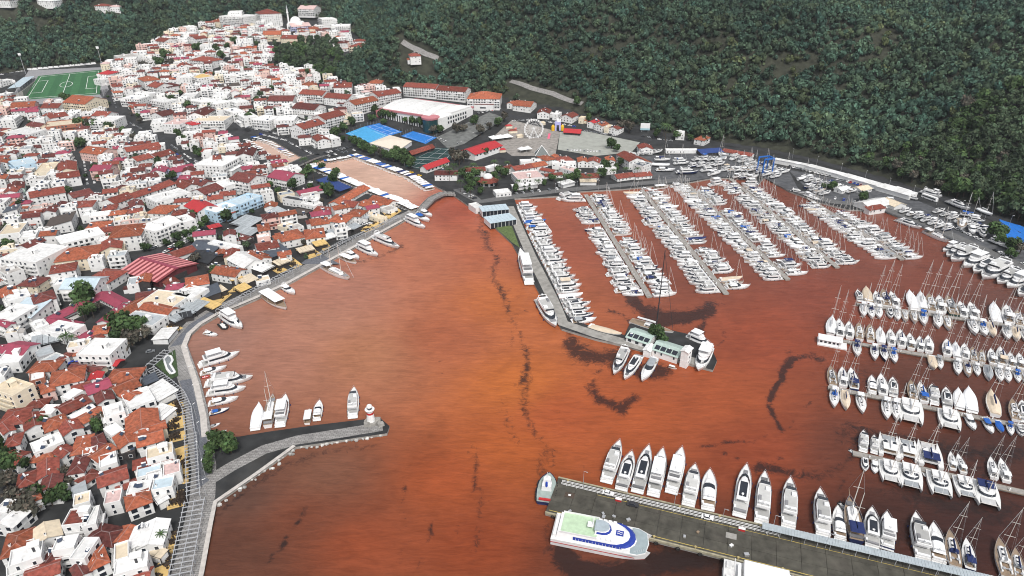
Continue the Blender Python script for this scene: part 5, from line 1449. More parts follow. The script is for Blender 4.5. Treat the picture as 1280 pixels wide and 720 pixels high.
# ---- motor yacht, L 14 B 4.3.  variant = (style, hull colour, top)
def build_motor(v):
    style, hc, top = v
    L, B = 14.0, 4.3
    def seat(b, m_):
        mb = MB(); mb.box(*b); out_.append(P_(mb, 'seat', m_))
    hm = {'w': GELCOAT, 'n': NAVY, 'g': mat('grey_hull', (.25, .27, .30), .3, .05)}[hc]
    out_ = []
    mb = MB(); st = hull(mb, L, B, 1.15, 1.9, .86, .45, 2.4, rake=.08); out_.append(P_(mb, 'hull', [hm, ANTIFOUL], smooth=False))
    mb = MB(); deck_face(mb, st, .10, .08); out_.append(P_(mb, 'deck', DECKW))
    mb = MB(); mb.box(-7.0 - .55, -6.95, -1.75, 1.75, .32, .50); out_.append(P_(mb, 'swim_platform', DECKW))
    mb = MB(); mb.box(-6.6, -3.9, -1.75, 1.75, 1.10, 1.16); out_.append(P_(mb, 'cockpit', TEAK if style == 3 else DECKG))
    seat((-6.7, -6.1, -1.5, 1.5, 1.16, 1.65), CUSHION if style == 1 else WHITE_CLOTH); seat((-6.05, -5.2, 1.2, 1.75, 1.16, 1.6), WHITE_CLOTH)
    # cabin and its band of windows
    cz = 1.3
    if style == 0:      # flybridge with open top
        mb = MB(); curved(mb, -4.0, 4.4, 1.72, cz, 3.0, 1.5, .2, .2, rnd_=.45); out_.append(P_(mb, 'cabin', GELCOAT))
        mb = MB(); curved(mb, -3.4, 4.05, 1.72, 2.05, 2.7, .75, .1, .10, rnd_=.42); out_.append(P_(mb, 'windscreen', GLASS))
        mb = MB(); curved(mb, -5.0, 2.4, 1.75, 3.0, 3.75, -.1, 0, .04, rnd_=.4); out_.append(P_(mb, 'flybridge', GELCOAT))
        mb = MB(); mb.box(-4.7, 1.3, -1.5, 1.5, 3.74, 3.80); out_.append(P_(mb, 'sole', DECKG))
        seat((-.4, .5, -1.4, -.2, 3.8, 4.35), WHITE_CLOTH); seat((-3.7, -2.3, .7, 1.45, 3.8, 4.2), CUSHION); seat((-4.5, -3.8, -1.4, 1.4, 3.8, 4.25), WHITE_CLOTH)
        mb = MB(); mb.frus(1.5, 1.9, -1.3, 1.3, 3.75, 4.4, .3, 0, .1); out_.append(P_(mb, 'wind_deflector', GLASS))
    elif style == 1:    # sport hard top with a long dark sunroof
        mb = MB(); curved(mb, -3.6, 4.9, 1.65, cz, 2.55, 2.6, .3, .25, rnd_=.5); out_.append(P_(mb, 'cabin', GELCOAT))
        mb = MB(); curved(mb, -2.9, 4.0, 1.62, 1.85, 2.45, 1.6, .1, .18, rnd_=.5); out_.append(P_(mb, 'windscreen', GLASS))
        mb = MB(); curved(mb, -4.6, 1.6, 1.5, 2.85, 3.0, .3, .0, .1, rnd_=.3); out_.append(P_(mb, 'hard_top', GELCOAT))
        mb = MB(); mb.box(-3.6, .6, -1.0, 1.0, 3.0, 3.05); out_.append(P_(mb, 'sunroof', GLASS))
        mb = MB(); [mb.tube((x, s * 1.4, 1.5), (x - .2, s * 1.35, 2.9), .09, n=4) for x in (-4.2, -2.0) for s in (-1, 1)]; out_.append(P_(mb, 'support_frame', GELCOAT))
    elif style == 2:    # flybridge under a hard top
        mb = MB(); curved(mb, -4.3, 4.2, 1.75, cz, 3.1, 1.2, .1, .15, rnd_=.4); out_.append(P_(mb, 'cabin', GELCOAT))
        mb = MB(); curved(mb, -3.8, 3.95, 1.74, 2.1, 2.85, .55, .1, .08, rnd_=.38); out_.append(P_(mb, 'windscreen', GLASS))
        mb = MB(); curved(mb, -5.4, 2.2, 1.8, 3.1, 3.8, -.1, 0, .04, rnd_=.35); out_.append(P_(mb, 'flybridge', GELCOAT))
        mb = MB(); mb.box(-4.2, .9, -1.65, 1.65, 5.3, 5.45); out_.append(P_(mb, 'hard_top', {'w': WHITE_CLOTH, 'n': NAVY_CLOTH, 't': TAN_CLOTH, 'g': GREY_CLOTH, 'b': BLUE_CLOTH}[top]))
        mb = MB(); [mb.tube((x, s * 1.5, 3.8), (x, s * 1.5, 5.3), .06, n=4) for x in (-4.0, .6) for s in (-1, 1)]; out_.append(P_(mb, 'support_frame', METAL))
        mb = MB(); mb.box(-4.9, -4.3, -1.4, 1.4, 3.8, 4.25); out_.append(P_(mb, 'seat', CUSHION))
    elif style == 3:    # low express cruiser, open cockpit with a soft cover
        mb = MB(); curved(mb, -1.5, 5.0, 1.5, cz, 2.0, 2.2, .1, .3, rnd_=.55); out_.append(P_(mb, 'cabin', GELCOAT))
        mb = MB(); curved(mb, -2.0, 1.6, 1.62, 1.9, 2.5, .9, 1.9, .25, rnd_=.5); out_.append(P_(mb, 'windscreen', GLASS))
        mb = MB(); curved(mb, -5.3, -.6, 1.6, 2.35, 2.75, .3, .4, .35, rnd_=.2); out_.append(P_(mb, 'canopy', {'w': WHITE_CLOTH, 'n': NAVY_CLOTH, 't': TAN_CLOTH, 'g': GREY_CLOTH, 'b': BLUE_CLOTH}[top]))
        mb = MB(); mb.box(-3.4, -1.4, -1.2, 1.2, 1.2, 1.7); out_.append(P_(mb, 'seat', CUSHION))
    elif style == 4:    # laid up under a full cover
        mb = MB()
        rows = []
        for x, b, z, t in st:
            hgt = z + .8 * math.sin(min(1, t * 1.6 + .15) * math.pi * .62)
            rows.append([(x, -b - .04, z - .15), (x, -b * .75, z + .35), (x, 0, hgt), (x, b * .75, z + .35), (x, b + .04, z - .15)])
        mb.grid([r_[::-1] for r_ in rows]); mb.face(rows[0]); out_.append(P_(mb, 'boat_cover', {'w': WHITE_CLOTH, 't': TAN_CLOTH, 'g': GREY_CLOTH, 'b': BLUE_CLOTH, 'n': NAVY_CLOTH}[top]))
    if style != 4:
        az = {0: 3.75, 1: 3.0, 2: 5.45, 3: 2.4}[style]
        mb = MB()
        if style in (0, 3):
            for s in (-1, 1): mb.tube((-4.4, s * 1.6, az - 1.0), (-4.8, s * 1.2, az + 1.1), .10, n=4)
            mb.tube((-4.8, -1.2, az + 1.1), (-4.8, 1.2, az + 1.1), .10, n=4)
            mb.lathe([(.35, 0), (.38, .2), (.1, .32)], (-4.8, 0, az + 1.2), 8)
        else:
            mb.tube((-3.6, 0, az), (-3.8, 0, az + 1.2), .06, n=4); mb.lathe([(.32, 0), (.36, .2), (.1, .3)], (-3.0, 0, az), 8)
        out_.append(P_(mb, 'radar_arch', GELCOAT))
        mb = MB(); mb.box(3.2, 4.9, -.85, .85, 1.62, 1.86) if style in (0, 2) else mb.box(3.4, 5.0, -.6, .6, 1.72, 1.85); out_.append(P_(mb, 'sun_pad', CUSHION if style in (0, 1) else WHITE_CLOTH))
        mb = MB(); rail(mb, st, .7, .42); out_.append(P_(mb, 'rail', METAL))
        mb = MB()
        for s in (-1, 1):
            for k in range(3): mb.tube((-4 + k * 3.2, s * 2.16, .9), (-4 + k * 3.2, s * 2.2, .25), .14, n=5)
        out_.append(P_(mb, 'fender', NAVY_CLOTH)); 
    return out_
_BUILD['motor'] = build_motor

# ---- sailing yacht, L 12 B 3.8.  variant = (style, hull, cloth)
CLOTHS = {'w': WHITE_CLOTH, 'n': NAVY_CLOTH, 't': TAN_CLOTH, 'g': GREY_CLOTH, 'b': BLUE_CLOTH}
def mast_parts(x, h, cloth, boom=4.6, spreaders=2, sw=1.25, zb=2.0, bow=5.9, stern=-5.9, r_=.08):
    out_ = []
    mb = MB(); mb.tube((x, 0, 1.2), (x, 0, h), r_, r_ * .75, 6)
    subs = []
    for k in range(spreaders):
        z = h * (.42 + .27 * k); w = sw * (1 - .2 * k)
        s = MB(); s.tube((x, -w, z), (x, w, z + .02), .05, n=4); subs.append(('spreader', s.mesh('spreader', [ALU]), None))
    out_.append(P_(mb, 'mast', ALU, None, subs))
    if boom:
        mb = MB(); mb.tube((x - .1, 0, zb + .5), (x - boom, 0, zb + .45), .09, n=5); out_.append(P_(mb, 'boom', ALU))
        mb = MB(); mb.frus(x - boom + .2, x - .15, -.22, .22, zb + .55, zb + 1.05, .2, .05, .15); out_.append(P_(mb, 'sail_cover', CLOTHS[cloth]))
    mb = MB(); mb.tube((x, 0, h - .3), (bow, 0, 1.6), .05, n=4, cap=False); out_.append(P_(mb, 'furled_sail', WHITE_CLOTH))
    mb = MB(); mb.tube((x, 0, h - .1), (stern, 0, 1.3), 0.011, n=3, cap=False)
    for s in (-1, 1): mb.tube((x, 0, h - .3), (x - .2, s * 1.75, 1.3), 0.011, n=3, cap=False)
    out_.append(P_(mb, 'rigging', METAL))
    return out_
def build_sail(v):
    style, hc, cloth = v
    L, B = 12.0, 3.9
    hm = {'w': GELCOAT, 'n': NAVY, 'd': mat('dark_green_hull', (.02, .05, .04), .3, .1)}[hc]
    out_ = []
    mb = MB(); st = hull(mb, L, B, 1.05, 1.45, .74, .40, 2.0, rake=.05); out_.append(P_(mb, 'hull', [hm, ANTIFOUL]))
    mb = MB(); deck_face(mb, st, .06, .05); out_.append(P_(mb, 'deck', DECKW if style != 1 else TEAK))
    if style == 3:
        mb = MB(); rows = []
        for x, b, z, t in st:
            rows.append([(x, -b - .04, z - .2), (x, -b * .6, z + .3), (x, 0, z + .55 * math.sin(min(1, t * 1.2 + .25) * math.pi * .7) + .1), (x, b * .6, z + .3), (x, b + .04, z - .2)])
        mb.grid([r_[::-1] for r_ in rows]); mb.face(rows[0]); out_.append(P_(mb, 'boat_cover', CLOTHS[cloth]))
    else:
        mb = MB(); curved(mb, -1.6, 3.6, 1.15, 1.0, 1.62, .8, .1, .25, rnd_=.35); out_.append(P_(mb, 'coachroof', GELCOAT))
        mb = MB()
        for s in (-1, 1): mb.face([(-1.1, s * 1.06, 1.22), (1.9, s * 1.06, 1.22), (1.7, s * .985, 1.48), (-1.0, s * .985, 1.48)][:: 1 if s < 0 else -1])
        mb.box(1.4, 2.0, -.35, .35, 1.62, 1.67); mb.box(-.2, .4, -.4, .4, 1.62, 1.67)
        out_.append(P_(mb, 'window', GLASS))
        mb = MB(); mb.box(-5.2, -1.7, -.85, .85, 1.03, 1.06); out_.append(P_(mb, 'cockpit', CUSHION if style == 0 else TEAK))
        mb = MB(); mb.box(-5.0, -1.8, .85, 1.25, 1.03, 1.38); mb.box(-5.0, -1.8, -1.25, -.85, 1.03, 1.38); out_.append(P_(mb, 'cockpit_seat', DECKW if style != 2 else CUSHION))
        mb = MB(); curved(mb, -2.3, -.8, 1.2, 1.5, 2.25, .5, .0, .2, rnd_=.6); out_.append(P_(mb, 'sprayhood', CLOTHS[cloth if cloth != 't' else 'g']))
        if style in (0, 2):
            mb = MB(); mb.frus(-5.2, -2.9, -1.3, 1.3, 2.75, 2.95, .1, .1, .2); out_.append(P_(mb, 'bimini', CLOTHS[cloth if style == 2 else 'w']))
            mb = MB(); [mb.tube((x, s * 1.3, 1.1), (x, s * 1.25, 2.8), .03, n=3) for x in (-5, -3.1) for s in (-1, 1)]; out_.append(P_(mb, 'support_frame', METAL))
        mb = MB(); [mb.lathe([(.42, 0), (.42, .05)], (-4.2, y, 1.6), 8) for y in (-.6, .6)]; out_.append(P_(mb, 'wheel', METAL))
        mb = MB(); rail(mb, st, .6, 0.0, r_=.02); out_.append(P_(mb, 'rail', METAL))
    out_ += mast_parts(1.3, 15.2 if style != 2 else 14, cloth if cloth != 't' else 'n')
    return out_
_BUILD['sail'] = build_sail

# ---- catamaran, L 13 B 7.2
def build_cat(v):
    style, mast_, cloth = v
    out_ = []
    mb = MB(); hs = []
    for s in (-1, 1): hs.append(hull(mb, 13, 1.9, 1.3, 1.75, .8, .4, 1.7, off=s * 2.7))
    out_.append(P_(mb, 'hull', [GELCOAT, ANTIFOUL]))
    mb = MB()
    for s, st in zip((-1, 1), hs): deck_face(mb, st, .05, .05, off=s * 2.7)
    mb.box(-4.9, 2.3, -2.9, 2.9, .85, 1.55); out_.append(P_(mb, 'deck', DECKW))
    mb = MB(); mb.box(2.3, 5.3, -2.0, 2.0, 1.35, 1.40); out_.append(P_(mb, 'trampoline', GREY_CLOTH if style else mat('pale_net', (.5, .5, .5), .9, .1)))
    mb = MB(); mb.tube((5.35, -2.7, 1.55), (5.35, 2.7, 1.55), .1, n=5); out_.append(P_(mb, 'crossbeam', ALU))
    mb = MB(); curved(mb, -2.6, 2.1, 2.5, 1.5, 2.75, .9, .1, .35, rnd_=.5); out_.append(P_(mb, 'cabin', GELCOAT))
    mb = MB(); curved(mb, -2.0, 2.0, 2.45, 1.85, 2.45, .42, .05, .14, rnd_=.5); out_.append(P_(mb, 'windscreen', GLASS))
    mb = MB(); mb.box(-5.2, -1.4, -2.3, 2.3, 3.0, 3.15); out_.append(P_(mb, 'hard_top', GELCOAT if cloth == 'w' else CLOTHS[cloth]))
    mb = MB(); [mb.tube((-5.0, s * 2.1, 1.5), (-5.0, s * 2.1, 3.0), .05, n=4) for s in (-1, 1)]; out_.append(P_(mb, 'support_frame', METAL))
    mb = MB(); mb.box(-4.8, -2.7, -2.0, 2.0, 1.55, 1.60); out_.append(P_(mb, 'cockpit', TEAK if style else CUSHION))
    mb = MB(); mb.box(-6.4, -5.2, -.1 - 2.7 - .5, -2.7 + .5, .8, .9); mb.box(-6.4, -5.2, 2.7 - .5, 2.7 + .5, .8, .9); out_.append(P_(mb, 'stern_step', TEAK))
    if style: 
        mb = MB(); mb.box(-.8, .5, .8, 2.0, 2.76, 2.82); mb.box(-.8, .5, -2.0, -.8, 2.76, 2.82); out_.append(P_(mb, 'solar_panel', GLASS))
    if mast_: out_ += mast_parts(.6, 16, cloth if cloth != 'w' else 'w', 5.2, 2, 1.4, 2.9, 5.35, -6.2, .14)
    return out_
_BUILD['cat'] = build_cat

# ---- gulet: wooden two-master, L 22 B 5.8
def build_gulet(v):
    hc, masts, cloth = v
    hm = {'w': GELCOAT, 'b': mat('varnished_hull', (.16, .07, .03), .35, .15), 'n': NAVY}[hc]
    out_ = []
    mb = MB(); st = hull(mb, 22, 5.8, 1.9, 2.7, .72, .42, 2.1, rake=.1); out_.append(P_(mb, 'hull', [hm, ANTIFOUL]))
    mb = MB(); deck_face(mb, st, .15, .35); out_.append(P_(mb, 'deck', TEAK))
    mb = MB(); curved(mb, -4, 5.5, 1.7, 1.8, 2.9, .6, .2, .15, rnd_=.15); out_.append(P_(mb, 'deckhouse', GELCOAT))
    mb = MB()
    for s in (-1, 1):
        for k in range(5): mb.box(-3.2 + k * 1.6, -2.3 + k * 1.6, s * 1.62 - .04, s * 1.62 + .04, 2.15, 2.6)
    out_.append(P_(mb, 'window', GLASS))
    mb = MB(); mb.frus(-10, -4.4, -2.2, 2.2, 4.3, 4.6, .2, .2, .4); out_.append(P_(mb, 'awning', CLOTHS[cloth]))
    mb = MB(); [mb.tube((x, s * 2, 1.8), (x, s * 2, 4.3), .05, n=4) for x in (-9.6, -4.7) for s in (-1, 1)]; out_.append(P_(mb, 'support_frame', METAL))
    mb = MB(); mb.box(5.8, 8.2, -1.4, 1.4, 2.1, 2.35); mb.box(-10, -8.6, -2, 2, 1.7, 2.2); out_.append(P_(mb, 'sun_pad', CUSHION))
    mb = MB(); mb.tube((10.6, 0, 2.7), (14, 0, 3.6), .14, .08, 5); out_.append(P_(mb, 'bowsprit', TEAK))
    for x, h in (((4.2, 21), (-3.6, 17)) if masts == 2 else ((3.0, 22),)):
        mb = MB(); mb.tube((x, 0, 2), (x, 0, h), .2, .1, 6); sp = MB(); sp.tube((x, -1.5, h * .6), (x, 1.5, h * .6), .07, n=4)
        out_.append(P_(mb, 'mast', ALU, None, [('spreader', sp.mesh('spreader', [ALU]), None)]))
        mb = MB(); mb.tube((x, 0, 3.8), (x - 5, 0, 4.0), .12, n=5); out_.append(P_(mb, 'boom', ALU))
        mb = MB(); mb.frus(x - 4.8, x - .3, -.28, .28, 4.0, 4.6, .2, .1, .15); out_.append(P_(mb, 'sail_cover', CLOTHS['w']))
    mb = MB(); mb.tube((14, 0, 3.6), (4.2, 0, 20.5), .05, n=3, cap=False); mb.tube((4.2, 0, 20.8), (-3.6, 0, 16.8), .025, n=3, cap=False); out_.append(P_(mb, 'rigging', METAL))
    mb = MB(); rail(mb, st, .6, 0.0, r_=.03); out_.append(P_(mb, 'rail', METAL))
    return out_
_BUILD['gulet'] = build_gulet

# ---- small excursion boat with an awning, L 9 B 3
def build_awn(v):
    (cloth,) = v
    out_ = []
    mb = MB(); st = hull(mb, 9, 3.0, .9, 1.4, .7, .42, 2.0); out_.append(P_(mb, 'hull', [GELCOAT, ANTIFOUL]))
    mb = MB(); deck_face(mb, st, .1, .2); out_.append(P_(mb, 'deck', TEAK))
    mb = MB(); mb.frus(-4.2, 2.2, -1.35, 1.35, 2.6, 2.85, .1, .3, .25); out_.append(P_(mb, 'awning', CLOTHS[cloth]))
    mb = MB(); [mb.tube((x, s * 1.2, .8), (x, s * 1.2, 2.65), .04, n=3) for x in (-4, -1, 2) for s in (-1, 1)]; out_.append(P_(mb, 'support_frame', METAL))
    mb = MB(); mb.box(-4, 1.8, .75, 1.15, .8, 1.2); mb.box(-4, 1.8, -1.15, -.75, .8, 1.2); out_.append(P_(mb, 'bench', TEAK))
    return out_
_BUILD['awn'] = build_awn

# ---- inflatable dinghy, L 3.6
def build_dinghy(v):
    (c,) = v
    out_ = []
    mb = MB()
    for s in (-1, 1): mb.tube((-1.8, s * .65, .3), (.9, s * .65, .35), .26, .24, 7); mb.tube((.9, s * .65, .35), (1.8, 0, .5), .24, .18, 7)
    out_.append(P_(mb, 'tube', {'g': GREY_CLOTH, 'w': WHITE_CLOTH, 'r': REDP, 'k': RUBBER}[c]))
    mb = MB(); mb.box(-1.75, 1.2, -.5, .5, .12, .2); mb.box(-.6, -.2, -.5, .5, .2, .5); out_.append(P_(mb, 'floor', DECKW))
    mb = MB(); mb.frus(-2.1, -1.7, -.2, .2, .1, .9, .1, .05, .05); out_.append(P_(mb, 'outboard_motor', DARKM))
    return out_
_BUILD['dinghy'] = build_dinghy

SIZE = {'motor': (14.9, 4.3), 'sail': (12.0, 3.9), 'cat': (13.0, 7.2), 'gulet': (22.0, 5.8), 'awn': (9.0, 3.0), 'dinghy': (3.7, 1.5)}
B_NAME = {'motor': ('motor_yacht', 'motor yacht'), 'sail': ('sailing_yacht', 'sailboat'), 'cat': ('catamaran', 'catamaran'), 'gulet': ('gulet', 'wooden yacht'), 'awn': ('excursion_boat', 'excursion boat'), 'dinghy': ('inflatable_dinghy', 'dinghy')}
CL_W = {'w': 'white', 'n': 'navy', 't': 'tan', 'g': 'grey', 'b': 'blue'}
def boat_look(kind, v):
    if kind == 'motor':
        h = {'w': 'white', 'n': 'navy-hulled', 'g': 'grey-hulled'}[v[1]]
        return f"{h} {({0: 'flybridge motor yacht', 1: 'motor yacht with dark sunroof', 2: 'motor yacht with %s hard top' % CL_W[v[2]], 3: 'open cruiser with %s canopy' % CL_W[v[2]], 4: 'motorboat under %s cover' % CL_W[v[2]]})[v[0]]}"
    if kind == 'sail':
        h = {'w': 'white', 'n': 'navy', 'd': 'dark green'}[v[1]]
        return f"{h} sailboat {'under full' if v[0] == 3 else 'with'} {CL_W[v[2]]} {'cover' if v[0] == 3 else 'sail cover'}"
    if kind == 'cat': return f"white {'sailing' if v[1] else 'motor'} catamaran{'' if v[2] == 'w' else ' with %s top' % CL_W[v[2]]}"
    if kind == 'gulet': return f"{ {'w': 'white', 'b': 'brown', 'n': 'navy'}[v[0]]} {'two' if v[1] == 2 else 'one'}-masted wooden yacht"
    if kind == 'awn': return f"small boat under {CL_W[v[0]]} awning"
    return f"{ {'g': 'grey', 'w': 'white', 'r': 'red', 'k': 'black'}[v[0]]} inflatable dinghy"

def boat(kind, v, x, y, ang, length, where, group, beam=None, z=0.0, heel=0.0):
    L0, B0 = SIZE[kind]
    sx = length / L0
    sy = (beam / B0) if beam else sx * (1.0 + .25 * (1 - min(sx, 1))) 
    nm, cat = B_NAME[kind]
    root = thing(nm, '', cat, (x, y, z), ang, group, (sx, sy, min((sx + sy) / 2, 1.0 + .4 * max((sx + sy) / 2 - 1, 0)) if kind != 'sail' else max(.75, sx)))
    root.rotation_euler[0] = heel
    _parts(kind, root, v)
    BOATS.append((root, boat_look(kind, v), where))
    return root

def rand_motor(rnd, big=False):
    s = rnd.choices((0, 1, 2, 3, 4), (30, 22, 20, 18, 0 if big else 6))[0]
    return (s, rnd.choices('wng', (94, 4, 2))[0], rnd.choices('wntgb', (74, 8, 8, 8, 2))[0])
def rand_sail(rnd):
    return (rnd.choices((0, 1, 2, 3), (38, 27, 25, 10))[0], rnd.choices('wnd', (93, 5, 2))[0], rnd.choices('wntgb', (60, 12, 9, 14, 5))[0])

def BP(kind, v, sx, sy, bx, by, where, group, beam=None, ext=1.0):
    """boat from its stern and bow at the waterline in photo pixels"""
    a, b = G(sx, sy, 0.4), G(bx, by, 0.4)
    c = (a + b) / 2; d = b - a
    return boat(kind, v, c.x, c.y, math.atan2(d.y, d.x), max(Vector((d.x, d.y)).length * ext, 3), where, group, beam)

# ------------------------------------------------------------------ long piers of the upper marina, boats stern-to on both sides
def pier(p, q, w, name, label, m=None, z=.9, posts=True, extra=0):
    a, b = G(*p, z), G(*q, z); d = (b - a); L = d.length + extra
    t = thing(name, label, 'pier', (a.x, a.y, 0), math.atan2(d.y, d.x))
    n = max(2, int(round(L / 6))); pl = L / n
    mb = MB(); mb.box(.06, pl - .06, -w / 2, w / 2, z - .35, z)
    me = mb.mesh('deck_panel', [m or PIERM])
    for k in range(n): part_mesh(me, 'deck_panel', t, (pl * k, 0, R.uniform(-.02, .02)))
    mb = MB(); mb.box(0, L, -w / 2 + .3, w / 2 - .3, -.5, z - .36); part(mb, 'float', CONCRETE, t)
    for s in (-1, 1):
        mb = MB(); mb.box(0, L, s * (w / 2 + .07) - .09, s * (w / 2 + .07) + .09, z - .3, z + .06); part(mb, 'edge_beam', mat('timber_edge', (.26, .22, .18), .85, .2), t)
    if posts:
        me = None
        for k in range(int(L / 12)):
            mb = MB(); mb.box(-.18, .18, -.18, .18, z, z + 1.0); mb.box(-.22, .22, -.22, .22, z + 1.0, z + 1.12)
            me = me or mb.mesh('service_post', [FRAME_W])
            part_mesh(me, 'service_post', t, (6 + 12 * k, (w / 2 - .4) * (1 if k % 2 else -1), 0))
    return a, b, math.atan2(d.y, d.x), L
PIERM = mat('pier_planking', (.30, .285, .265), .9, .2, .8, dirt=.45)

MAR = random.Random(31)
def line_boats(p, q, w, side, t0, t1, kinds, lens, gap, where, group, skip=(), jit=.12, bowout=True, rnd=MAR):
    a, b = G(*p, .9), G(*q, .9); d = b - a; L = d.length; d.normalize()
    nrm = Vector((-d.y, d.x, 0)) * side
    s = t0 * L; k = 0
    while s < t1 * L:
        kind = rnd.choices(list(kinds), list(kinds.values()))[0]
        ln = rnd.uniform(*lens) * (1.08 if kind == 'motor' else 1.0)
        bm = {'motor': .31, 'sail': .315, 'cat': .52}[kind] * ln
        if any(u <= (s + bm / 2) / L <= v_ for u, v_ in skip):
            s += 3; continue
        c = a + d * (s + bm / 2) + nrm * (w / 2 + .8 + ln / 2)
        v = rand_motor(rnd) if kind == 'motor' else rand_sail(rnd) if kind == 'sail' else (rnd.randint(0, 1), 1, rnd.choice('wwwnb'))
        an = math.atan2(nrm.y, nrm.x) + (0 if rnd.random() < .9 else math.pi) + rnd.uniform(-jit, jit) * .5
        boat(kind, v, c.x, c.y, an, ln, where, group, bm)
        s += bm + rnd.uniform(*gap); k += 1

PIERS = [((634, 250), (706, 411)), ((732, 243), (812, 371)), ((802, 237), (908, 367)), ((858, 229), (985, 349)), ((908, 219), (1047, 334)), ((1008, 246), (1128, 324))]
for k, (p, q) in enumerate(PIERS[1:], 1):
    pier(p, q, 3.4, 'marina_pier', f'{nth(k)} of five long floating piers, counted from the stone mole, boats on both sides')
KM, KS, KB = {'motor': 8, 'sail': 2}, {'motor': 3, 'sail': 7}, {'motor': 5, 'sail': 5}
W_ = lambda k, s: (f'{s} of {nth(k)} long pier', f'boats along the {nth(k)} long marina pier')
line_boats(*PIERS[0], 7, 1, .06, .97, {'motor': 9, 'sail': 1}, (13, 17), (.3, 1.2), 'inner side of mole', 'boats along the stone mole', skip=((.0, .05),))
line_boats(*PIERS[1], 3.4, -1, .18, .98, KM, (12.5, 15.5), (.3, 1.0), *W_(1, 'left'), skip=((.36, .42),))
line_boats(*PIERS[1], 3.4, 1, .02, .99, KB, (12, 15), (.3, 1.2), *W_(1, 'right'), skip=((.5, .54),))
line_boats(*PIERS[2], 3.4, -1, .03, .99, KM, (12, 15), (.3, .9), *W_(2, 'left'))
line_boats(*PIERS[2], 3.4, 1, .03, .97, KB, (12, 15), (.3, 1.3), *W_(2, 'right'), skip=((.62, .66), (.86, .90)))
line_boats(*PIERS[3], 3.4, -1, .03, .98, KB, (12, 15), (.3, 1.0), *W_(3, 'left'))
line_boats(*PIERS[3], 3.4, 1, .10, .97, KS, (12, 15), (.3, 1.2), *W_(3, 'right'), skip=((.3, .36), (.70, .73), (.84, .87)))
line_boats(*PIERS[4], 3.4, -1, .12, .98, KB, (12, 15), (.3, 1.0), *W_(4, 'left'), skip=((.25, .30),))
line_boats(*PIERS[4], 3.4, 1, .12, .98, KS, (12, 15), (.3, 1.0), *W_(4, 'right'))
line_boats(*PIERS[5], 3.4, -1, .14, .98, KS, (12, 15), (.2, .8), *W_(5, 'left'))
line_boats(*PIERS[5], 3.4, 1, .30, .98, KS, (12, 15), (.2, .8), *W_(5, 'right'))

# ------------------------------------------------------------------ short pontoons at the lower right: every boat placed from the photograph
PONT = {'A': ((1071, 379.5), (1330, 417)), 'B': ((1045, 424.5), (1330, 474)), 'C': ((1035, 484), (1330, 543)), 'D': ((1066, 566), (1330, 627))}
PW = {'A': 'farthest sailboat pontoon', 'B': 'float house pontoon', 'C': 'third pontoon', 'D': 'catamaran pontoon'}
for k, (p, q) in PONT.items(): pier(p, q, 2.8, 'pontoon', f'narrow grey {PW[k]} in the lower marina')
ROWS = {
 ('A', 'far'): "m 462 68 445 15 w;mt 505 75 485 2;s 553 92 535 25;s 595 97 570 18;s 640 100 610 28;mc 735 112 700 22;sc 775 112 755 32;s 822 125 800 42;s 866 130 850 50;sd 930 145 890 52;s 978 152 955 78;s 1035 160 1005 82;mc 1145 180 1120 80;s 1205 184 1185 98;s 1260 195 1240 122;s 1310 200 1292 128",
 ('A', 'near'): "s 475 88 478 150;s 513 96 520 158;s 550 100 557 158;m 605 107 615 158;s 643 112 650 168;s 680 118 690 175;s 725 124 735 182;sb 770 128 782 192;s 846 138 852 208;s 890 150 905 218;s 1012 165 1040 242;s 1062 175 1090 248;st 1105 182 1130 252;s 1188 196 1200 265;st 1232 205 1245 272;s 1280 214 1290 275",
 ('B', 'far'): "sc 312 235 318 152;s 360 248 352 165;s 407 255 402 178;s 457 262 452 185;s 512 270 507 192;sc 565 283 555 205;s 617 292 608 215;s 667 300 657 218;s 715 310 705 236;s 762 318 755 250;s 803 325 797 248;s 895 342 890 265;sc 943 350 932 278;s 985 360 978 287;s 1030 370 1020 303;s 1070 375 1065 315;s 1125 385 1110 312;s 1172 392 1155 305;s 1220 400 1205 330;s 1265 410 1250 335;s 1312 418 1295 342",
 ('B', 'near'): "s 440 278 448 350;s 528 296 535 367;sn 573 303 588 372;sb 620 314 637 382;mt 815 342 830 418;s 850 350 865 412;s 945 370 950 440;s 993 378 1003 450;s 1040 388 1050 445;sg 1095 396 1105 470;s 1150 404 1165 475;s 1190 412 1205 478;sb 1240 420 1255 478;s 1278 428 1290 482",
 ('C', 'far'): "s 325 492 310 400;s 375 497 368 405;sn 430 514 410 410;m 522 530 515 445 r;s 574 542 560 440;m 627 544 620 455;sd 727 566 710 470;sb 780 577 755 480;m 832 585 815 490;m 897 602 885 505;mc 957 607 945 510;mc 1020 624 995 505;st 1135 642 1105 522;s 1240 666 1215 565;m 1284 674 1265 570",
 ('C', 'near'): "s 330 513 330 605;st 380 522 390 618;s 455 540 475 635;s 588 566 595 665;s 635 574 645 672;c 700 570 716 690;c 898 620 914 720;m 990 632 1035 722;m 1078 652 1125 738;mb 1145 664 1170 730;sb 1205 678 1218 742;m 1250 690 1272 748",
}
ROWS_D = {('D', 'far'): "m 475 100 475 0;m 530 108 528 22;c 608 128 598 20;c 704 142 690 42;c 815 178 792 56;s 925 190 910 105;s 978 208 945 115;s 1130 236 1108 132;s 1192 252 1158 140",
          ('D', 'near'): "m 482 130 485 205;m 532 145 535 215;c 600 155 616 266;c 700 172 718 298;c 842 208 870 332;c 966 232 1000 342;c 1072 254 1106 388"}
EP = {('E', 'seaward'): "m0 100 485 108 235;m0 275 525 255 290;m3 360 545 345 375;S 440 555 400 340;m1 520 580 515 385;mn 595 590 590 405;m0 775 645 730 410;m3 855 660 820 460;s 935 680 900 500;sn 1010 695 985 540;s 1195 735 1145 540;s 1255 745 1230 590"}
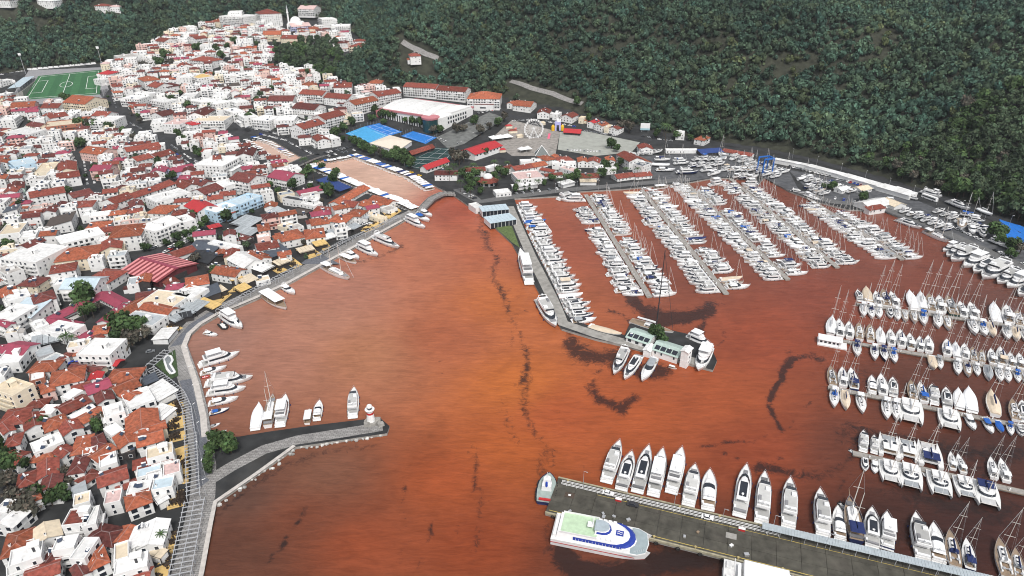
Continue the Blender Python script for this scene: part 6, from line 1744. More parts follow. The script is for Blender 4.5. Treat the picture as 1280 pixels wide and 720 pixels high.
EQ = {('E', 'seaward'): "m0 470 255 540 50;m1 545 292 600 105;m1 625 305 685 75;m2 705 322 755 90;m2 795 308 850 85;m0 880 370 915 170;m3 978 392 988 195;m1 1135 425 1172 170;m0 1245 460 1262 205"}
rs = random.Random(12)
def row_boats(rows, ox, oy, where_of):
    for (k, side), txt in rows.items():
        for it in txt.split(';'):
            t = it.split(); c = t[0]
            a = [float(q) / 4 for q in t[1:5]]
            x0, y0, x1, y1 = a[0] + ox, a[1] + oy, a[2] + ox, a[3] + oy
            wh, gr = where_of(k, side)
            p0, p1 = G(x0, y0, .4), G(x1, y1, .4); ln = (p1 - p0).length
            if c[0] == 's':
                v = list(rand_sail(rs)); v[1] = 'w'
                if v[0] == 3 : v[0] = 0
                if len(c) > 1:
                    if c[1] == 'c': v = [3, 'w', 'w']
                    elif c[1] == 't': v = [3, 'w', 't']
                    elif c[1] == 'g': v = [3, 'w', 'g']
                    elif c[1] == 'b': v = [2, 'w', 'b']
                    elif c[1] == 'n': v = [2, 'n', 'n']
                    elif c[1] == 'd': v = [1, 'd', 'g']
                BP('sail', tuple(v), x0, y0, x1, y1, wh, gr, beam=max(ln * .29, 2.9))
            elif c[0] == 'S':
                BP('gulet', ('n', 2, 'n'), x0, y0, x1, y1, wh, gr, beam=ln * .30)
            elif c[0] == 'c':
                BP('cat', (rs.randint(0, 1), 1, rs.choice('wwwn')), x0, y0, x1, y1, wh, gr, beam=ln * .58)
            else:
                v = list(rand_motor(rs, True)); v[1] = 'w'
                if len(c) > 1:
                    if c[1].isdigit(): v = [int(c[1]), 'w', 'w']
                    elif c[1] == 't': v = [4, 'w', 't']
                    elif c[1] == 'c': v = [4, 'w', 'w']
                    elif c[1] == 'b': v = [4, 'w', 'b']
                    elif c[1] == 'n': v = [2, 'n', 'w']
                BP('motor', tuple(v), x0, y0, x1, y1, wh, gr, beam=min(max(ln * .28, 3.0), 5.8))
wp = lambda k, s: (f'{s} side of {PW[k]}', f'boats on the {PW[k]}')
row_boats(ROWS, 960, 360, wp); row_boats(ROWS_D, 960, 540, wp)
we = lambda k, s: ('the ferry pier', 'yachts moored stern-to at the concrete ferry pier')
row_boats(EP, 960, 540, we); row_boats(EQ, 640, 540, we)

# big yachts, quays and breakwater
Q = lambda kind, v, *a, where, group, **k: BP(kind, v, *a, where, group, **k)
w1 = dict(where='quay of pier-end clubhouse', group='yachts around the pier-end clubhouse')
Q('motor', (0, 'w', 'w'), 783, 437, 766, 472, beam=5.4, **w1); Q('motor', (1, 'w', 'w'), 800, 445, 779, 478, beam=5.4, **w1); Q('motor', (3, 'w', 'g'), 819, 448, 801, 480, beam=5.2, **w1)
Q('motor', (2, 'w', 'w'), 886, 435, 871, 467, beam=7.0, **w1)
w1 = dict(where='outer face of stone mole', group='large yachts on the outer face of the mole')
Q('motor', (2, 'w', 'w'), 662, 356, 650, 313, beam=7.5, **w1); Q('motor', (0, 'w', 'w'), 674, 375, 696, 413, beam=8.0, **w1)
w1 = dict(where='left quay below flower bed', group='boats at the left quay')
for a, v in (((248, 458, 302, 442), (2, 'w', 'w')), ((250, 468, 285, 459), (3, 'w', 'w')), ((256, 481, 319, 473), (0, 'w', 'w')), ((258, 493, 310, 486), (2, 'w', 'w')), ((260, 506, 300, 498), (3, 'w', 'w')), ((261, 518, 288, 511), (3, 'n', 'b')), ((262, 534, 276, 529), (3, 'w', 'g')), ((268, 544, 284, 538), (3, 'w', 'w'))):
    Q('motor', v, *a, **w1)
w1 = dict(where='lighthouse breakwater', group='boats along the lighthouse breakwater')
Q('motor', (4, 'w', 'w'), 319, 538, 325, 506, beam=5, **w1); Q('gulet', ('w', 2, 'w'), 335, 534, 342, 497, beam=5, **w1); Q('motor', (2, 'w', 'w'), 350, 534, 358, 495, beam=5.4, **w1)
Q('awn', ('w',), 384, 530, 387, 513, beam=3.4, **w1); Q('motor', (3, 'w', 'w'), 396, 526, 400, 502, beam=4.2, **w1); Q('motor', (0, 'w', 'w'), 441, 523, 443, 486, beam=5.2, **w1)
w1 = dict(where='restaurant quay', group='boats moored along the restaurant quay')
Q('gulet', ('w', 2, 'w'), 403, 334, 438, 351, beam=6, **w1); Q('awn', ('w',), 427, 322, 446, 330, beam=4.6, **w1); Q('motor', (3, 'w', 'w'), 434, 316, 450, 325, **w1); Q('motor', (2, 'w', 'w'), 446, 308, 474, 322, beam=6, **w1); Q('motor', (0, 'w', 'w'), 465, 296, 501, 312, beam=6.2, **w1)
Q('motor', (2, 'w', 'w'), 506, 274, 533, 287, beam=5.6, **w1); Q('motor', (3, 'w', 'b'), 519, 269, 538, 278, **w1); Q('motor', (3, 'w', 'w'), 526, 264, 541, 272, **w1)
Q('awn', ('w',), 330, 369, 359, 388, beam=7.2, **w1); Q('motor', (3, 'w', 'w'), 352, 358, 370, 369, **w1); Q('motor', (2, 'w', 'w'), 277, 394, 305, 413, beam=6.2, **w1); Q('motor', (3, 'w', 'w'), 255, 416, 273, 420, **w1)
Q('dinghy', ('k',), 276, 404, 283, 412, **w1); Q('dinghy', ('r',), 252, 472, 262, 470, where='left quay below flower bed', group='boats at the left quay')
w1 = dict(where='right quay of marina', group='big yachts at the right marina quay')
for k, a in enumerate(((1196, 309, 1177, 315), (1206, 312, 1181, 322), (1220, 315, 1186, 328), (1232, 323, 1202, 336), (1246, 328, 1214, 343), (1259, 332, 1225, 351), (1273, 343, 1244, 356), (1287, 349, 1256, 361), (1302, 356, 1270, 372), (1318, 366, 1286, 382))):
    Q('motor', (rs.choice((0, 1, 2, 0)), 'w', 'w'), *a, **w1)
Q('motor', (1, 'w', 'w'), 1120, 275, 1153, 287, beam=6.5, **w1); Q('gulet', ('w', 2, 'w'), 1155, 290, 1186, 304, beam=5.5, **w1)
Q('motor', (2, 'w', 'w'), 1120, 272 - 18, 1098, 262 - 10, **w1)
w1 = dict(where='top quay of marina', group='boats along the top marina quay')
for a, kd, v in (((697, 250, 722, 243), 'motor', (0, 'w', 'w')), ((732, 251, 700, 251), 'motor', (2, 'w', 'w')), ((818, 236, 836, 234), 'awn', ('w',)), ((838, 234, 856, 232), 'motor', (0, 'w', 'w')), ((802, 236, 815, 236), 'motor', (3, 'w', 'w')), ((886, 232, 908, 228), 'motor', (2, 'w', 'w')), ((987, 239, 1006, 242), 'motor', (0, 'w', 'w')), ((1006, 244, 1026, 252), 'sail', (0, 'w', 'w')),
               ((905, 238, 922, 236), 'motor', (0, 'w', 'w')), ((910, 242, 928, 241), 'motor', (3, 'w', 'w'))):
    Q(kd, v, *a, **w1)
# behind the pier-end clubhouse: tall black sloop and a catamaran
w1 = dict(where='back of pier-end clubhouse', group='yachts around the pier-end clubhouse')
Q('motor', (4, 'w', 't'), 735, 408, 778, 421, beam=5.0, **w1); Q('motor', (2, 'w', 'w'), 858, 420, 890, 434, beam=6.0, **w1); Q('awn', ('w',), 836, 458, 846, 461, **w1)
Q('dinghy', ('g',), 1062, 562, 1070, 568, where='end of catamaran pontoon', group='dinghies'); Q('dinghy', ('w',), 1155, 590, 1158, 596, where='near side of catamaran pontoon', group='dinghies'); Q('dinghy', ('k',), 1050, 628, 1058, 640, where='ferry pier, behind two-masted yacht', group='dinghies')
# canal: rows of awning boats under both banks
def canal_row(pts, n, ln, side, where, cl='wwwwwb', kind='awn'):
    P = [G(*p, .4) for p in pts]
    seg = [(b - a).length for a, b in zip(P[:-1], P[1:])]; tot = sum(seg)
    for k in range(n):
        s = tot * (k + .5) / n; i = 0
        while s > seg[i]: s -= seg[i]; i += 1
        d = (P[i + 1] - P[i]).normalized(); c = P[i] + d * s + Vector((-d.y, d.x, 0)) * side * (ln / 2)
        an = math.atan2(d.x, -d.y) if side > 0 else math.atan2(-d.x, d.y)
        l_ = ln * rs.uniform(.8, 1.1)
        boat(kind, (rs.choice(cl),) if kind == 'awn' else rand_motor(rs), c.x, c.y, an + rs.uniform(-.12, .12), l_, where, 'boats along the canal', l_ * .36)
canal_row([(526, 262), (505, 252), (460, 234), (420, 217), (394, 207)], 40, 12.5, 1, 'left bank of the canal')
canal_row([(452, 196), (482, 207), (520, 221), (545, 237)], 26, 11.5, -1, 'right bank of the canal', 'wwwbbn')
canal_row([(404, 202), (420, 200), (446, 194)], 12, 8, -1, 'canal beside the road bridge')
canal_row([(330, 196), (318, 186), (302, 176)], 10, 8, -1, 'upper canal, left bank'); canal_row([(318, 170), (342, 179), (370, 196)], 16, 8, -1, 'upper canal, right bank')
# boats ashore in the boatyard
YARD = [(784, 194, 800, 195, 'm'), (786, 201, 806, 201, 'm'), (818, 200, 838, 200, 's'), (814, 206, 838, 208, 'm'), (841, 201, 858, 201, 's'), (842, 205, 862, 204, 'm'), (820, 213, 845, 213, 'm'), (845, 216, 874, 216, 'm'), (876, 214, 896, 212, 'm'), (886, 227 - 8, 902, 221 - 6, 's'), (914, 200, 924, 195, 'm'), (906, 198, 898, 192, 's'),
        (1133, 246, 1148, 250, 'm'), (1150, 240, 1178, 248, 'm'), (1176, 246, 1158, 240, 'm'), (1184, 252, 1213, 264, 'm'), (1200, 268, 1226, 272, 's'), (1208, 274, 1232, 278, 'm'), (1216, 280, 1238, 285, 'm'), (1203, 277, 1200, 288, 's'), (1214, 284, 1216, 294, 'm'), (1226, 288, 1230, 298, 'm'), (1222, 262, 1240, 270, 's'), (1236, 300, 1256, 308, 'm'), (1250, 306, 1270, 313, 'm')]
for r0, r1, n_, dx, dy in (((800, 191), (826, 190), 3, 0, 0), ((868, 199), (905, 199), 4, 0, 0), ((862, 208), (905, 205), 4, 0, 0), ((905, 212), (945, 212), 5, 0, 0), ((920, 220), (945, 222), 3, 0, 0), ((926, 200), (985, 216), 7, 0, 0), ((930, 207), (975, 222), 5, 0, 0), ((1000, 222), (1070, 240), 8, 0, 0), ((1010, 232), (1035, 243), 4, 0, 0), ((1128, 262), (1190, 288), 7, 0, 0), ((1170, 262), (1232, 290), 7, 0, 0)):
    for q in range(n_):
        t_ = (q + .5) / n_; cx, cy = r0[0] + (r1[0] - r0[0]) * t_, r0[1] + (r1[1] - r0[1]) * t_
        YARD.append((cx - 7, cy + 1.5, cx + 7, cy - 1.5, rs.choice('mms')))
for k, (x0, y0, x1, y1, kd) in enumerate(YARD):
    a, b = G(x0, y0, 2.4), G(x1, y1, 2.4); c = (a + b) / 2; d = b - a
    v = rand_motor(rs) if kd == 'm' else rand_sail(rs)
    boat('motor' if kd == 'm' else 'sail', v, c.x, c.y, math.atan2(d.y, d.x), max(d.length, 9), 'boatyard, standing ashore', 'boats ashore in the boatyard', z=2.3)
    for kk in (-.25, .25) if k < 25 else ():
        cr = thing('boat_cradle', '', 'cradle', (c.x + d.x * kk, c.y + d.y * kk, LAND_Z), math.atan2(d.y, d.x), 'cradles under the boats ashore')
        cr['label'] = 'dark steel cradle under a white boat standing ashore in the boatyard'
        mb = MB(); mb.box(-.15, .15, -1.6, 1.6, 0, .2); mb.box(-.15, .15, -.25, .25, .2, .7); part(mb, 'beam', DARKM, cr)
        for s in (-1, 1):
            mb = MB(); mb.tube((0, s * 1.5, .2), (0, s * 1.1, 1.6), .08, n=4); part(mb, 'strut', DARKM, cr)

def label_boats():
    groups = {}
    for root, look, where in BOATS:
        x, y, z = root.location
        u, v = PX(x, y, z)
        groups.setdefault((look, where), []).append((u, v, root))
    for (look, where), lst in groups.items():
        vert = ('long pier' in where) or ('inner side' in where)
        lst.sort(key=lambda q: -q[1] if vert else q[0])
        n = len(lst)
        for k, (u, v, root) in enumerate(lst):
            if n == 1: s = f'{look}, {where}'
            elif vert: s = f"{look}, {where}, {nth(k + 1)} from bay end" if k else f"{look}, {where}, nearest bay end"
            elif n == 2: s = f"{look}, {where}, {'left' if k == 0 else 'right'} of two"
            else: s = f"{look}, {where}, {'leftmost' if k == 0 else nth(k + 1) + ' from left'}"
            root['label'] = s
label_boats()
# ------------------------------------------------------------------ ferry pier, ferries, tug
def ferry_pier():
    top = 1.7
    a, b = G(698, 597, top), G(1230, 722, top)
    d = (b - a).normalized(); nrm = Vector((d.y, -d.x, 0))
    w = abs((G(686, 641, top) - a).dot(nrm)); L = 190.0
    ang = math.atan2(d.y, d.x)
    t = thing('ferry_pier', 'wide dark concrete ferry pier with a grey walkway roof along it', 'pier', (a.x, a.y, 0), ang)
    m = mat('dark_concrete', (.070, .066, .054), .9, .38, .3, dirt=.5, objvar=.1)
    nx_, ny_ = 24, 3
    pl, pw = L / nx_, w / ny_
    mb = MB(); mb.box(.05, pl - .05, -pw + .05, -.05, .9, top)
    me = mb.mesh('deck_slab', [m])
    for i in range(nx_):
        for j in range(ny_): part_mesh(me, 'deck_slab', t, (i * pl, -j * pw, R.uniform(-.015, .015)))
    mb = MB(); mb.box(0, L, -w, 0, -1, .88); part(mb, 'pier_body', CONCRETE, t)
    for y in (.12, -w - .12):
        mb = MB(); mb.box(0, L, y - .3, y + .3, 1.0, top + .25); part(mb, 'edge_beam', mat('pale_kerb', (.34, .31, .22), .85, .25, dirt=.4), t)
    mb = MB(); mb.box(1, L, -w + 1.2, -w + 1.45, top + .012, top + .02); part(mb, 'painted_line', mat('worn_yellow', (.50, .38, .10), .85, .3, .8), t)
    mb = MB(); mb.box(16, L, -4.2, -4.05, top + .012, top + .02); part(mb, 'painted_line', MATS['worn_yellow'], t)
    tyre = MB(); n = 12
    rows = [[(math.cos(2 * math.pi * k / n) * (.62 + .2 * math.cos(q)), .2 * math.sin(q), math.sin(2 * math.pi * k / n) * (.62 + .2 * math.cos(q))) for k in range(n)] for q in (0, 1.57, 3.14, 4.71, 6.28)]
    tyre.grid(rows, 0, True); tm = tyre.mesh('tyre_fender', [RUBBER])
    for k in range(11): part_mesh(tm, 'tyre_fender', t, (3 + k * 7.4, -w - .62, .75))
    bm = MB(); bm.lathe([(.35, top), (.3, top + .5), (.45, top + .7)], n=8); bme = bm.mesh('bollard', [mat('bollard_yellow', (.42, .34, .16), .7, .2)])
    for k in range(20): part_mesh(bme, 'bollard', t, (4 + k * 7, (-w + .8) if k % 2 else -.8, 0))
    # fence of pipes on the outer half, then the walkway roof
    fn = thing('pipe_fence', 'long low white pipe fence on the ferry pier before the walkway roof', 'fence', (a.x, a.y, top), ang)
    for z in (.5, 1.05):
        for y in (-3.3, -1.9):
            mb = MB(); mb.tube((2, y, z), (80, y, z), .09, n=5); part(mb, 'pipe', FRAME_W, fn)
    pm = MB(); pm.box(-.08, .08, -.08, .08, 0, 1.1); pme = pm.mesh('post', [FRAME_W])
    for k in range(40):
        part_mesh(pme, 'post', fn, (2 + k * 2, -3.3 if k % 2 else -1.9, 0))
    c0 = (G(953, 665, top + 3) - a).dot(d)
    cn = thing('walkway_roof', 'long pale blue-grey corrugated walkway roof on the ferry pier', 'canopy', (a.x, a.y, top), ang)
    n = 26; pl = 4.0
    mb = MB()
    for k in range(8): mb.box(k * pl / 8 + .02, (k + 1) * pl / 8 - .02, -4.6, -1.4, 2.9, 3.02 + .06 * (k % 2))
    pme = mb.mesh('roof_panel', [mat('corrugated_roof', (.40, .45, .48), .5, .1, dirt=.3)])
    pos = MB(); pos.box(-.08, .08, -4.3, -4.14, 0, 2.9); pos.box(-.08, .08, -1.8, -1.64, 0, 2.9); pos.box(-.06, .06, -4.3, -1.7, 2.75, 2.9)
    fr = pos.mesh('frame', [METAL])
    for k in range(n):
        part_mesh(pme, 'roof_panel', cn, (c0 + k * pl, 0, 0)); part_mesh(fr, 'frame', cn, (c0 + k * pl + 2, 0, 0))
    for k in range(9):
        p = a + d * (10 + k * 17) + nrm * (3.6 if k % 2 else 1.0)
        lp = thing('lamp_post', 'thin grey lamp post standing on the ferry pier', 'lamp post', (p.x, p.y, top), ang, 'lamp posts along the ferry pier')
        mb = MB(); mb.tube((0, 0, 0), (0, 0, 7), .09, .06, 6); part(mb, 'pole', METAL, lp)
        mb = MB(); mb.box(-.1, 1.4, -.06, .06, 6.95, 7.05); mb.box(.8, 1.5, -.15, .15, 6.85, 6.97); part(mb, 'lamp_head', METAL, lp)
    for q, (px, py, lab, mm) in enumerate(((712, 619, 'square brown steel cover plate on the outer end of the ferry pier', BARK), (914, 670, 'pale square patched hatch on the ferry pier below the walkway roof', CONCRETE))):
        p = G(px, py, top); h = thing('hatch_cover', lab, 'hatch', (p.x, p.y, top + .01), ang)
        mb = MB(); mb.box(-1.8, 1.8, -1.3, 1.3, 0, .06); part(mb, 'frame', mm, h); mb = MB(); mb.box(-.5, .5, -.4, .4, .06, .14); part(mb, 'lid', FRAME_W if q == 0 else mm, h)
    for px, py, col, lab in ((760, 617.5, FRAME_W, 'white car parked on the outer ferry pier'), (884, 648, FRAME_W, 'silver car parked by the pipe fence of the ferry pier'), (791, 632, DARKM, 'black car parked by the pipe fence on the ferry pier')):
        p = G(px, py, top); car_at(p.x, p.y, top, ang, col, lab, None)
    for px, py in ((773, 626), (927, 663)):
        p = G(px, py, top); bx = thing('fire_box', 'small red box beside the pipe fence, ' + ('outer one' if px < 800 else 'one near the walkway roof'), 'box', (p.x, p.y, top), ang)
        mb = MB(); mb.box(-1.1, 1.1, -.5, .5, 0, 1.0); part(mb, 'body', REDP, bx); mb = MB(); mb.box(-1.15, 1.15, -.55, .55, 1.0, 1.08); part(mb, 'lid', FRAME_W, bx)

_car_mesh = {}
def car_at(x, y, z, ang, paint, label, group, scale=1.0):
    if 'glass' not in _car_mesh:
        mb = MB(); mb.frus(-1.5, .9, -.78, .78, .82, 1.42, .45, .6, .14); _car_mesh['glass'] = mb.mesh('cabin_glass', [GLASS])
        mb = MB(); mb.tube((0, -.12, 0), (0, .12, 0), .33, n=8); _car_mesh['wheel'] = mb.mesh('wheel', [RUBBER])
    if paint not in _car_mesh:
        mb = MB(); mb.frus(-2.15, 2.15, -.88, .88, .3, .85, .08, .12, .06); mb.frus(-1.1, .45, -.68, .68, 1.42, 1.47, .05, .05, .05)
        _car_mesh[paint] = mb.mesh('body', [paint])
    t = thing('parked_car', label, 'car', (x, y, z), ang, group)
    part_mesh(_car_mesh[paint], 'body', t); part_mesh(_car_mesh['glass'], 'cabin_glass', t)
    for sx in (-1.35, 1.35):
        for sy in (-.8, .8): part_mesh(_car_mesh['wheel'], 'wheel', t, (sx, sy, .33))
    return t
ferry_pier()

def ferry():
    a, b = G(692, 664, .5), G(813, 688, .5); c = (a + b) / 2; d = b - a; L = d.length; B = 12.0; l2 = L / 2
    t = thing('ferry', 'large white catamaran ferry with pale green upper deck and blue window bands', 'ferry', (c.x, c.y, 0), math.atan2(d.y, d.x))
    blue = mat('ferry_blue', (.025, .05, .30), .3, .1)
    mb = MB(); st = None
    for s in (-1, 1): st = hull(mb, L, 4.4, 3.0, 3.6, .95, .5, 3.2, off=s * 3.8, rake=.05)
    mb.box(-l2, l2 * .82, -4, 4, 1.4, 3.1); part(mb, 'hull', [GELCOAT, REDP], t)
    P = [(-l2, -6), (l2 * .72, -6), (l2 * .9, -4.6), (l2 * .96, 0), (l2 * .9, 4.6), (l2 * .72, 6), (-l2, 6)]
    mb = MB(); mb.prism(P, 3.0, 3.45); part(mb, 'main_deck', DECKW, t)
    mb = MB(); mb.prism([(l2 * .60, -5.6), (l2 * .74, -5.6), (l2 * .9, -4.2), (l2 * .94, 0), (l2 * .9, 4.2), (l2 * .74, 5.6), (l2 * .60, 5.6)], 3.45, 3.52); part(mb, 'foredeck', mat('deck_grey', (.30, .36, .38), .7, .1), t)
    mb = MB(); curved(mb, -l2 * .9, l2 * .72, 5.4, 3.45, 5.7, 3.6, .3, .7, rnd_=.28, front=8); part(mb, 'superstructure', GELCOAT, t)
    for s in (-1, 1):
        mb = MB(); y0, y1 = s * 5.32, s * 5.02
        mb.face([(-l2 * .55, y0, 4.1), (l2 * .44, y0, 4.1), (l2 * .36, y1, 5.2), (-l2 * .55, y1, 5.2)][:: 1 if s < 0 else -1]); part(mb, 'window_band', blue, t)
        mb = MB(); mb.box(-l2, l2 * .7, s * 6.02 - .03, s * 6.02 + .03, 1.9, 2.15); part(mb, 'hull_stripe', REDP, t)
    mb = MB(); curved(mb, l2 * .2, l2 * .69, 5.24, 4.35, 5.0, 1.05, 0, .22, rnd_=.62, front=8); part(mb, 'front_window', blue, t)
    mb = MB(); mb.box(-l2 * .82, -.2 * l2 + 2, -4.5, 4.5, 5.7, 5.82); part(mb, 'upper_deck', mat('pale_green_deck', (.46, .60, .42), .7, .1, .8, dirt=.12), t)
    for y in (-4.6, 4.6):
        mb = MB(); mb.box(-l2 * .84, -.2 * l2 + 2, y - .08, y + .08, 5.7, 6.5); part(mb, 'bulwark', GELCOAT, t)
    mb = MB(); curved(mb, -l2 * .14, l2 * .2, 2.9, 5.6, 7.5, .9, .2, .5, rnd_=.55); part(mb, 'wheelhouse', GELCOAT, t)
    mb = MB(); curved(mb, -l2 * .10, l2 * .195, 2.85, 6.4, 7.0, .3, .1, .18, rnd_=.55); part(mb, 'windscreen', blue, t)
    mb = MB(); curved(mb, -l2 * .15, l2 * .15, 2.5, 7.5, 7.7, .2, .1, .1, rnd_=.5); part(mb, 'wheelhouse_roof', mat('roof_grey', (.36, .42, .46), .6, .1), t)
    mb = MB(); mb.tube((-l2 * .16, 0, 5.8), (-l2 * .2, 0, 10.4), .14, n=5); mb.tube((-l2 * .18, -1.6, 9), (-l2 * .18, 1.6, 9), .08, n=4); mb.box(-l2 * .3, -l2 * .18, -1.2, 1.2, 7.2, 7.4); part(mb, 'radar_mast', FRAME_W, t)
    # emblem: white zigzag on a blue square
    mb = MB(); mb.box(l2 * .36 - 1.3, l2 * .36 + 1.3, -1.2, 1.2, 5.70, 5.74, 0); em = part(mb, 'emblem', blue, t)
    mb = MB()
    for s in (-.45, .35):
        pts = [(-.9, s - .2), (-.3, s + .25), (.3, s - .2), (.9, s + .25)]
        for p, q in zip(pts[:-1], pts[1:]): mb.face([(l2 * .36 + p[0], p[1], 5.76), (l2 * .36 + q[0], q[1], 5.76), (l2 * .36 + q[0], q[1] + .25, 5.76), (l2 * .36 + p[0], p[1] + .25, 5.76)])
    o = mb.build('emblem_wave', FRAME_W, em); KIDS.setdefault(em, []).append(o)
    mb = MB(); mb.box(-l2 * .97, -l2 * .9, -4.8, 4.8, 3.45, 4.6); part(mb, 'stern_bulwark', GELCOAT, t)
    for k in range(4):
        for s in (-1, 1):
            mb = MB(); mb.tube((-l2 * .1 + k * 1.7, s * 4.2, 6.05), (-l2 * .1 + k * 1.7 + 1.2, s * 4.2, 6.05), .34, n=8); part(mb, 'life_raft', FRAME_W, t)
    for k in range(14):
        x = -l2 * .5 + k * l2 * .068
        for s in (-1, 1): mb = MB(); mb.box(x, x + .12, s * 5.34 - .05, s * 5.34 + .05, 4.1, 4.9); part(mb, 'window_mullion', FRAME_W, t)
    for k in range(6):
        mb = MB(); mb.tube((l2 * (.68 + .035 * k), -5.2 + .5 * k * .6, 3.5), (l2 * (.68 + .035 * k), -5.2 + .5 * k * .6, 4.4), .05, n=4); part(mb, 'rail_post', FRAME_W, t)
ferry()

def pier_clutter():
    us = sorted(R.random() for k in range(9))
    for k, u in enumerate(us):
        px = 712 + 250 * u; py = 628 + 62 * u + R.uniform(-4, 12)
        p = G(px, py, 1.7); w = R.uniform(.35, .8); m = R.choice((0, 1, 1, 2))
        c = thing('storage_crate', f"small {('wooden', 'grey', 'pale')[m]} crate on the dark ferry pier, {nth(k + 1)} from its outer end", 'crate', (p.x, p.y, 1.72), R.uniform(0, 3))
        mb = MB(); mb.box(-w, w, -w * .7, w * .7, 0, w); part(mb, 'body', (TEAK, CONCRETE, DECKG)[m], c); mb = MB(); mb.box(-w - .04, w + .04, -w * .7 - .04, w * .7 + .04, w, w + .08); part(mb, 'lid', (TEAK, METAL, DECKW)[m], c)
pier_clutter()

def ferry_two():
    a, b = G(904, 716, 2.5), G(1030, 748, 2.5); c = (a + b) / 2; d = b - a; L = d.length; l2 = L / 2
    t = thing('ferry', 'big white ferry with flat white upper deck, alongside the ferry pier below the lamp posts', 'ferry', (c.x, c.y, 0), math.atan2(d.y, d.x))
    mb = MB(); hull(mb, L, 11, 3.0, 4, .95, .5, 3.0); part(mb, 'hull', [GELCOAT, NAVY], t)
    mb = MB(); mb.box(-l2, l2 * .6, -5.3, 5.3, 2.6, 3.2); part(mb, 'main_deck', DECKW, t)
    mb = MB(); curved(mb, -l2 * .62, l2 * .6, 4.8, 3.2, 6.0, 3, .2, .5, rnd_=.3); part(mb, 'superstructure', GELCOAT, t)
    mb = MB(); curved(mb, -l2 * .5, l2 * .58, 4.78, 4.0, 5.0, 1.4, .1, .2, rnd_=.3); part(mb, 'window_band', GLASS, t)
    mb = MB(); mb.box(-l2 * .6, l2 * .3, -4.3, 4.3, 6.0, 6.1); part(mb, 'upper_deck', WHITE_CLOTH, t)
    mb = MB(); [mb.tube((-l2 * .8, s, 3.2), (-l2 * .8, s, 7.5), .12, n=5) for s in (-2.5, 2.5)]; mb.tube((-l2 * .8, -2.5, 7.5), (-l2 * .8, 2.5, 7.5), .12, n=5); mb.tube((-l2 * .8, 0, 7.5), (-l2 * .82, 0, 10), .08, n=4); part(mb, 'radar_mast', FRAME_W, t)
    mb = MB(); mb.box(-l2 * .72, -l2 * .66, -3, 3, 3.2, 5.4); part(mb, 'stair_housing', FRAME_W, t)
    mb = MB(); mb.box(-l2 * .95, -l2 * .86, -4, -1.5, 3.2, 4); mb.box(-l2 * .95, -l2 * .86, 1.5, 4, 3.2, 4); part(mb, 'locker', DECKW, t)
ferry_two()

def tug():
    a, b = G(680, 630, .5), G(687, 594, .5); c = (a + b) / 2; d = b - a; L = d.length; l2 = L / 2
    t = thing('tugboat', 'small round-bowed tug with tyre fenders at the outer end of the ferry pier', 'tugboat', (c.x, c.y, 0), math.atan2(d.y, d.x))
    B = L * .48
    mb = MB(); st = hull(mb, L, B, 1.5, 2.2, .8, .4, 3.4); part(mb, 'hull', [NAVY, ANTIFOUL], t)
    mb = MB(); deck_face(mb, st, .2, .3); part(mb, 'deck', mat('deck_green_grey', (.30, .36, .34), .8, .15), t)
    mb = MB(); curved(mb, -l2 * .25, l2 * .45, B * .26, 1.4, 3.6, .4, .1, .15, rnd_=.5); part(mb, 'deckhouse', GELCOAT, t)
    mb = MB(); curved(mb, -l2 * .02, l2 * .36, B * .21, 3.6, 5.2, .3, .1, .15, rnd_=.5); part(mb, 'wheelhouse', GELCOAT, t)
    mb = MB(); curved(mb, 0, l2 * .355, B * .205, 4.2, 4.9, .13, .1, .08, rnd_=.5); part(mb, 'windscreen', GLASS, t)
    mb = MB(); mb.lathe([(.5, 3.4), (.45, 5.4)], (-l2 * .2, 0, 0), 8); part(mb, 'funnel', BLUEP, t)
    mb = MB(); mb.tube((l2 * .1, 0, 5.2), (l2 * .08, 0, 8.5), .08, n=5); part(mb, 'mast', FRAME_W, t)
    for s in (-1, 1):
        for k in range(7):
            x, b_, z, tt = st[1 + k + (k > 4)]
            mb = MB(); mb.tube((x, s * (b_ + .05), z - .3), (x, s * (b_ + .35), z - .3), .5, n=8); part(mb, 'tyre_fender', RUBBER, t)
    mb = MB(); mb.box(-l2 * .9, -l2 * .78, -B * .3, B * .3, 1.4, 1.9); part(mb, 'stern_bench', REDP, t)
tug()

# ------------------------------------------------------------------ pier-end clubhouse, tall sloop, float house, lighthouse
ROOF['E'] = mat('pale_green_roofing', (.40, .50, .46), .6, .1, dirt=.2); ROOF_WORD['E'] = 'pale green'
c1 = HP(789, 414, 816, 423, 10, 1, 'g', 'E', 'w', name='clubhouse', cat='clubhouse', detail=3, clutter=1, label='white clubhouse wing with pale green roof at the pier end, inner wing')
c2 = HP(821, 429, 852, 439, 10, 1, 'g', 'E', 'w', name='clubhouse', cat='clubhouse', detail=3, clutter=1, label='white clubhouse wing with pale green roof beside its white tower, outer wing')
HP(808, 432, 815, 434, 6, 1, 'g', 'W', 'w', name='clubhouse', cat='clubhouse', detail=3, clutter=0, label='small white gabled entrance house between the two clubhouse wings')
HP(856, 434, 862, 436, 5, 3, 'g', 'W', 'w', name='clubhouse_tower', cat='tower', detail=3, clutter=0, label='white gabled tower at the outer end of the pier clubhouse')

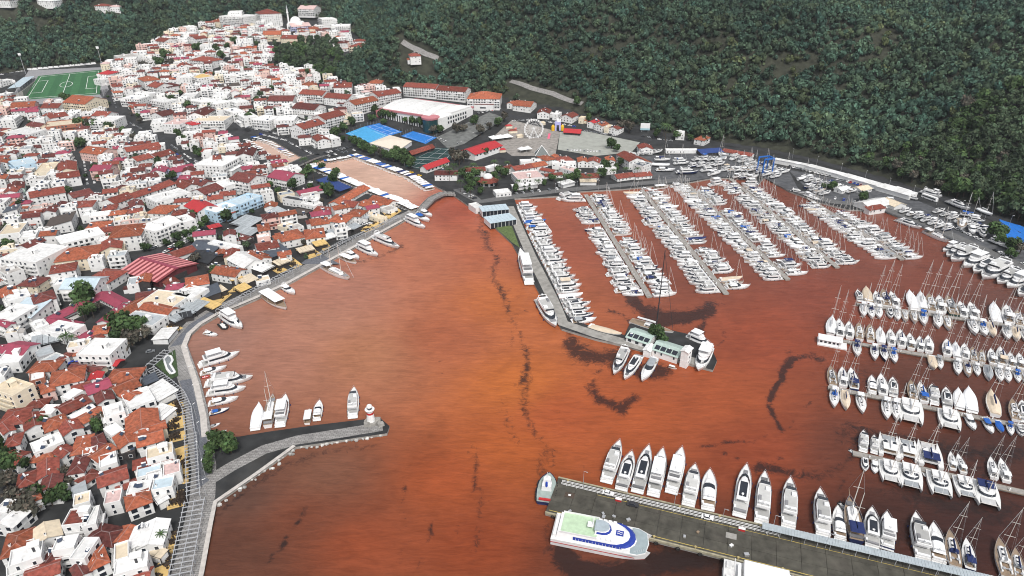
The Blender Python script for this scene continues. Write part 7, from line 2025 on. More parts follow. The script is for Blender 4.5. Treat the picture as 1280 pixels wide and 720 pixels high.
for c_ in (c1, c2):
    for k in range(4):
        for y0, y1, z0, z1 in ((-4.9, -2.4, 3.12, 4.02),):
            mb = MB(); x = -5.8 + k * 3.0; q = [(x, y0, z0), (x + 2.5, y0, z0), (x + 2.5, y1, z1), (x, y1, z1)]
            mb.face([(a, b, c + .16) for a, b, c in q])
            for m_ in range(4): a, b = q[m_], q[(m_ + 1) % 4]; mb.face([a, b, (b[0], b[1], b[2] + .16), (a[0], a[1], a[2] + .16)])
            part(mb, 'skylight', GLASS, c_)
def sloop():
    a, b = G(788, 402, .5), G(842, 418, .5); c = (a + b) / 2; d = b - a; L = d.length; l2 = L / 2
    t = thing('sailing_yacht', 'long sloop with very tall black mast moored behind the pier-end clubhouse', 'sailboat', (c.x, c.y, 0), math.atan2(d.y, d.x), 'yachts around the pier-end clubhouse')
    mb = MB(); st = hull(mb, L, 6.2, 1.6, 2.2, .75, .42, 2.0); part(mb, 'hull', [GELCOAT, ANTIFOUL], t)
    mb = MB(); deck_face(mb, st, .1, .06); part(mb, 'deck', TEAK, t)
    mb = MB(); curved(mb, -4, 5, 1.7, 1.5, 2.6, 1, .2, .3, rnd_=.4); part(mb, 'coachroof', GELCOAT, t)
    mb = MB(); curved(mb, -3.4, 4.6, 1.69, 1.9, 2.3, .5, .1, .1, rnd_=.4); part(mb, 'window', GLASS, t)
    mb = MB(); mb.tube((2.5, 0, 2), (2.5, 0, 47), .34, .2, 7); ms = part(mb, 'mast', DARKM, t)
    for z, w in ((16, 2.4), (26, 2.0), (36, 1.5)):
        mb = MB(); mb.tube((2.5, -w, z), (2.5, w, z), .09, n=4); o = mb.build('spreader', DARKM, ms); KIDS.setdefault(ms, []).append(o)
    mb = MB(); mb.tube((2.3, 0, 4), (-9, 0, 4.2), .25, n=6); part(mb, 'boom', DARKM, t)
    mb = MB(); mb.frus(-8.6, 2, -.35, .35, 4.3, 5.1, .3, .1, .2); part(mb, 'sail_cover', WHITE_CLOTH, t)
    mb = MB(); mb.tube((2.5, 0, 46), (l2 - .5, 0, 2.3), .1, n=4, cap=False); mb.tube((2.5, 0, 46.5), (-l2 + .5, 0, 1.8), .03, n=3, cap=False); part(mb, 'rigging', DARKM, t)
sloop()

def float_house():
    p = G(1040, 429, .5); q = G(1056, 432, .5); d = q - p
    t = thing('float_house', 'low white floating jetty house at the outer end of a sailboat pontoon', 'float house', (p.x, p.y, 0), math.atan2(d.y, d.x))
    mb = MB(); mb.box(-7, 7, -4, 4, -.4, .7); part(mb, 'float', GELCOAT, t)
    mb = MB(); mb.box(-6.6, 4, -2.6, 2.6, .7, 3.0); part(mb, 'cabin', GELCOAT, t)
    mb = MB(); mb.box(-7, 4.6, -3.1, 3.1, 3.0, 3.2); part(mb, 'roof', WHITE_CLOTH, t)
    for k in range(5):
        mb = MB(); mb.box(-6 + k * 2, -4.8 + k * 2, -2.68, -2.55, 1.4, 2.4); part(mb, 'window', GLASS, t)
float_house()

def lighthouse():
    p = G(464, 528)
    t = thing('lighthouse', 'small white lighthouse with a red band on the breakwater tip', 'lighthouse', tuple(p))
    mb = MB(); mb.lathe([(3.2, 0), (3.0, 1.0)], n=8); part(mb, 'base', CONCRETE, t)
    mb = MB(); mb.lathe([(1.8, 1), (1.5, 4.8)], n=14); mb.lathe([(1.45, 5.8), (1.35, 7)], n=14); part(mb, 'tower', WALL['w'], t)
    mb = MB(); mb.lathe([(1.54, 4.8), (1.47, 5.8)], n=14); part(mb, 'band', REDP, t)
    mb = MB(); mb.lathe([(2.1, 7), (2.1, 7.2)], n=14); part(mb, 'gallery', FRAME_W, t)
    mb = MB(); mb.lathe([(1.0, 7.2), (1.0, 8.4)], n=10); part(mb, 'lantern', GLASS, t)
    mb = MB(); mb.lathe([(1.3, 8.4), (1.0, 9.2), (.1, 9.8)], n=10); part(mb, 'dome', WALL['w'], t)
    for k, (px, py) in enumerate(((472, 526), (459, 532), (476, 532))):
        q = G(px, py); b_ = thing('concrete_block', f"pale concrete block beside the lighthouse, {('inner', 'nearest the path', 'outermost')[k]}", 'block', tuple(q), .3 * k)
        mb = MB(); mb.frus(-1.4, 1.4, -1, 1, 0, 1.5, .15, .15, .15); part(mb, 'body', CONCRETE, b_)
lighthouse()

def rocks():
    iv, if_ = _ico()
    ms = []
    for k in range(5):
        v = iv * NR.uniform(.65, 1.25, iv.shape); mb = MB()
        for f in if_: mb.face([v[q] for q in f])
        ms.append(mb.mesh('boulder', [mat('breakwater_stone', (.42, .41, .39), .9, .3, objvar=.45)]))
    pts = [(478, 545), (430, 553), (372, 562), (322, 597), (274, 632)]
    W2 = [G(*q, .3) for q in pts]
    for a, b in zip(W2[:-1], W2[1:]):
        n = int((b - a).length / 1.5)
        for k in range(n):
            if R.random() < .2: continue
            q = a.lerp(b, (k + R.random()) / n); d = (b - a).normalized()
            q += Vector((-d.y, d.x, 0)) * R.uniform(-1.6, .8)
            s = R.uniform(.4, 1.0)
            o = link('boulder', R.choice(ms), None, (q.x, q.y, R.uniform(.1, .6)), R.uniform(0, 6), (s, s, s * .8))
            tag(o, 'rough pale boulder in the rock edge of the lighthouse breakwater', 'boulder', 'boulders edging the breakwater')
rocks()

# ------------------------------------------------------------------ pergola of white beams along the promenade
def pergola(pts, w, label):
    P = [G(*p, LAND_Z + 2.9) for p in pts]
    for p in P: p.z = LAND_Z
    t = thing('pergola', label, 'pergola', (P[0].x, P[0].y, LAND_Z), 0)
    o0 = Vector((P[0].x, P[0].y, 0)); h = 2.9
    bm = MB(); bm.box(-.13, .13, -w / 2 - .3, w / 2 + .3, h, h + .22); beam = bm.mesh('beam', [mat('pergola_paint', (.40, .41, .43), .6, .1, dirt=.2)])
    pm = MB(); pm.box(-.12, .12, -.12, .12, 0, h); post = pm.mesh('post', [MATS['pergola_paint']])
    for a, b in zip(P[:-1], P[1:]):
        d = b - a; L = Vector((d.x, d.y)).length; an = math.atan2(d.y, d.x)
        n = max(1, int(L / 2.0)); loc = lambda s, y: (a.x - o0.x + math.cos(an) * s - math.sin(an) * y, a.y - o0.y + math.sin(an) * s + math.cos(an) * y, 0)
        for y in (-w / 2, 0, w / 2) if w > 4.5 else (-w / 2, w / 2):
            mb = MB(); p0, p1 = Vector(loc(0, y)), Vector(loc(L, y)); u = Vector((-math.sin(an), math.cos(an), 0)) * .11
            for sgn in (1,):
                q = [p0 - u, p1 - u, p1 + u, p0 + u]
                mb.face([(v.x, v.y, h) for v in q]); mb.face([(v.x, v.y, h - .25) for v in q[::-1]])
                for k in range(4):
                    c0, c1 = q[k], q[(k + 1) % 4]; mb.face([(c0.x, c0.y, h - .25), (c1.x, c1.y, h - .25), (c1.x, c1.y, h), (c0.x, c0.y, h)])
            part(mb, 'rail', MATS['pergola_paint'], t)
            for k in range(0, n + 1, 3): part_mesh(post, 'post', t, loc(L * k / n, y), an)
        for k in range(n): part_mesh(beam, 'beam', t, loc(L * (k + .5) / n, 0), an)
pergola([(221, 735), (228, 700), (236, 660), (243, 624)], 6.8, 'wide ladder-like pale pergola at the lowest stretch of the promenade')
pergola([(241.5, 620), (240, 590), (238.5, 560), (237.5, 541)], 4.4, 'ladder-like pale pergola beside the round dark trees')
pergola([(237, 538), (233, 508), (225, 491), (211, 478), (187, 459.5)], 3.6, 'pale pergola bending round the flower bed triangle below the white panelled roofs')
pergola([(186.5, 457), (199, 446.5), (210, 437)], 3.8, 'short pale pergola above the flower bed triangle')
pergola([(272, 388), (300, 371), (320, 360), (345, 347), (375, 331)], 3.0, 'long thin pale pergola before the restaurant terraces, lower stretch')
pergola([(398, 318), (430, 301), (470, 284), (500, 269)], 3.4, 'long thin pale pergola before the restaurant terraces, upper stretch')

# ------------------------------------------------------------------ dining terraces
def terrace(q, label, nt, m='Y', low=False):
    P = [G(*p) for p in q]; c = sum(P, Vector()) / 4
    t = thing('dining_terrace', label, 'terrace', (c.x, c.y, LAND_Z))
    mb = MB(); mb.prism([(p.x - c.x, p.y - c.y) for p in P], .03, .22); part(mb, 'floor', ROOF[m], t)
    for k in range(4):
        a, b = P[k] - c, P[(k + 1) % 4] - c; mb = MB(); mb.tube((a.x, a.y, 1.0), (b.x, b.y, 1.0), .05, n=4); mb.tube((a.x, a.y, .2), (a.x, a.y, 1.0), .05, n=4); part(mb, 'railing', DARKM, t)
    for k in range(nt):
        u, v = R.uniform(.1, .9), R.uniform(.12, .88)
        p = (P[0] * (1 - u) + P[1] * u) * (1 - v) + (P[3] * (1 - u) + P[2] * u) * v
        tb = thing('dining_table', 'dark dining table on the ' + label, 'table', (p.x, p.y, LAND_Z + .22), R.uniform(0, 3), 'dining tables on the ' + label)
        part_mesh(TABLE_TOP, 'table_top', tb); part_mesh(TABLE_SET, 'chair_seats', tb)['kind'] = 'stuff'
def _table():
    mb = MB(); mb.box(-.9, .9, -.55, .55, .7, .76); mb.box(-.12, .12, -.12, .12, 0, .7); a = mb.mesh('table_top', [mat('dark_table', (.05, .035, .025), .6, .2)])
    mb = MB()
    for x, y in ((-.55, -.95), (.55, -.95), (-.55, .95), (.55, .95)): mb.box(x - .28, x + .28, y - .28, y + .28, .05, .5); mb.box(x - .28, x + .28, y + (.2 if y > 0 else -.28), y + (.28 if y > 0 else -.2), .5, .95)
    return a, mb.mesh('chair_seats', [MATS['dark_table']])
TABLE_TOP, TABLE_SET = _table()
for q, lab, n_ in (([(189, 713), (213, 703), (211, 724), (187, 729)], 'yellow boarded terrace by the lowest pergola', 3), ([(203, 694), (217, 686), (214, 700), (197, 706)], 'yellow terrace beside the cream awning', 3), ([(208, 668), (223, 664), (219, 685), (204, 689)], 'yellow palm terrace beside the white warehouse roof', 3),
                   ([(217, 562), (235, 556), (236, 604), (228, 605)], 'long yellow terrace beside the pink flat roof', 6), ([(211, 544), (232, 538), (233, 549), (212, 554)], 'yellow terrace before the long orange roofs', 7), ([(210, 506), (227, 498), (232, 514), (214, 521)], 'tan terrace full of tables below the white panelled roof', 12),
                   ([(211, 524), (231, 519), (232, 534), (212, 539)], 'tan twin-strip terrace by the promenade bend', 8), ([(207, 617), (230, 612), (231, 632), (209, 638)], 'yellow terrace with rows of dark tables', 16), ([(203, 407), (212, 404), (229, 410), (222, 414)], 'peach terrace beside the striped canopy', 8),
                   ([(333, 334), (347, 342), (361, 338), (342, 329)], 'tan terrace at the lower restaurant row', 9), ([(352, 326), (368, 336), (378, 331), (362, 319)], 'crowded tan terrace below the slate roof', 14), ([(370, 313), (383, 306), (403, 318), (386, 324)], 'long tan terrace at the mast gulet quay', 14), ([(398, 306), (408, 302), (414, 309), (404, 314)], 'yellow terrace beside white awnings', 4),
                   ([(254, 372), (270, 362), (290, 368), (276, 380)], 'tan terrace beside the yellow awning', 8), ([(284, 366), (300, 354), (320, 352), (306, 364)], 'tan terrace before the orange long house', 10), ([(448, 288), (470, 276), (480, 280), (458, 291)], 'dark restaurant terrace below the beige slab roof', 10), ([(478, 266), (494, 258), (502, 264), (486, 274)], 'pale terrace by the footbridge', 9)):
    terrace(q, lab, n_)

# flower bed triangle with a white scroll, planting round it
def flower_bed():
    t = thing('flower_bed', 'triangular green lawn with a white scroll-shaped bed inside the pergola bend', 'flower bed', tuple(G(213, 456)))
    o0 = G(213, 456)
    P = [G(*p) - o0 for p in ((194, 456), (219, 437), (223, 470), (214, 474))]
    mb = MB(); mb.prism([(p.x, p.y) for p in P], .05, .25); part(mb, 'lawn', mat('lawn', (.045, .075, .03), .95, .3, 1.0), t)
    pts = [(205, 450), (209, 445), (214, 446), (216, 451), (213, 456), (216, 461), (219, 466), (214, 468), (209, 462), (207, 456)]
    mb = MB(); Q_ = [G(*p) - o0 for p in pts]
    for a, b in zip(Q_, Q_[1:] + Q_[:1]): mb.tube((a.x, a.y, .3), (b.x, b.y, .3), .55, n=5)
    part(mb, 'white_border', FRAME_W, t)
    mb = MB(); mb.prism([(p.x, p.y) for p in Q_], .25, .32); part(mb, 'bedding', mat('grey_bedding', (.2, .22, .23), .9, .4, 2.0), t)
flower_bed()

# ------------------------------------------------------------------ bridges
def bridge(pts, w, label, name, m, rise=1.6, z0=LAND_Z):
    P = [G(*p) for p in pts]
    t = thing(name, label, 'bridge', (P[0].x, P[0].y, 0)); o0 = Vector((P[0].x, P[0].y, 0))
    n = 14; line = []
    seg = [(b - a).length for a, b in zip(P[:-1], P[1:])]; tot = sum(seg)
    for k in range(n + 1):
        s = tot * k / n; i = 0
        while i < len(seg) - 1 and s > seg[i]: s -= seg[i]; i += 1
        q = P[i].lerp(P[i + 1], s / seg[i]) - o0; line.append(Vector((q.x, q.y, z0 + .05 + rise * math.sin(math.pi * k / n))))
    def strip(y0, y1, za, zb, nm, mm):
        mb = MB(); rows = []
        for k, p in enumerate(line):
            d = (line[min(k + 1, n)] - line[max(k - 1, 0)]); d.z = 0; d.normalize(); u = Vector((-d.y, d.x, 0))
            rows.append([p + u * y0 + Vector((0, 0, za)), p + u * y1 + Vector((0, 0, za)), p + u * y1 + Vector((0, 0, zb)), p + u * y0 + Vector((0, 0, zb))])
        mb.grid(rows, 0, True); part(mb, nm, mm, t)
    strip(-w / 2, w / 2, -.5, .12, 'deck', m)
    for s in (-1, 1): strip(s * (w / 2 + .16) - .15, s * (w / 2 + .16) + .15, -.5, 1.0, 'parapet', PAVING)
bridge([(524, 266), (540, 252), (554, 244), (569, 243)], 6, 'curved pale footbridge over the canal mouth', 'footbridge', PAVING, 2.2)
bridge([(359, 211), (378, 204), (400, 194)], 13, 'dark road bridge crossing the canal', 'road_bridge', ASPHALT, 1.6)

# ------------------------------------------------------------------ football pitch, courts
def quad_thing(name, label, cat, q, lift=.06):
    P = [G(*p) for p in q]; c = sum(P, Vector()) / 4
    t = thing(name, label, cat, tuple(c))
    f = lambda u, v, dz=0: ((P[0] * (1 - u) + P[1] * u) * (1 - v) + (P[3] * (1 - u) + P[2] * u) * v) - c + Vector((0, 0, lift + dz))
    return t, f
def pitch():
    t, f = quad_thing('football_pitch', 'green football pitch with mown stripes at the foot of the wooded hill', 'football pitch', [(48, 95), (127, 87), (125, 118), (28, 125)])
    ga, gb = mat('turf_dark', (.035, .115, .05), .95, .12, .3), mat('turf_light', (.045, .14, .06), .95, .12, .3)
    for k in range(10):
        mb = MB(); mb.face([f(k / 10, 0), f((k + 1) / 10, 0), f((k + 1) / 10, 1), f(k / 10, 1)][::-1]); part(mb, 'turf_strip', ga if k % 2 else gb, t)
    mb = MB()
    def ln(u0, v0, u1, v1, w=.006):
        du, dv = u1 - u0, v1 - v0; l_ = math.hypot(du, dv); nu, nv = -dv / l_ * w / 2, du / l_ * w / 2
        mb.face([f(u0 - nu, v0 - nv, .03), f(u1 - nu, v1 - nv, .03), f(u1 + nu, v1 + nv, .03), f(u0 + nu, v0 + nv, .03)][::-1])
    for a in ((.05, .05, .95, .05), (.95, .05, .95, .95), (.95, .95, .05, .95), (.05, .95, .05, .05), (.5, .05, .5, .95)): ln(*a)
    for s in (0, 1):
        x0, x1 = (.05, .2) if s == 0 else (.95, .8)
        ln(x0, .25, x1, .25); ln(x1, .25, x1, .75); ln(x1, .75, x0, .75)
    for k in range(16): a0, a1 = 2 * math.pi * k / 16, 2 * math.pi * (k + 1) / 16; ln(.5 + .09 * math.cos(a0), .5 + .11 * math.sin(a0), .5 + .09 * math.cos(a1), .5 + .11 * math.sin(a1))
    part(mb, 'line_marking', FRAME_W, t)
    for u, lab in ((.05, 'left'), (.95, 'right')):
        g = thing('goal', f'white goal frame at the {lab} end of the football pitch', 'goal', tuple(f(u, .5) + t.location))
        mb = MB(); d = (f(u, .56) - f(u, .44)); d = d / 2
        mb.tube(-d, -d + Vector((0, 0, 2.6)), .12, n=5); mb.tube(d, d + Vector((0, 0, 2.6)), .12, n=5); mb.tube(-d + Vector((0, 0, 2.6)), d + Vector((0, 0, 2.6)), .12, n=5); part(mb, 'frame', FRAME_W, g)
    # grandstand on the near-left touchline
    a, b = G(14, 117, 8), G(30, 93, 8); c = (a + b) / 2; d = b - a; L = Vector((d.x, d.y)).length
    s = thing('grandstand', 'long pale roofed grandstand beside the football pitch', 'grandstand', (c.x, c.y, LAND_Z + ramp(c.y)), math.atan2(d.y, d.x))
    for k in range(4):
        mb = MB(); mb.box(-L / 2, L / 2, -6 + -k * -2.0 - 6, -4 + k * 2.0 - 6, -3, 4 - k); part(mb, 'terrace_step', CONCRETE, s)
    n = 10
    for k in range(n):
        mb = MB(); x0 = -L / 2 + L * k / n; mb.face([(x0 + .1, -11, 9), (x0 + L / n - .1, -11, 9), (x0 + L / n - .1, 2, 8), (x0 + .1, 2, 8)]); mb.face([(x0 + .1, -11, 8.8), (x0 + L / n - .1, -11, 8.8), (x0 + L / n - .1, 2, 7.8), (x0 + .1, 2, 7.8)][::-1]); part(mb, 'roof_panel', ROOF['L'], s)
    mb = MB(); [mb.tube((-L / 2 + L * k / 6, -10, 0), (-L / 2 + L * k / 6, -10, 9), .2, n=5) for k in range(7)]; part(mb, 'column', METAL, s)
    for k, (px, py) in enumerate(((32, 92), (128, 83), (26, 128), (130, 120))):
        q = G(px, py); fl = thing('floodlight', f"tall floodlight mast at the {('far left', 'far right', 'near left', 'near right')[k]} corner of the football pitch", 'floodlight', tuple(q))
        mb = MB(); mb.tube((0, 0, -2), (0, 0, 24), .4, .22, 6); part(mb, 'mast', METAL, fl); mb = MB(); mb.box(-1.8, 1.8, -.3, .3, 23, 26); part(mb, 'lamp_panel', FRAME_W, fl)
    for k in range(13):
        q = G(38 + k * 6.6, 88 - k * .62); v = thing('roadside_van', 'white van in the row along the far side of the football pitch', 'van', tuple(q), .05 * k, 'white vehicles behind the pitch')
        mb = MB(); mb.frus(-3.2, 3.2, -1.1, 1.1, .4, 2.6, .2, .7, .1); part(mb, 'body', FRAME_W, v); mb = MB(); mb.frus(1.8, 2.9, -1.05, 1.05, 1.6, 2.3, .1, .3, .05); part(mb, 'windscreen', GLASS, v)
pitch()
def court(q, m, label, lines=True):
    t, f = quad_thing('sports_court', label, 'sports court', q, .1)
    mb = MB(); mb.face([f(0, 0), f(1, 0), f(1, 1), f(0, 1)][::-1]); part(mb, 'surface', m, t)
    mb = MB()
    for a, b in (((.1, .1), (.9, .1)), ((.9, .1), (.9, .9)), ((.9, .9), (.1, .9)), ((.1, .9), (.1, .1)), ((.5, .1), (.5, .9)), ((.1, .35), (.9, .35)), ((.1, .65), (.9, .65))):
        p, q_ = f(*a, .05), f(*b, .05); mb.tube(p, q_, .12, n=3)
    part(mb, 'line_marking', FRAME_W, t)
    for u in np.linspace(0, 1, 6):
        for v in (0, 1):
            p = f(u, v); mb = MB(); mb.tube(p, p + Vector((0, 0, 4)), .08, n=4); part(mb, 'fence_post', METAL, t)
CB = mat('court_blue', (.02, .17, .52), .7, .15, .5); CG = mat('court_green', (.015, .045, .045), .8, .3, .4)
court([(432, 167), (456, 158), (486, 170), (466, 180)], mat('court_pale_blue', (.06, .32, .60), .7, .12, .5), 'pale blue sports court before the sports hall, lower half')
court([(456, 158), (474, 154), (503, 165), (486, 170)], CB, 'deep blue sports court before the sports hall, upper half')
court([(501, 170), (516, 164), (546, 172), (532, 180)], CB, 'small deep blue sports court near the crimson hall')
court([(516, 198), (545, 184), (570, 187), (562, 200), ], CG, 'dark green tennis court beside the leafy row')
court([(506, 208), (516, 198), (562, 200), (530, 213)], CG, 'dark green court nearest the canal')
def tent():
    p = G(489, 183); t = thing('big_tent', 'large cream tent roof between the blue courts and the canal trees', 'tent', tuple(p), .1)
    P = [G(*q) - p for q in ((463, 183), (491, 173), (515, 182), (493, 194))]
    mb = MB(); hi = []
    for a, b in zip(P, P[1:] + P[:1]):
        mb.face([(a.x, a.y, 0), (b.x, b.y, 0), (b.x, b.y, 4), (a.x, a.y, 4)])
    part(mb, 'wall', WHITE_CLOTH, t)
    for k, (a, b) in enumerate(zip(P, P[1:] + P[:1])):
        mb = MB(); mb.face([(a.x * 1.03, a.y * 1.03, 4.05), (b.x * 1.03, b.y * 1.03, 4.05), (0, 0, 7.5)]); part(mb, 'roof_panel', mat('cream_canvas', (.70, .62, .52), .8, .06), t)
tent()
def white_tent(px, py, w, d_, label, peaks=3):
    p = G(px, py); t = thing('event_tent', label, 'tent', tuple(p), .45)
    for k in range(peaks):
        x0 = -w / 2 + w * k / peaks; x1 = x0 + w / peaks; c = (x0 + x1) / 2
        mb = MB()
        q = [(x0, -d_ / 2, 3.4), (x1, -d_ / 2, 3.4), (x1, d_ / 2, 3.4), (x0, d_ / 2, 3.4)]
        for m_ in range(4): mb.face([q[m_], q[(m_ + 1) % 4], (c, 0, 6)])
        part(mb, 'roof_panel', WHITE_CLOTH, t)
    mb = MB(); [mb.tube((x, y, 0), (x, y, 3.4), .1, n=4) for x in (-w / 2, 0, w / 2) for y in (-d_ / 2, d_ / 2)]; part(mb, 'pole', METAL, t)
white_tent(626, 175, 24, 12, 'white peaked tent roof behind the crimson-roofed hall')
white_tent(656, 190, 13, 8, 'white flat tent beside the glass pyramid near the club', 2)

# ------------------------------------------------------------------ fairground
def ferris_wheel():
    p = G(667, 174); r = 9.5; zc = 11.5
    t = thing('ferris_wheel', 'white ferris wheel in the fairground above the marina club', 'ferris wheel', tuple(p), .15)
    n = 24; pt = lambda k, y, rr=r: Vector((rr * math.cos(2 * math.pi * k / n), y, zc + rr * math.sin(2 * math.pi * k / n)))
    for y in (-.9, .9):
        mb = MB(); [mb.tube(pt(k, y), pt(k + 1, y), .12, n=4, cap=False) for k in range(n)]; [mb.tube(pt(k, y, r * .55), pt(k + 1, y, r * .55), .06, n=4, cap=False) for k in range(n)]; part(mb, 'rim', FRAME_W, t)
    for k in range(n):
        mb = MB(); [mb.tube((0, y * .6, zc), pt(k, y), .06, n=3, cap=False) for y in (-.9, .9)]; part(mb, 'spoke', FRAME_W, t)
    cab = MB(); cab.frus(-.8, .8, -.8, .8, -1.9, -.4, .1, .1, .1); cab.lathe([(1.1, -.3), (.1, .3)], n=8); cm = cab.mesh('cabin', [GELCOAT])
    for k in range(0, n, 1): part_mesh(cm, 'cabin', t, tuple(pt(k, 0, r + .1)))
    for y in (-2.6, 2.6):
        mb = MB(); mb.tube((-5, y, 0), (0, y * .4, zc), .3, n=5); mb.tube((5, y, 0), (0, y * .4, zc), .3, n=5); part(mb, 'leg', FRAME_W, t)
    mb = MB(); mb.tube((0, -1.6, zc), (0, 1.6, zc), .7, n=10); part(mb, 'hub', FRAME_W, t)
ferris_wheel()
def inflatable():
    p = G(697, 163); t = thing('bouncy_castle', 'tall inflatable castle with a white arch between two yellow towers', 'inflatable castle', tuple(p), .05)
    for s in (-1, 1):
        mb = MB(); mb.lathe([(1.9, 0), (2.0, 4), (1.7, 5), (.2, 6.4)], (s * 5, 0, 0), 10); part(mb, 'tower', YELLOWP, t)
    mb = MB(); mb.box(-3.2, -1.4, -1.5, 1.5, 0, 6); mb.box(1.4, 3.2, -1.5, 1.5, 0, 6); mb.box(-3.2, 3.2, -1.5, 1.5, 6, 9.5); part(mb, 'arch', mat('lavender_pvc', (.42, .42, .72), .5, .05), t)
    mb = MB(); mb.lathe([(1.6, 9.5), (1.4, 11.5), (.1, 13.5)], n=10); mb.lathe([(1.0, 9.5), (.8, 11.5), (.1, 12.5)], (2.2, 0, 0), 8); part(mb, 'turret', FRAME_W, t)
inflatable()
def slide(px, py, m, label, h=6):
    p = G(px, py); t = thing('fair_ride', label, 'fair ride', tuple(p), 1.3)
    mb = MB(); mb.face([(-4, -1.2, .6), (3, -1.2, h), (3, 1.2, h), (-4, 1.2, .6)][::-1]); mb.box(3, 4.2, -1.2, 1.2, h - .2, h); part(mb, 'slide', m, t)
    mb = MB(); [mb.box(-4, 4, y - .1, y + .1, 0, .6) for y in (-1.2, 1.2)]; [mb.tube((x, y, 0), (x, y, h * (.55 if x < 2 else 1)), .12, n=4) for x in (0, 3.8) for y in (-1.1, 1.1)]; part(mb, 'frame', METAL, t)
slide(686, 175, mat('pink_grp', (.62, .12, .20), .4, .05), 'pink slide ride standing in the fairground'); slide(644, 163, mat('coral_grp', (.6, .16, .14), .4, .05), 'low coral ride deck beside the ferris wheel', 2)
for px, py, w, lab, m in ((641, 166, 9, 'low coral-topped stall left of the ferris wheel', 'R'), (650, 172, 7, 'small cream stall just below the ferris wheel', 'C'), (678, 156, 6, 'small cream stall right of the ferris wheel', 'C'), (636, 160, 7, 'small red stall near the event tent', 'X'), (628, 190, 6, 'tiny dark red kiosk near the event tent', 'X')):
    p = G(px, py); t = thing('fair_stall', lab, 'stall', tuple(p), .3); mb = MB(); mb.box(-w / 2, w / 2, -2, 2, 0, 2.6); part(mb, 'wall', WALL['c'], t); mb = MB(); mb.frus(-w / 2 - .4, w / 2 + .4, -2.4, 2.4, 2.6, 4, w * .3, w * .3, 2); part(mb, 'roof', ROOF[m], t)
def pyramid():
    p = G(677, 193); t = thing('glass_pyramid', 'open white-framed pyramid roof above the red club roofs', 'pyramid roof', tuple(p), .1)
    c = [(-7, -5, 0), (7, -5, 0), (7, 5, 0), (-7, 5, 0)]
    for k in range(4):
        mb = MB(); mb.tube(c[k], (0, 0, 9), .3, n=5); part(mb, 'rafter', FRAME_W, t)
        mb = MB(); a, b = Vector(c[k]) * .96, Vector(c[(k + 1) % 4]) * .96; mb.face([a, b, (0, 0, 8.6)]); part(mb, 'pane', mat('smoky_glass', (.05, .07, .07), .2, .1, spec=.5), t)
pyramid()
def billboard(px, py, w, label, bot=None):
    p = G(px, py); t = thing('billboard', label, 'billboard', tuple(p), -.1)
    mb = MB(); mb.box(-w / 2, w / 2, -.15, .15, 4, 4 + w * .55); part(mb, 'panel', FRAME_W, t)
    mb = MB(); mb.box(-w / 2, w / 2, -.18, .12, 4 - w * .2, 3.98); part(mb, 'lower_panel', bot or CB, t)
    mb = MB(); [mb.tube((x, 0, -1), (x, 0, 4), .18, n=5) for x in (-w / 3, w / 3)]; part(mb, 'post', METAL, t)
billboard(806, 165, 10, 'white billboard with pale blue foot at the edge of the woods', mat('pale_blue_panel', (.35, .55, .62), .6, .05))

# ------------------------------------------------------------------ glass restaurant blocks behind the mole, green verge
def glass_block(x1, y1, x2, y2, w, label, m):
    a, b = G(x1, y1, 5.5), G(x2, y2, 5.5); c = (a + b) / 2; d = b - a; L = d.length
    t = thing('glass_pavilion', label, 'pavilion', (c.x, c.y, LAND_Z), math.atan2(d.y, d.x))
    mb = MB(); mb.box(-L / 2, L / 2, -w / 2, w / 2, -.2, 4); part(mb, 'wall', GLASS, t)
    n = 7
    for k in range(n):
        x0, x1_ = -L / 2 - .4 + (L + .8) * k / n, -L / 2 - .4 + (L + .8) * (k + 1) / n - .15; mb = MB(); mb.box(x0, x1_, -w / 2 - .6, w / 2 + .6, 4.05, 4.3); part(mb, 'roof_panel', m, t)
    for k in range(n + 1):
        x = -L / 2 + L * k / n; mb = MB(); mb.box(x - .12, x + .12, -w / 2 - .12, w / 2 + .12, 0, 4.0); part(mb, 'mullion', FRAME_W, t)
glass_block(601, 261, 634, 258, 11, 'glass waterfront pavilion with pale grey-blue panelled roof, upper of two', ROOF['L']); glass_block(609, 275, 641, 270, 13, 'glass waterfront pavilion with pale grey-blue panelled roof, lower of two', ROOF['L'])
HP(590, 258, 600, 256, 9, 1, 'f', 'W', 'w', name='kiosk', cat='kiosk', label='small white flat kiosk beside the upper glass pavilion', clutter=1)
slab('green_verge', [(608, 275), (640, 283), (650, 310), (640, 303)], mat('verge', (.10, .14, .05), .95, .35, .6), .06)

# ------------------------------------------------------------------ boatyard: shed, wall, crane, tarpaulin
def boat_shed():
    pts = [(968, 199), (1010, 207), (1055, 219), (1100, 232), (1142, 244)]
    P = [G(*q, LAND_Z + 3) for q in pts]
    t = thing('boatyard_shed', 'very long low white shed along the foot of the wooded slope', 'shed', (P[0].x, P[0].y, LAND_Z)); o0 = Vector((P[0].x, P[0].y, 0))
    for i, (a, b) in enumerate(zip(P[:-1], P[1:])):
        d = (b - a); d.z = 0; L = d.length; d.normalize(); u = Vector((-d.y, d.x, 0)); w = 3.2 + i * 1.1
        n = max(2, int(L / 6))
        for k in range(n):
            s0, s1 = L * k / n + .06, L * (k + 1) / n - .06; mb = MB()
            q = [a + d * s0 - u * w, a + d * s1 - u * w, a + d * s1 + u * w, a + d * s0 + u * w]; q = [v - o0 for v in q]
            mb.prism([(v.x, v.y) for v in q], 3.6, 3.85); part(mb, 'roof_panel', ROOF['W'], t)
        mb = MB(); q = [a + u * w * .9 - o0 - u * w * 1.8, b - u * w * .9 - o0, b + u * w * .9 - o0, a + u * w * .9 - o0]; mb.prism([(v.x, v.y) for v in q], 0, 3.58); part(mb, 'wall', WALL['w'], t)
boat_shed()
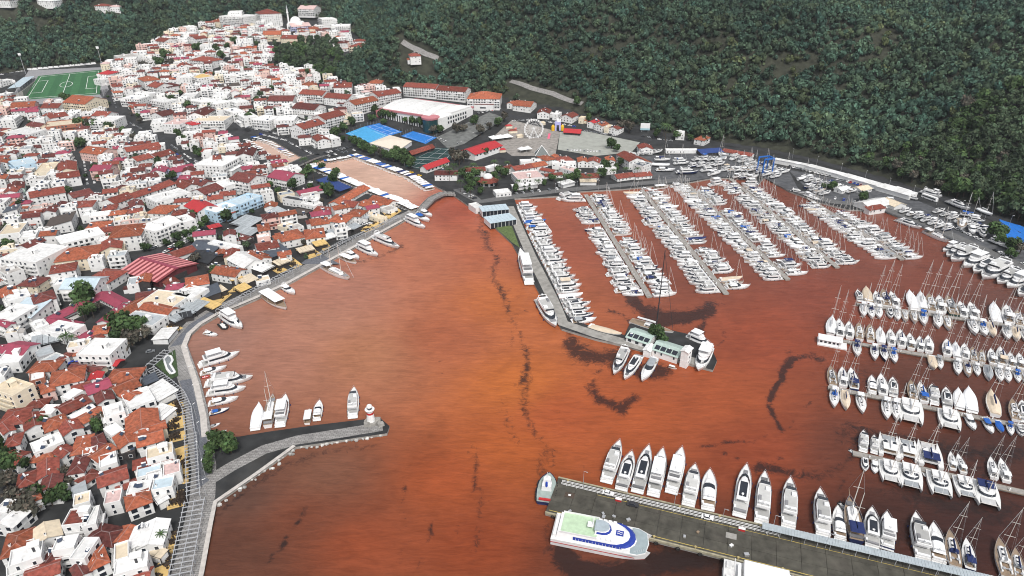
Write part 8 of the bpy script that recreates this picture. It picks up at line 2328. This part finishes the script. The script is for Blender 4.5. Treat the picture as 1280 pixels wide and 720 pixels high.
def crane():
    p = G(955, 217); t = thing('travel_lift', 'blue four-legged travel lift standing over the boatyard slip', 'boat crane', tuple(p), .3)
    bl = mat('lift_blue', (.02, .14, .50), .5, .06)
    for x in (-5, 5):
        for y in (-4, 4):
            mb = MB(); mb.box(x - .45, x + .45, y - .45, y + .45, .8, 14); lg = part(mb, 'leg', bl, t)
            mb = MB(); mb.tube((x - .3, y - .3, .7), (x - .3, y + .3, .7), .7, n=9); o = mb.build('wheel', RUBBER, lg); KIDS.setdefault(lg, []).append(o)
    for y in (-4, 4):
        mb = MB(); mb.box(-5.4, 5.4, y - .5, y + .5, 14, 15); part(mb, 'girder', bl, t); mb = MB(); mb.box(-5, 5, y - .3, y + .3, 2.2, 2.8); part(mb, 'brace', bl, t)
    mb = MB(); mb.box(4.5, 5.5, -4, 4, 14.1, 15.1); part(mb, 'cross_girder', bl, t)
    for x in (-2.5, 2.5):
        mb = MB(); mb.tube((x, -3.9, 14), (x, 0, 5), .09, n=4); mb.tube((x, 3.9, 14), (x, 0, 5), .09, n=4); part(mb, 'sling', NAVY_CLOTH, t)
crane()
t_, f_ = quad_thing('ground_tarpaulin', 'wrinkled blue tarpaulin sheet on the ground by the boatyard trees', 'tarpaulin', [(1249, 275), (1300, 290), (1300, 312), (1256, 300)], .2)
mb = MB(); g_ = 12
rows = [[f_(i / g_, j / g_, R.uniform(0, .5)) for j in range(g_ + 1)] for i in range(g_ + 1)]
mb.grid(rows); part(mb, 'sheet', mat('tarp_blue', (.02, .16, .55), .6, .12), t_)
HP(905, 187, 941, 193, 7, 1, 'g', 'R', 'w', name='workshop', cat='workshop', label='long red-roofed open workshop at the top of the boatyard', clutter=0)
HP(832, 187, 872, 187, 4, 1, 'f', 'W', 'w', name='workshop', cat='workshop', label='long low white store behind the boats ashore', clutter=0)
HP(874, 190, 902, 188, 6, 1, 's', 'N', 'k', name='workshop', cat='workshop', label='dark navy lean-to between the white store and the red workshop', clutter=0)
HP(1048, 233, 1058, 236, 8, 1, 'g', 'W', 'w', name='workshop', cat='workshop', label='small white gabled hut in the boatyard, beside the dark tree', clutter=0); HP(1072, 232, 1084, 236, 9, 1, 'g', 'C', 'w', name='workshop', cat='workshop', label='cream-roofed hut in the boatyard', clutter=0)
HP(1078, 256, 1105, 250, 11, 1, 'g', 'W', 'w', name='workshop', cat='workshop', label='wide white-roofed waterfront store at the head of the fifth pier', clutter=0); HP(1084, 261, 1104, 258, 4, 1, 's', 'R', 'w', name='workshop', cat='workshop', label='red lean-to in front of the wide white waterfront store', clutter=0)
HP(1108, 249, 1126, 256, 9, 1, 'g', 'C', 'w', name='workshop', cat='workshop', label='long cream-roofed store at the head of the fifth pier', clutter=0)
for k, (x0, y0, x1, y1) in enumerate(((1118, 236, 1140, 243), (1152, 245, 1172, 252))):
    a, b = G(x0, y0, 2), G(x1, y1, 2); c = (a + b) / 2; d = b - a
    t = thing('coach', f"long white coach parked beside the boatyard shed, {'inner' if k == 0 else 'outer'} one", 'coach', (c.x, c.y, LAND_Z), math.atan2(d.y, d.x))
    L = 13; mb = MB(); mb.frus(-L / 2, L / 2, -1.4, 1.4, .5, 3.4, .1, .3, .1); part(mb, 'body', FRAME_W, t); mb = MB(); mb.box(-L / 2 + .6, L / 2 - .8, -1.42, -1.36, 1.7, 2.7); mb.box(-L / 2 + .6, L / 2 - .8, 1.36, 1.42, 1.7, 2.7); part(mb, 'window_band', GLASS, t)
    for x in (-4, 4):
        for y in (-1.25, 1.25): mb = MB(); mb.tube((x, y - .15, .5), (x, y + .15, .5), .5, n=9); part(mb, 'wheel', RUBBER, t)

# ------------------------------------------------------------------ cars
CARC = [(FRAME_W, 'white', 10), (mat('silver_paint', (.42, .43, .44), .35, .05, metal=.3), 'silver', 5), (DARKM, 'black', 3), (mat('grey_paint', (.16, .17, .18), .35, .05), 'grey', 3), (REDP, 'red', 1), (BLUEP, 'blue', 1)]
def cars(x1, y1, x2, y2, n, where, along=True, jit=.0):
    a, b = G(x1, y1), G(x2, y2); d = b - a; an = math.atan2(d.y, d.x)
    for k in range(n):
        if R.random() < .12: continue
        p = a.lerp(b, (k + R.uniform(.3, .7)) / n)
        m, nm, _ = R.choices(CARC, [c[2] for c in CARC])[0]
        car_at(p.x, p.y, LAND_Z + ramp(p.y) + .05, an + (0 if along else math.pi / 2) + R.uniform(-.06, .06) + (math.pi if R.random() < .5 else 0), m, f'{nm} car parked {where}', f'cars parked {where}')
for a in ((240, 148, 285, 148, 8, 'on the canal boulevard'), (290, 152, 322, 163, 8, 'on the canal boulevard'), (325, 168, 358, 176, 9, 'on the canal boulevard'), (328, 163, 360, 172, 8, 'on the canal boulevard'), (360, 178, 390, 193, 7, 'near the road bridge'),
          (214, 182, 246, 204, 10, 'along the sloping street below the octagonal block'), (242, 199, 262, 216, 7, 'along the sloping street below the octagonal block'), (220, 192, 258, 222, 8, 'along the sloping street below the octagonal block'), (104, 195, 110, 232, 9, 'in the dark street'), (112, 190, 120, 240, 8, 'in the dark street'),
          (404, 192, 440, 184, 9, 'by the road above the canal', False), (408, 196, 444, 188, 8, 'by the road above the canal', False), (560, 176, 590, 160, 9, 'in the car park beside the sports hall', False), (570, 181, 612, 152, 11, 'in the car park beside the sports hall', False), (548, 172, 558, 178, 4, 'in the car park beside the sports hall', False), (596, 142, 626, 136, 7, 'below the large orange-roofed block', False),
          (708, 188, 752, 190, 11, 'along the bottom of the concrete lot', False), (730, 164, 770, 170, 8, 'on the road by the wood edge'), (680, 152, 720, 159, 7, 'before the red-roofed villas'), (800, 170, 850, 178, 7, 'on the road by the wood edge'),
          (985, 208, 1040, 221, 12, 'in front of the long white shed', False), (1045, 224, 1100, 238, 13, 'in front of the long white shed', False), (1040, 248, 1090, 256, 8, 'at the head of the fifth pier', False), (1160, 270, 1230, 303, 10, 'along the right marina quay'), (1240, 312, 1290, 336, 7, 'along the right marina quay'),
          (190, 312, 205, 305, 4, 'in the small tree square'), (206, 316, 240, 300, 9, 'in the small tree square'), (212, 310, 262, 288, 12, 'in the small tree square', False), (222, 302, 255, 284, 9, 'in the small tree square', False), (10, 372, 60, 348, 6, 'on the street below the orange hip roof'), (640, 243, 700, 236, 6, 'behind the marina club', False), (575, 238, 596, 250, 4, 'by the footbridge', False),
          (2, 556, 28, 548, 4, 'in the dark yard at the blue tarpaulin', False), (0, 94, 36, 88, 6, 'near the grandstand'), (2, 108, 14, 122, 5, 'near the grandstand'), (140, 118, 150, 148, 8, 'on the street by the football pitch'), (152, 150, 196, 170, 10, 'on the street by the football pitch'), (22, 330, 8, 322, 3, 'beside the dark-edged roof'), (640, 152, 668, 150, 5, 'before the red-roofed villas')):
    cars(*a)
for px, py in ((514, 216), (524, 220)):
    p = G(px, py); car_at(p.x, p.y, LAND_Z + .05, -.3, YELLOWP, f"yellow {'excavator-coloured van' if px < 520 else 'taxi'} on the right bank of the canal", None)
for x, y, a_ in STREET_CARS[:30]:
    m, nm, _ = R.choices(CARC, [c[2] for c in CARC])[0]
    car_at(x, y, LAND_Z + ramp(y) + .02, a_ + R.uniform(-.08, .08), m, f'{nm} car parked in a narrow street between town houses', 'cars parked in the town streets')
# blue sheet in the dark yard at the lower left
t_, f_ = quad_thing('yard_tarpaulin', 'crumpled bright blue tarpaulin in the dark yard by the red gabled house', 'tarpaulin', [(0, 560), (12, 550), (14, 556), (2, 566)], .2)
mb = MB(); rows = [[f_(i / 6, j / 6, R.uniform(0, 1.0)) for j in range(7)] for i in range(7)]; mb.grid(rows); part(mb, 'sheet', MATS['tarp_blue'], t_)

# ------------------------------------------------------------------ street lamps on the quays and mole
def lamp(px, py, label, group, h=8):
    p = G(px, py); t = thing('street_lamp', label, 'street lamp', tuple(p), R.uniform(0, 6), group)
    mb = MB(); mb.tube((0, 0, 0), (0, 0, h), .1, .06, 5); part(mb, 'pole', METAL, t); mb = MB(); mb.box(0, 1.2, -.12, .12, h, h + .12); part(mb, 'lamp_head', FRAME_W, t)
for k in range(9): lamp(640 + k * 27, 244 - k * 1.6, 'slim pale street lamp on the top marina quay', 'street lamps on the top marina quay')
for k in range(8): lamp(258 + (k % 2) * 2 - k * 3, 620 - k * 24, 'slim pale street lamp on the promenade edge', 'street lamps on the promenade')
for k in range(10): lamp(990 + k * 30, 199 + k * 9.6, 'tall street lamp on the coast road below the woods', 'street lamps on the coast road', 10)
# ------------------------------------------------------------------ trees between the houses, on the quays and in the parks
GREEN = [  # kind, zone, then px, py, crown radius in metres
 ('broad', 'in the round park by the breakwater', '266 566 5.2;262 579 5;276 557 5.4;289 566 5.4;262 590 3.6'),
 ('broad', 'in the palm courtyard', '108 382 8;101 372 5;112 395 4.5'),
 ('dry', 'in the palm courtyard', '125 388 4'),
 ('broad', 'behind the white palace', '152 414 7.5;164 418 7;178 416 6;150 430 6'),
 ('dry', 'behind the white palace', '166 432 6;184 424 4;158 442 4'),
 ('broad', 'in the shaded garden at the lower left', '8 578 6;18 588 5.5;34 586 4.5'),
 ('dry', 'in the shaded garden at the lower left', '12 612 7;20 626 6'),
 ('dry', 'below the orange hipped roof at the lower left', '40 635 7;36 650 6.5'),
 ('broad', 'below the orange hipped roof at the lower left', '50 627 5;66 632 4.5;80 626 5'),
 ('broad', 'in the small yard between red roofs', '81 576 4'),
 ('dry', 'in the small yard between red roofs', '84 598 4;88 608 3'),
 ('broad', 'beside the red gabled row', '52 540 4'),
 ('dry', 'beside the white terrace block', '128 534 4.5'),
 ('broad', 'beside the white terrace block', '122 540 4'),
 ('broad', 'by the grey sheds', '284 279 6;290 272 5;296 301 4'),
 ('dry', 'by the striped market hall', '246 330 5'),
 ('broad', 'by the orange long house', '271 345 4.5;290 347 4'),
 ('broad', 'in the small tree square', '184 314 4;210 308 4;222 303 4.5;232 297 4;243 294 4;252 288 4;226 311 3.5;240 304 3.5;244 276 5;258 281 4'),
 ('broad', 'in the garden by the canal', '366 238 6.5;410 248 8;417 231 6;388 240 4;422 221 5;404 212 4;386 218 6;380 224 5'),
 ('broad', 'by the dark street', '95 186 7;102 184 7;86 183 5;120 212 4;124 225 4'),
 ('broad', 'by the cream flat roof', '14 292 5;33 281 5;30 262 6'),
 ('dry', 'on the verge below the octagonal block', '274 216 5;294 211 5;314 203 5'),
 ('broad', 'on the verge below the octagonal block', '284 214 5;304 207 5;280 219 4'),
 ('broad', 'along the sloping street', '240 188 5;250 196 5;230 178 5;222 172 5;200 199 4;212 196 4'),
 ('broad', 'below the football pitch', '80 124 6;86 130 7;92 136 5;60 166 6;100 164 8;120 164 7;140 166 8;54 154 5;72 172 6'),
 ('dry', 'below the football pitch', '110 158 6'),
 ('broad', 'among the white far blocks', '214 130 6;236 136 6;252 137 6;266 138 6;282 132 5;294 135 5;300 150 6;312 152 6;228 112 5'),
 ('dry', 'by the far hill edge', '214 86 8;188 88 7;180 86 7'),
 ('broad', 'by the far hill edge', '200 84 7;208 76 8'),
 ('broad', 'in the far green gap', '246 66 8;264 62 8;272 68 8;278 76 9;294 58 8;314 54 7;284 62 7'),
 ('broad', 'by the tall far block', '341 24 7;346 30 7;352 24 9'),
 ('broad', 'by the white mosque', '384 22 9;394 24 7'),
 ('pine', 'in the pine clump beyond the terraces', '355 72 9;362 66 9;368 74 9;376 60 10;384 68 9;390 58 8;360 80 8;372 84 8;402 66 8;412 70 9;396 76 8;420 64 9;348 78 7;405 56 7'),
 ('cypress', 'below the white far blocks', '410 54 3.2;424 60 3.2;331 69 3;330 50 3'),
 ('broad', 'before the sports hall', '470 145 6;478 148 6;486 149 6;496 150 7;465 152 5;508 155 6;518 156 7;526 160 7;534 163 6;550 166 6;480 156 5;440 158 6;430 164 6;420 172 6;428 178 5;478 130 6;570 152 5'),
 ('dry', 'before the sports hall', '542 168 6'),
 ('broad', 'along the canal walk', '446 183 6;453 188 6;460 191 6;468 195 6;484 200 6;492 202 7;500 203 7;508 206 7;514 210 6;498 194 6;506 197 6;440 178 5'),
 ('dry', 'along the canal walk', '476 197 6'),
 ('dry', 'beside the crimson hall', '568 202 8;574 207 8;580 203 7'),
 ('broad', 'beside the crimson hall', '606 196 5;612 193 4'),
 ('dry', 'in the car park strip', '570 168 6;580 166 6;600 170 7;612 162 6;630 152 6'),
 ('broad', 'in the car park strip', '592 158 6;622 158 6'),
 ('broad', 'in the club garden', '578 222 5;586 228 5;594 222 5;600 216 5;624 216 5;630 222 5;590 236 5;584 242 5;600 244 4;596 232 4;618 224 4'),
 ('cypress', 'before the white club', '656 240 3;662 239 3'),
 ('broad', 'before the white club', '644 240 4;680 232 4;714 228 5;720 224 5;752 222 5;758 215 6;764 186 6;770 190 5;770 214 5;776 208 5;690 226 4'),
 ('broad', 'at the wood edge by the boatyard', '820 172 6;846 174 5;862 176 5;880 180 5;735 152 6;720 134 8'),
 ('dry', 'at the wood edge by the boatyard', '786 166 7;776 164 7'),
 ('broad', 'by the blue tarpaulin', '1244 298 8;1250 306 6;1262 314 6;1262 322 4'),
 ('dry', 'by the blue tarpaulin', '1274 318 5'),
 ('broad', 'in the boatyard', '1078 252 5;1030 236 4;1040 238 4'),
 ('broad', 'between the clubhouse wings', '822 425 5.2;827 428 4.2')]
GREEN = [tuple(float(q) for q in t.split()) + (k, z) for k, z, txt in GREEN for t in txt.split(';')]
KW = {'broad': 'dense green tree', 'dry': 'brownish half-bare tree', 'pine': 'dark pine', 'cypress': 'narrow dark cypress'}
_cnt = {}
for g in GREEN: _cnt.setdefault((g[3], g[4]), []).append(g)
for (kd, zn), lst in _cnt.items():
    lst.sort(key=lambda g: g[0])
    for k, (px, py, r_, kind, zone) in enumerate(lst):
        p = G(px, py); hz = float(hill_arr(np.array([p.x]), np.array([p.y]))[0])
        n = len(lst)
        lab = f"{KW[kind]} {zone}" + ('' if n == 1 else f", {('left' if k == 0 else 'right') if n == 2 else ('leftmost' if k == 0 else nth(k + 1) + ' from left')}" + (' of two' if n == 2 else ''))
        tree((p.x, p.y, p.z + hz), r_ * R.uniform(.85, 1.1) * (.72 if py > 540 else .88), kind, lab, 'trees ' + zone)
def _pick(zone, pts):
    n = len(pts)
    for k, (px, py, h) in enumerate(sorted(pts)):
        palm(G(px, py), h, f"tall feathery palm {zone}" + ('' if n == 1 else f", {'leftmost' if k == 0 else nth(k + 1) + ' from left'}"), 'palms ' + zone)
_pick('in the palm courtyard', [(102, 396, 9), (106, 402, 8), (118, 398, 7)])
_pick('on the palm terrace by the white warehouse roof', [(206, 683, 6)])
_pick('behind the grey panelled canopies', [(88, 436, 8), (94, 436, 7), (82, 434, 6)])
_pick('in the club garden', [(556, 222, 10), (562, 226, 10), (568, 222, 11), (572, 230, 9), (584, 222, 9), (592, 218, 9), (576, 240, 9), (600, 226, 9), (606, 240, 8), (626, 224, 9), (618, 214, 9), (622, 234, 8), (634, 214, 8), (588, 248, 8)])
_pick('along the club front', [(648, 238, 8), (672, 238, 8), (692, 234, 9), (700, 236, 8), (706, 232, 9), (724, 232, 8), (736, 231, 8), (748, 230, 9), (766, 226, 9), (782, 222, 8), (796, 222, 8)])
_pick('by the canal garden', [(398, 218, 11), (382, 214, 11), (392, 226, 9)])
_pick('at the wood edge by the boatyard', [(832, 176, 15), (829, 170, 12)])

# small trees where the infill left a gap
k_ = 0
for (x, y, r_) in INFILL_TREES[:190]:
    k_ += 1
    o = tree((x, y, LAND_Z + ramp(y)), r_, R.choice(('broad', 'broad', 'dry', 'pine')), 'small courtyard tree squeezed between town houses', 'small trees between the town houses')
print('infill trees', k_)
_pz = [G(*q) for q in ((343, 62), (418, 52), (436, 92), (402, 100), (343, 90))]
_poly = [(q.x, q.y) for q in _pz]
_F = np.array(FOOT)
for gx in np.arange(min(q[0] for q in _poly), max(q[0] for q in _poly), 10.5):
    for gy in np.arange(min(q[1] for q in _poly), max(q[1] for q in _poly), 15):
        x, y = gx + R.uniform(-4, 4), gy + R.uniform(-5, 5)
        if not inpoly([x], [y], _poly)[0] or (np.hypot(_F[:, 0] - x, _F[:, 1] - y) - _F[:, 2]).min() < 3: continue
        tree((x, y, LAND_Z + ramp(y) + float(hill_arr([x], [y])[0])), R.uniform(5, 7.5), R.choice(('pine', 'pine', 'broad')), 'dark tree in the dense clump beyond the red-roofed terraces', 'trees of the clump beyond the terraces')
forest()

# ------------------------------------------------------------------ thin air haze round the whole scene
def haze(density):
    mb = MB(); mb.box(-4200, 3600, -300, 4100, -8, 330)
    m = bpy.data.materials.new('haze_air'); m.use_nodes = True
    n, l = m.node_tree.nodes, m.node_tree.links
    n.remove(n['Principled BSDF'])
    v = n.new('ShaderNodeVolumePrincipled'); v.inputs['Density'].default_value = density; v.inputs['Color'].default_value = (.82, .88, .95, 1); v.inputs['Anisotropy'].default_value = .2
    l.new(v.outputs[0], n['Material Output'].inputs['Volume'])
    o = mb.build('haze', m); o['kind'] = 'stuff'
haze(.00006)

# ------------------------------------------------------------------ alike neighbours are told apart by their place in their row
def tell_apart():
    small = [o for o in COL.objects if o.parent is None and o.get('label', '').startswith('small courtyard tree')]
    for o in small:
        u, v = PX(*o.location)
        mk = min(MARKS, key=lambda m_: (m_[1] - u) ** 2 + ((m_[2] - v) * 1.6) ** 2)[0]
        o['label'] = 'small courtyard tree squeezed between houses near ' + mk
    by = {}
    for o in COL.objects:
        if o.parent is None and o.get('label'): by.setdefault(o['label'], []).append(o)
    for lab, lst in by.items():
        n = len(lst)
        if n < 2 or n > 60: continue
        lst.sort(key=lambda o: PX(*o.location)[0])
        for k, o in enumerate(lst):
            s = f"{lab}, {'leftmost' if k == 0 else 'rightmost' if k == n - 1 else nth(k + 1) + ' from left'}"
            if len(s.replace('-', ' ').split()) <= 16: o['label'] = s
tell_apart()
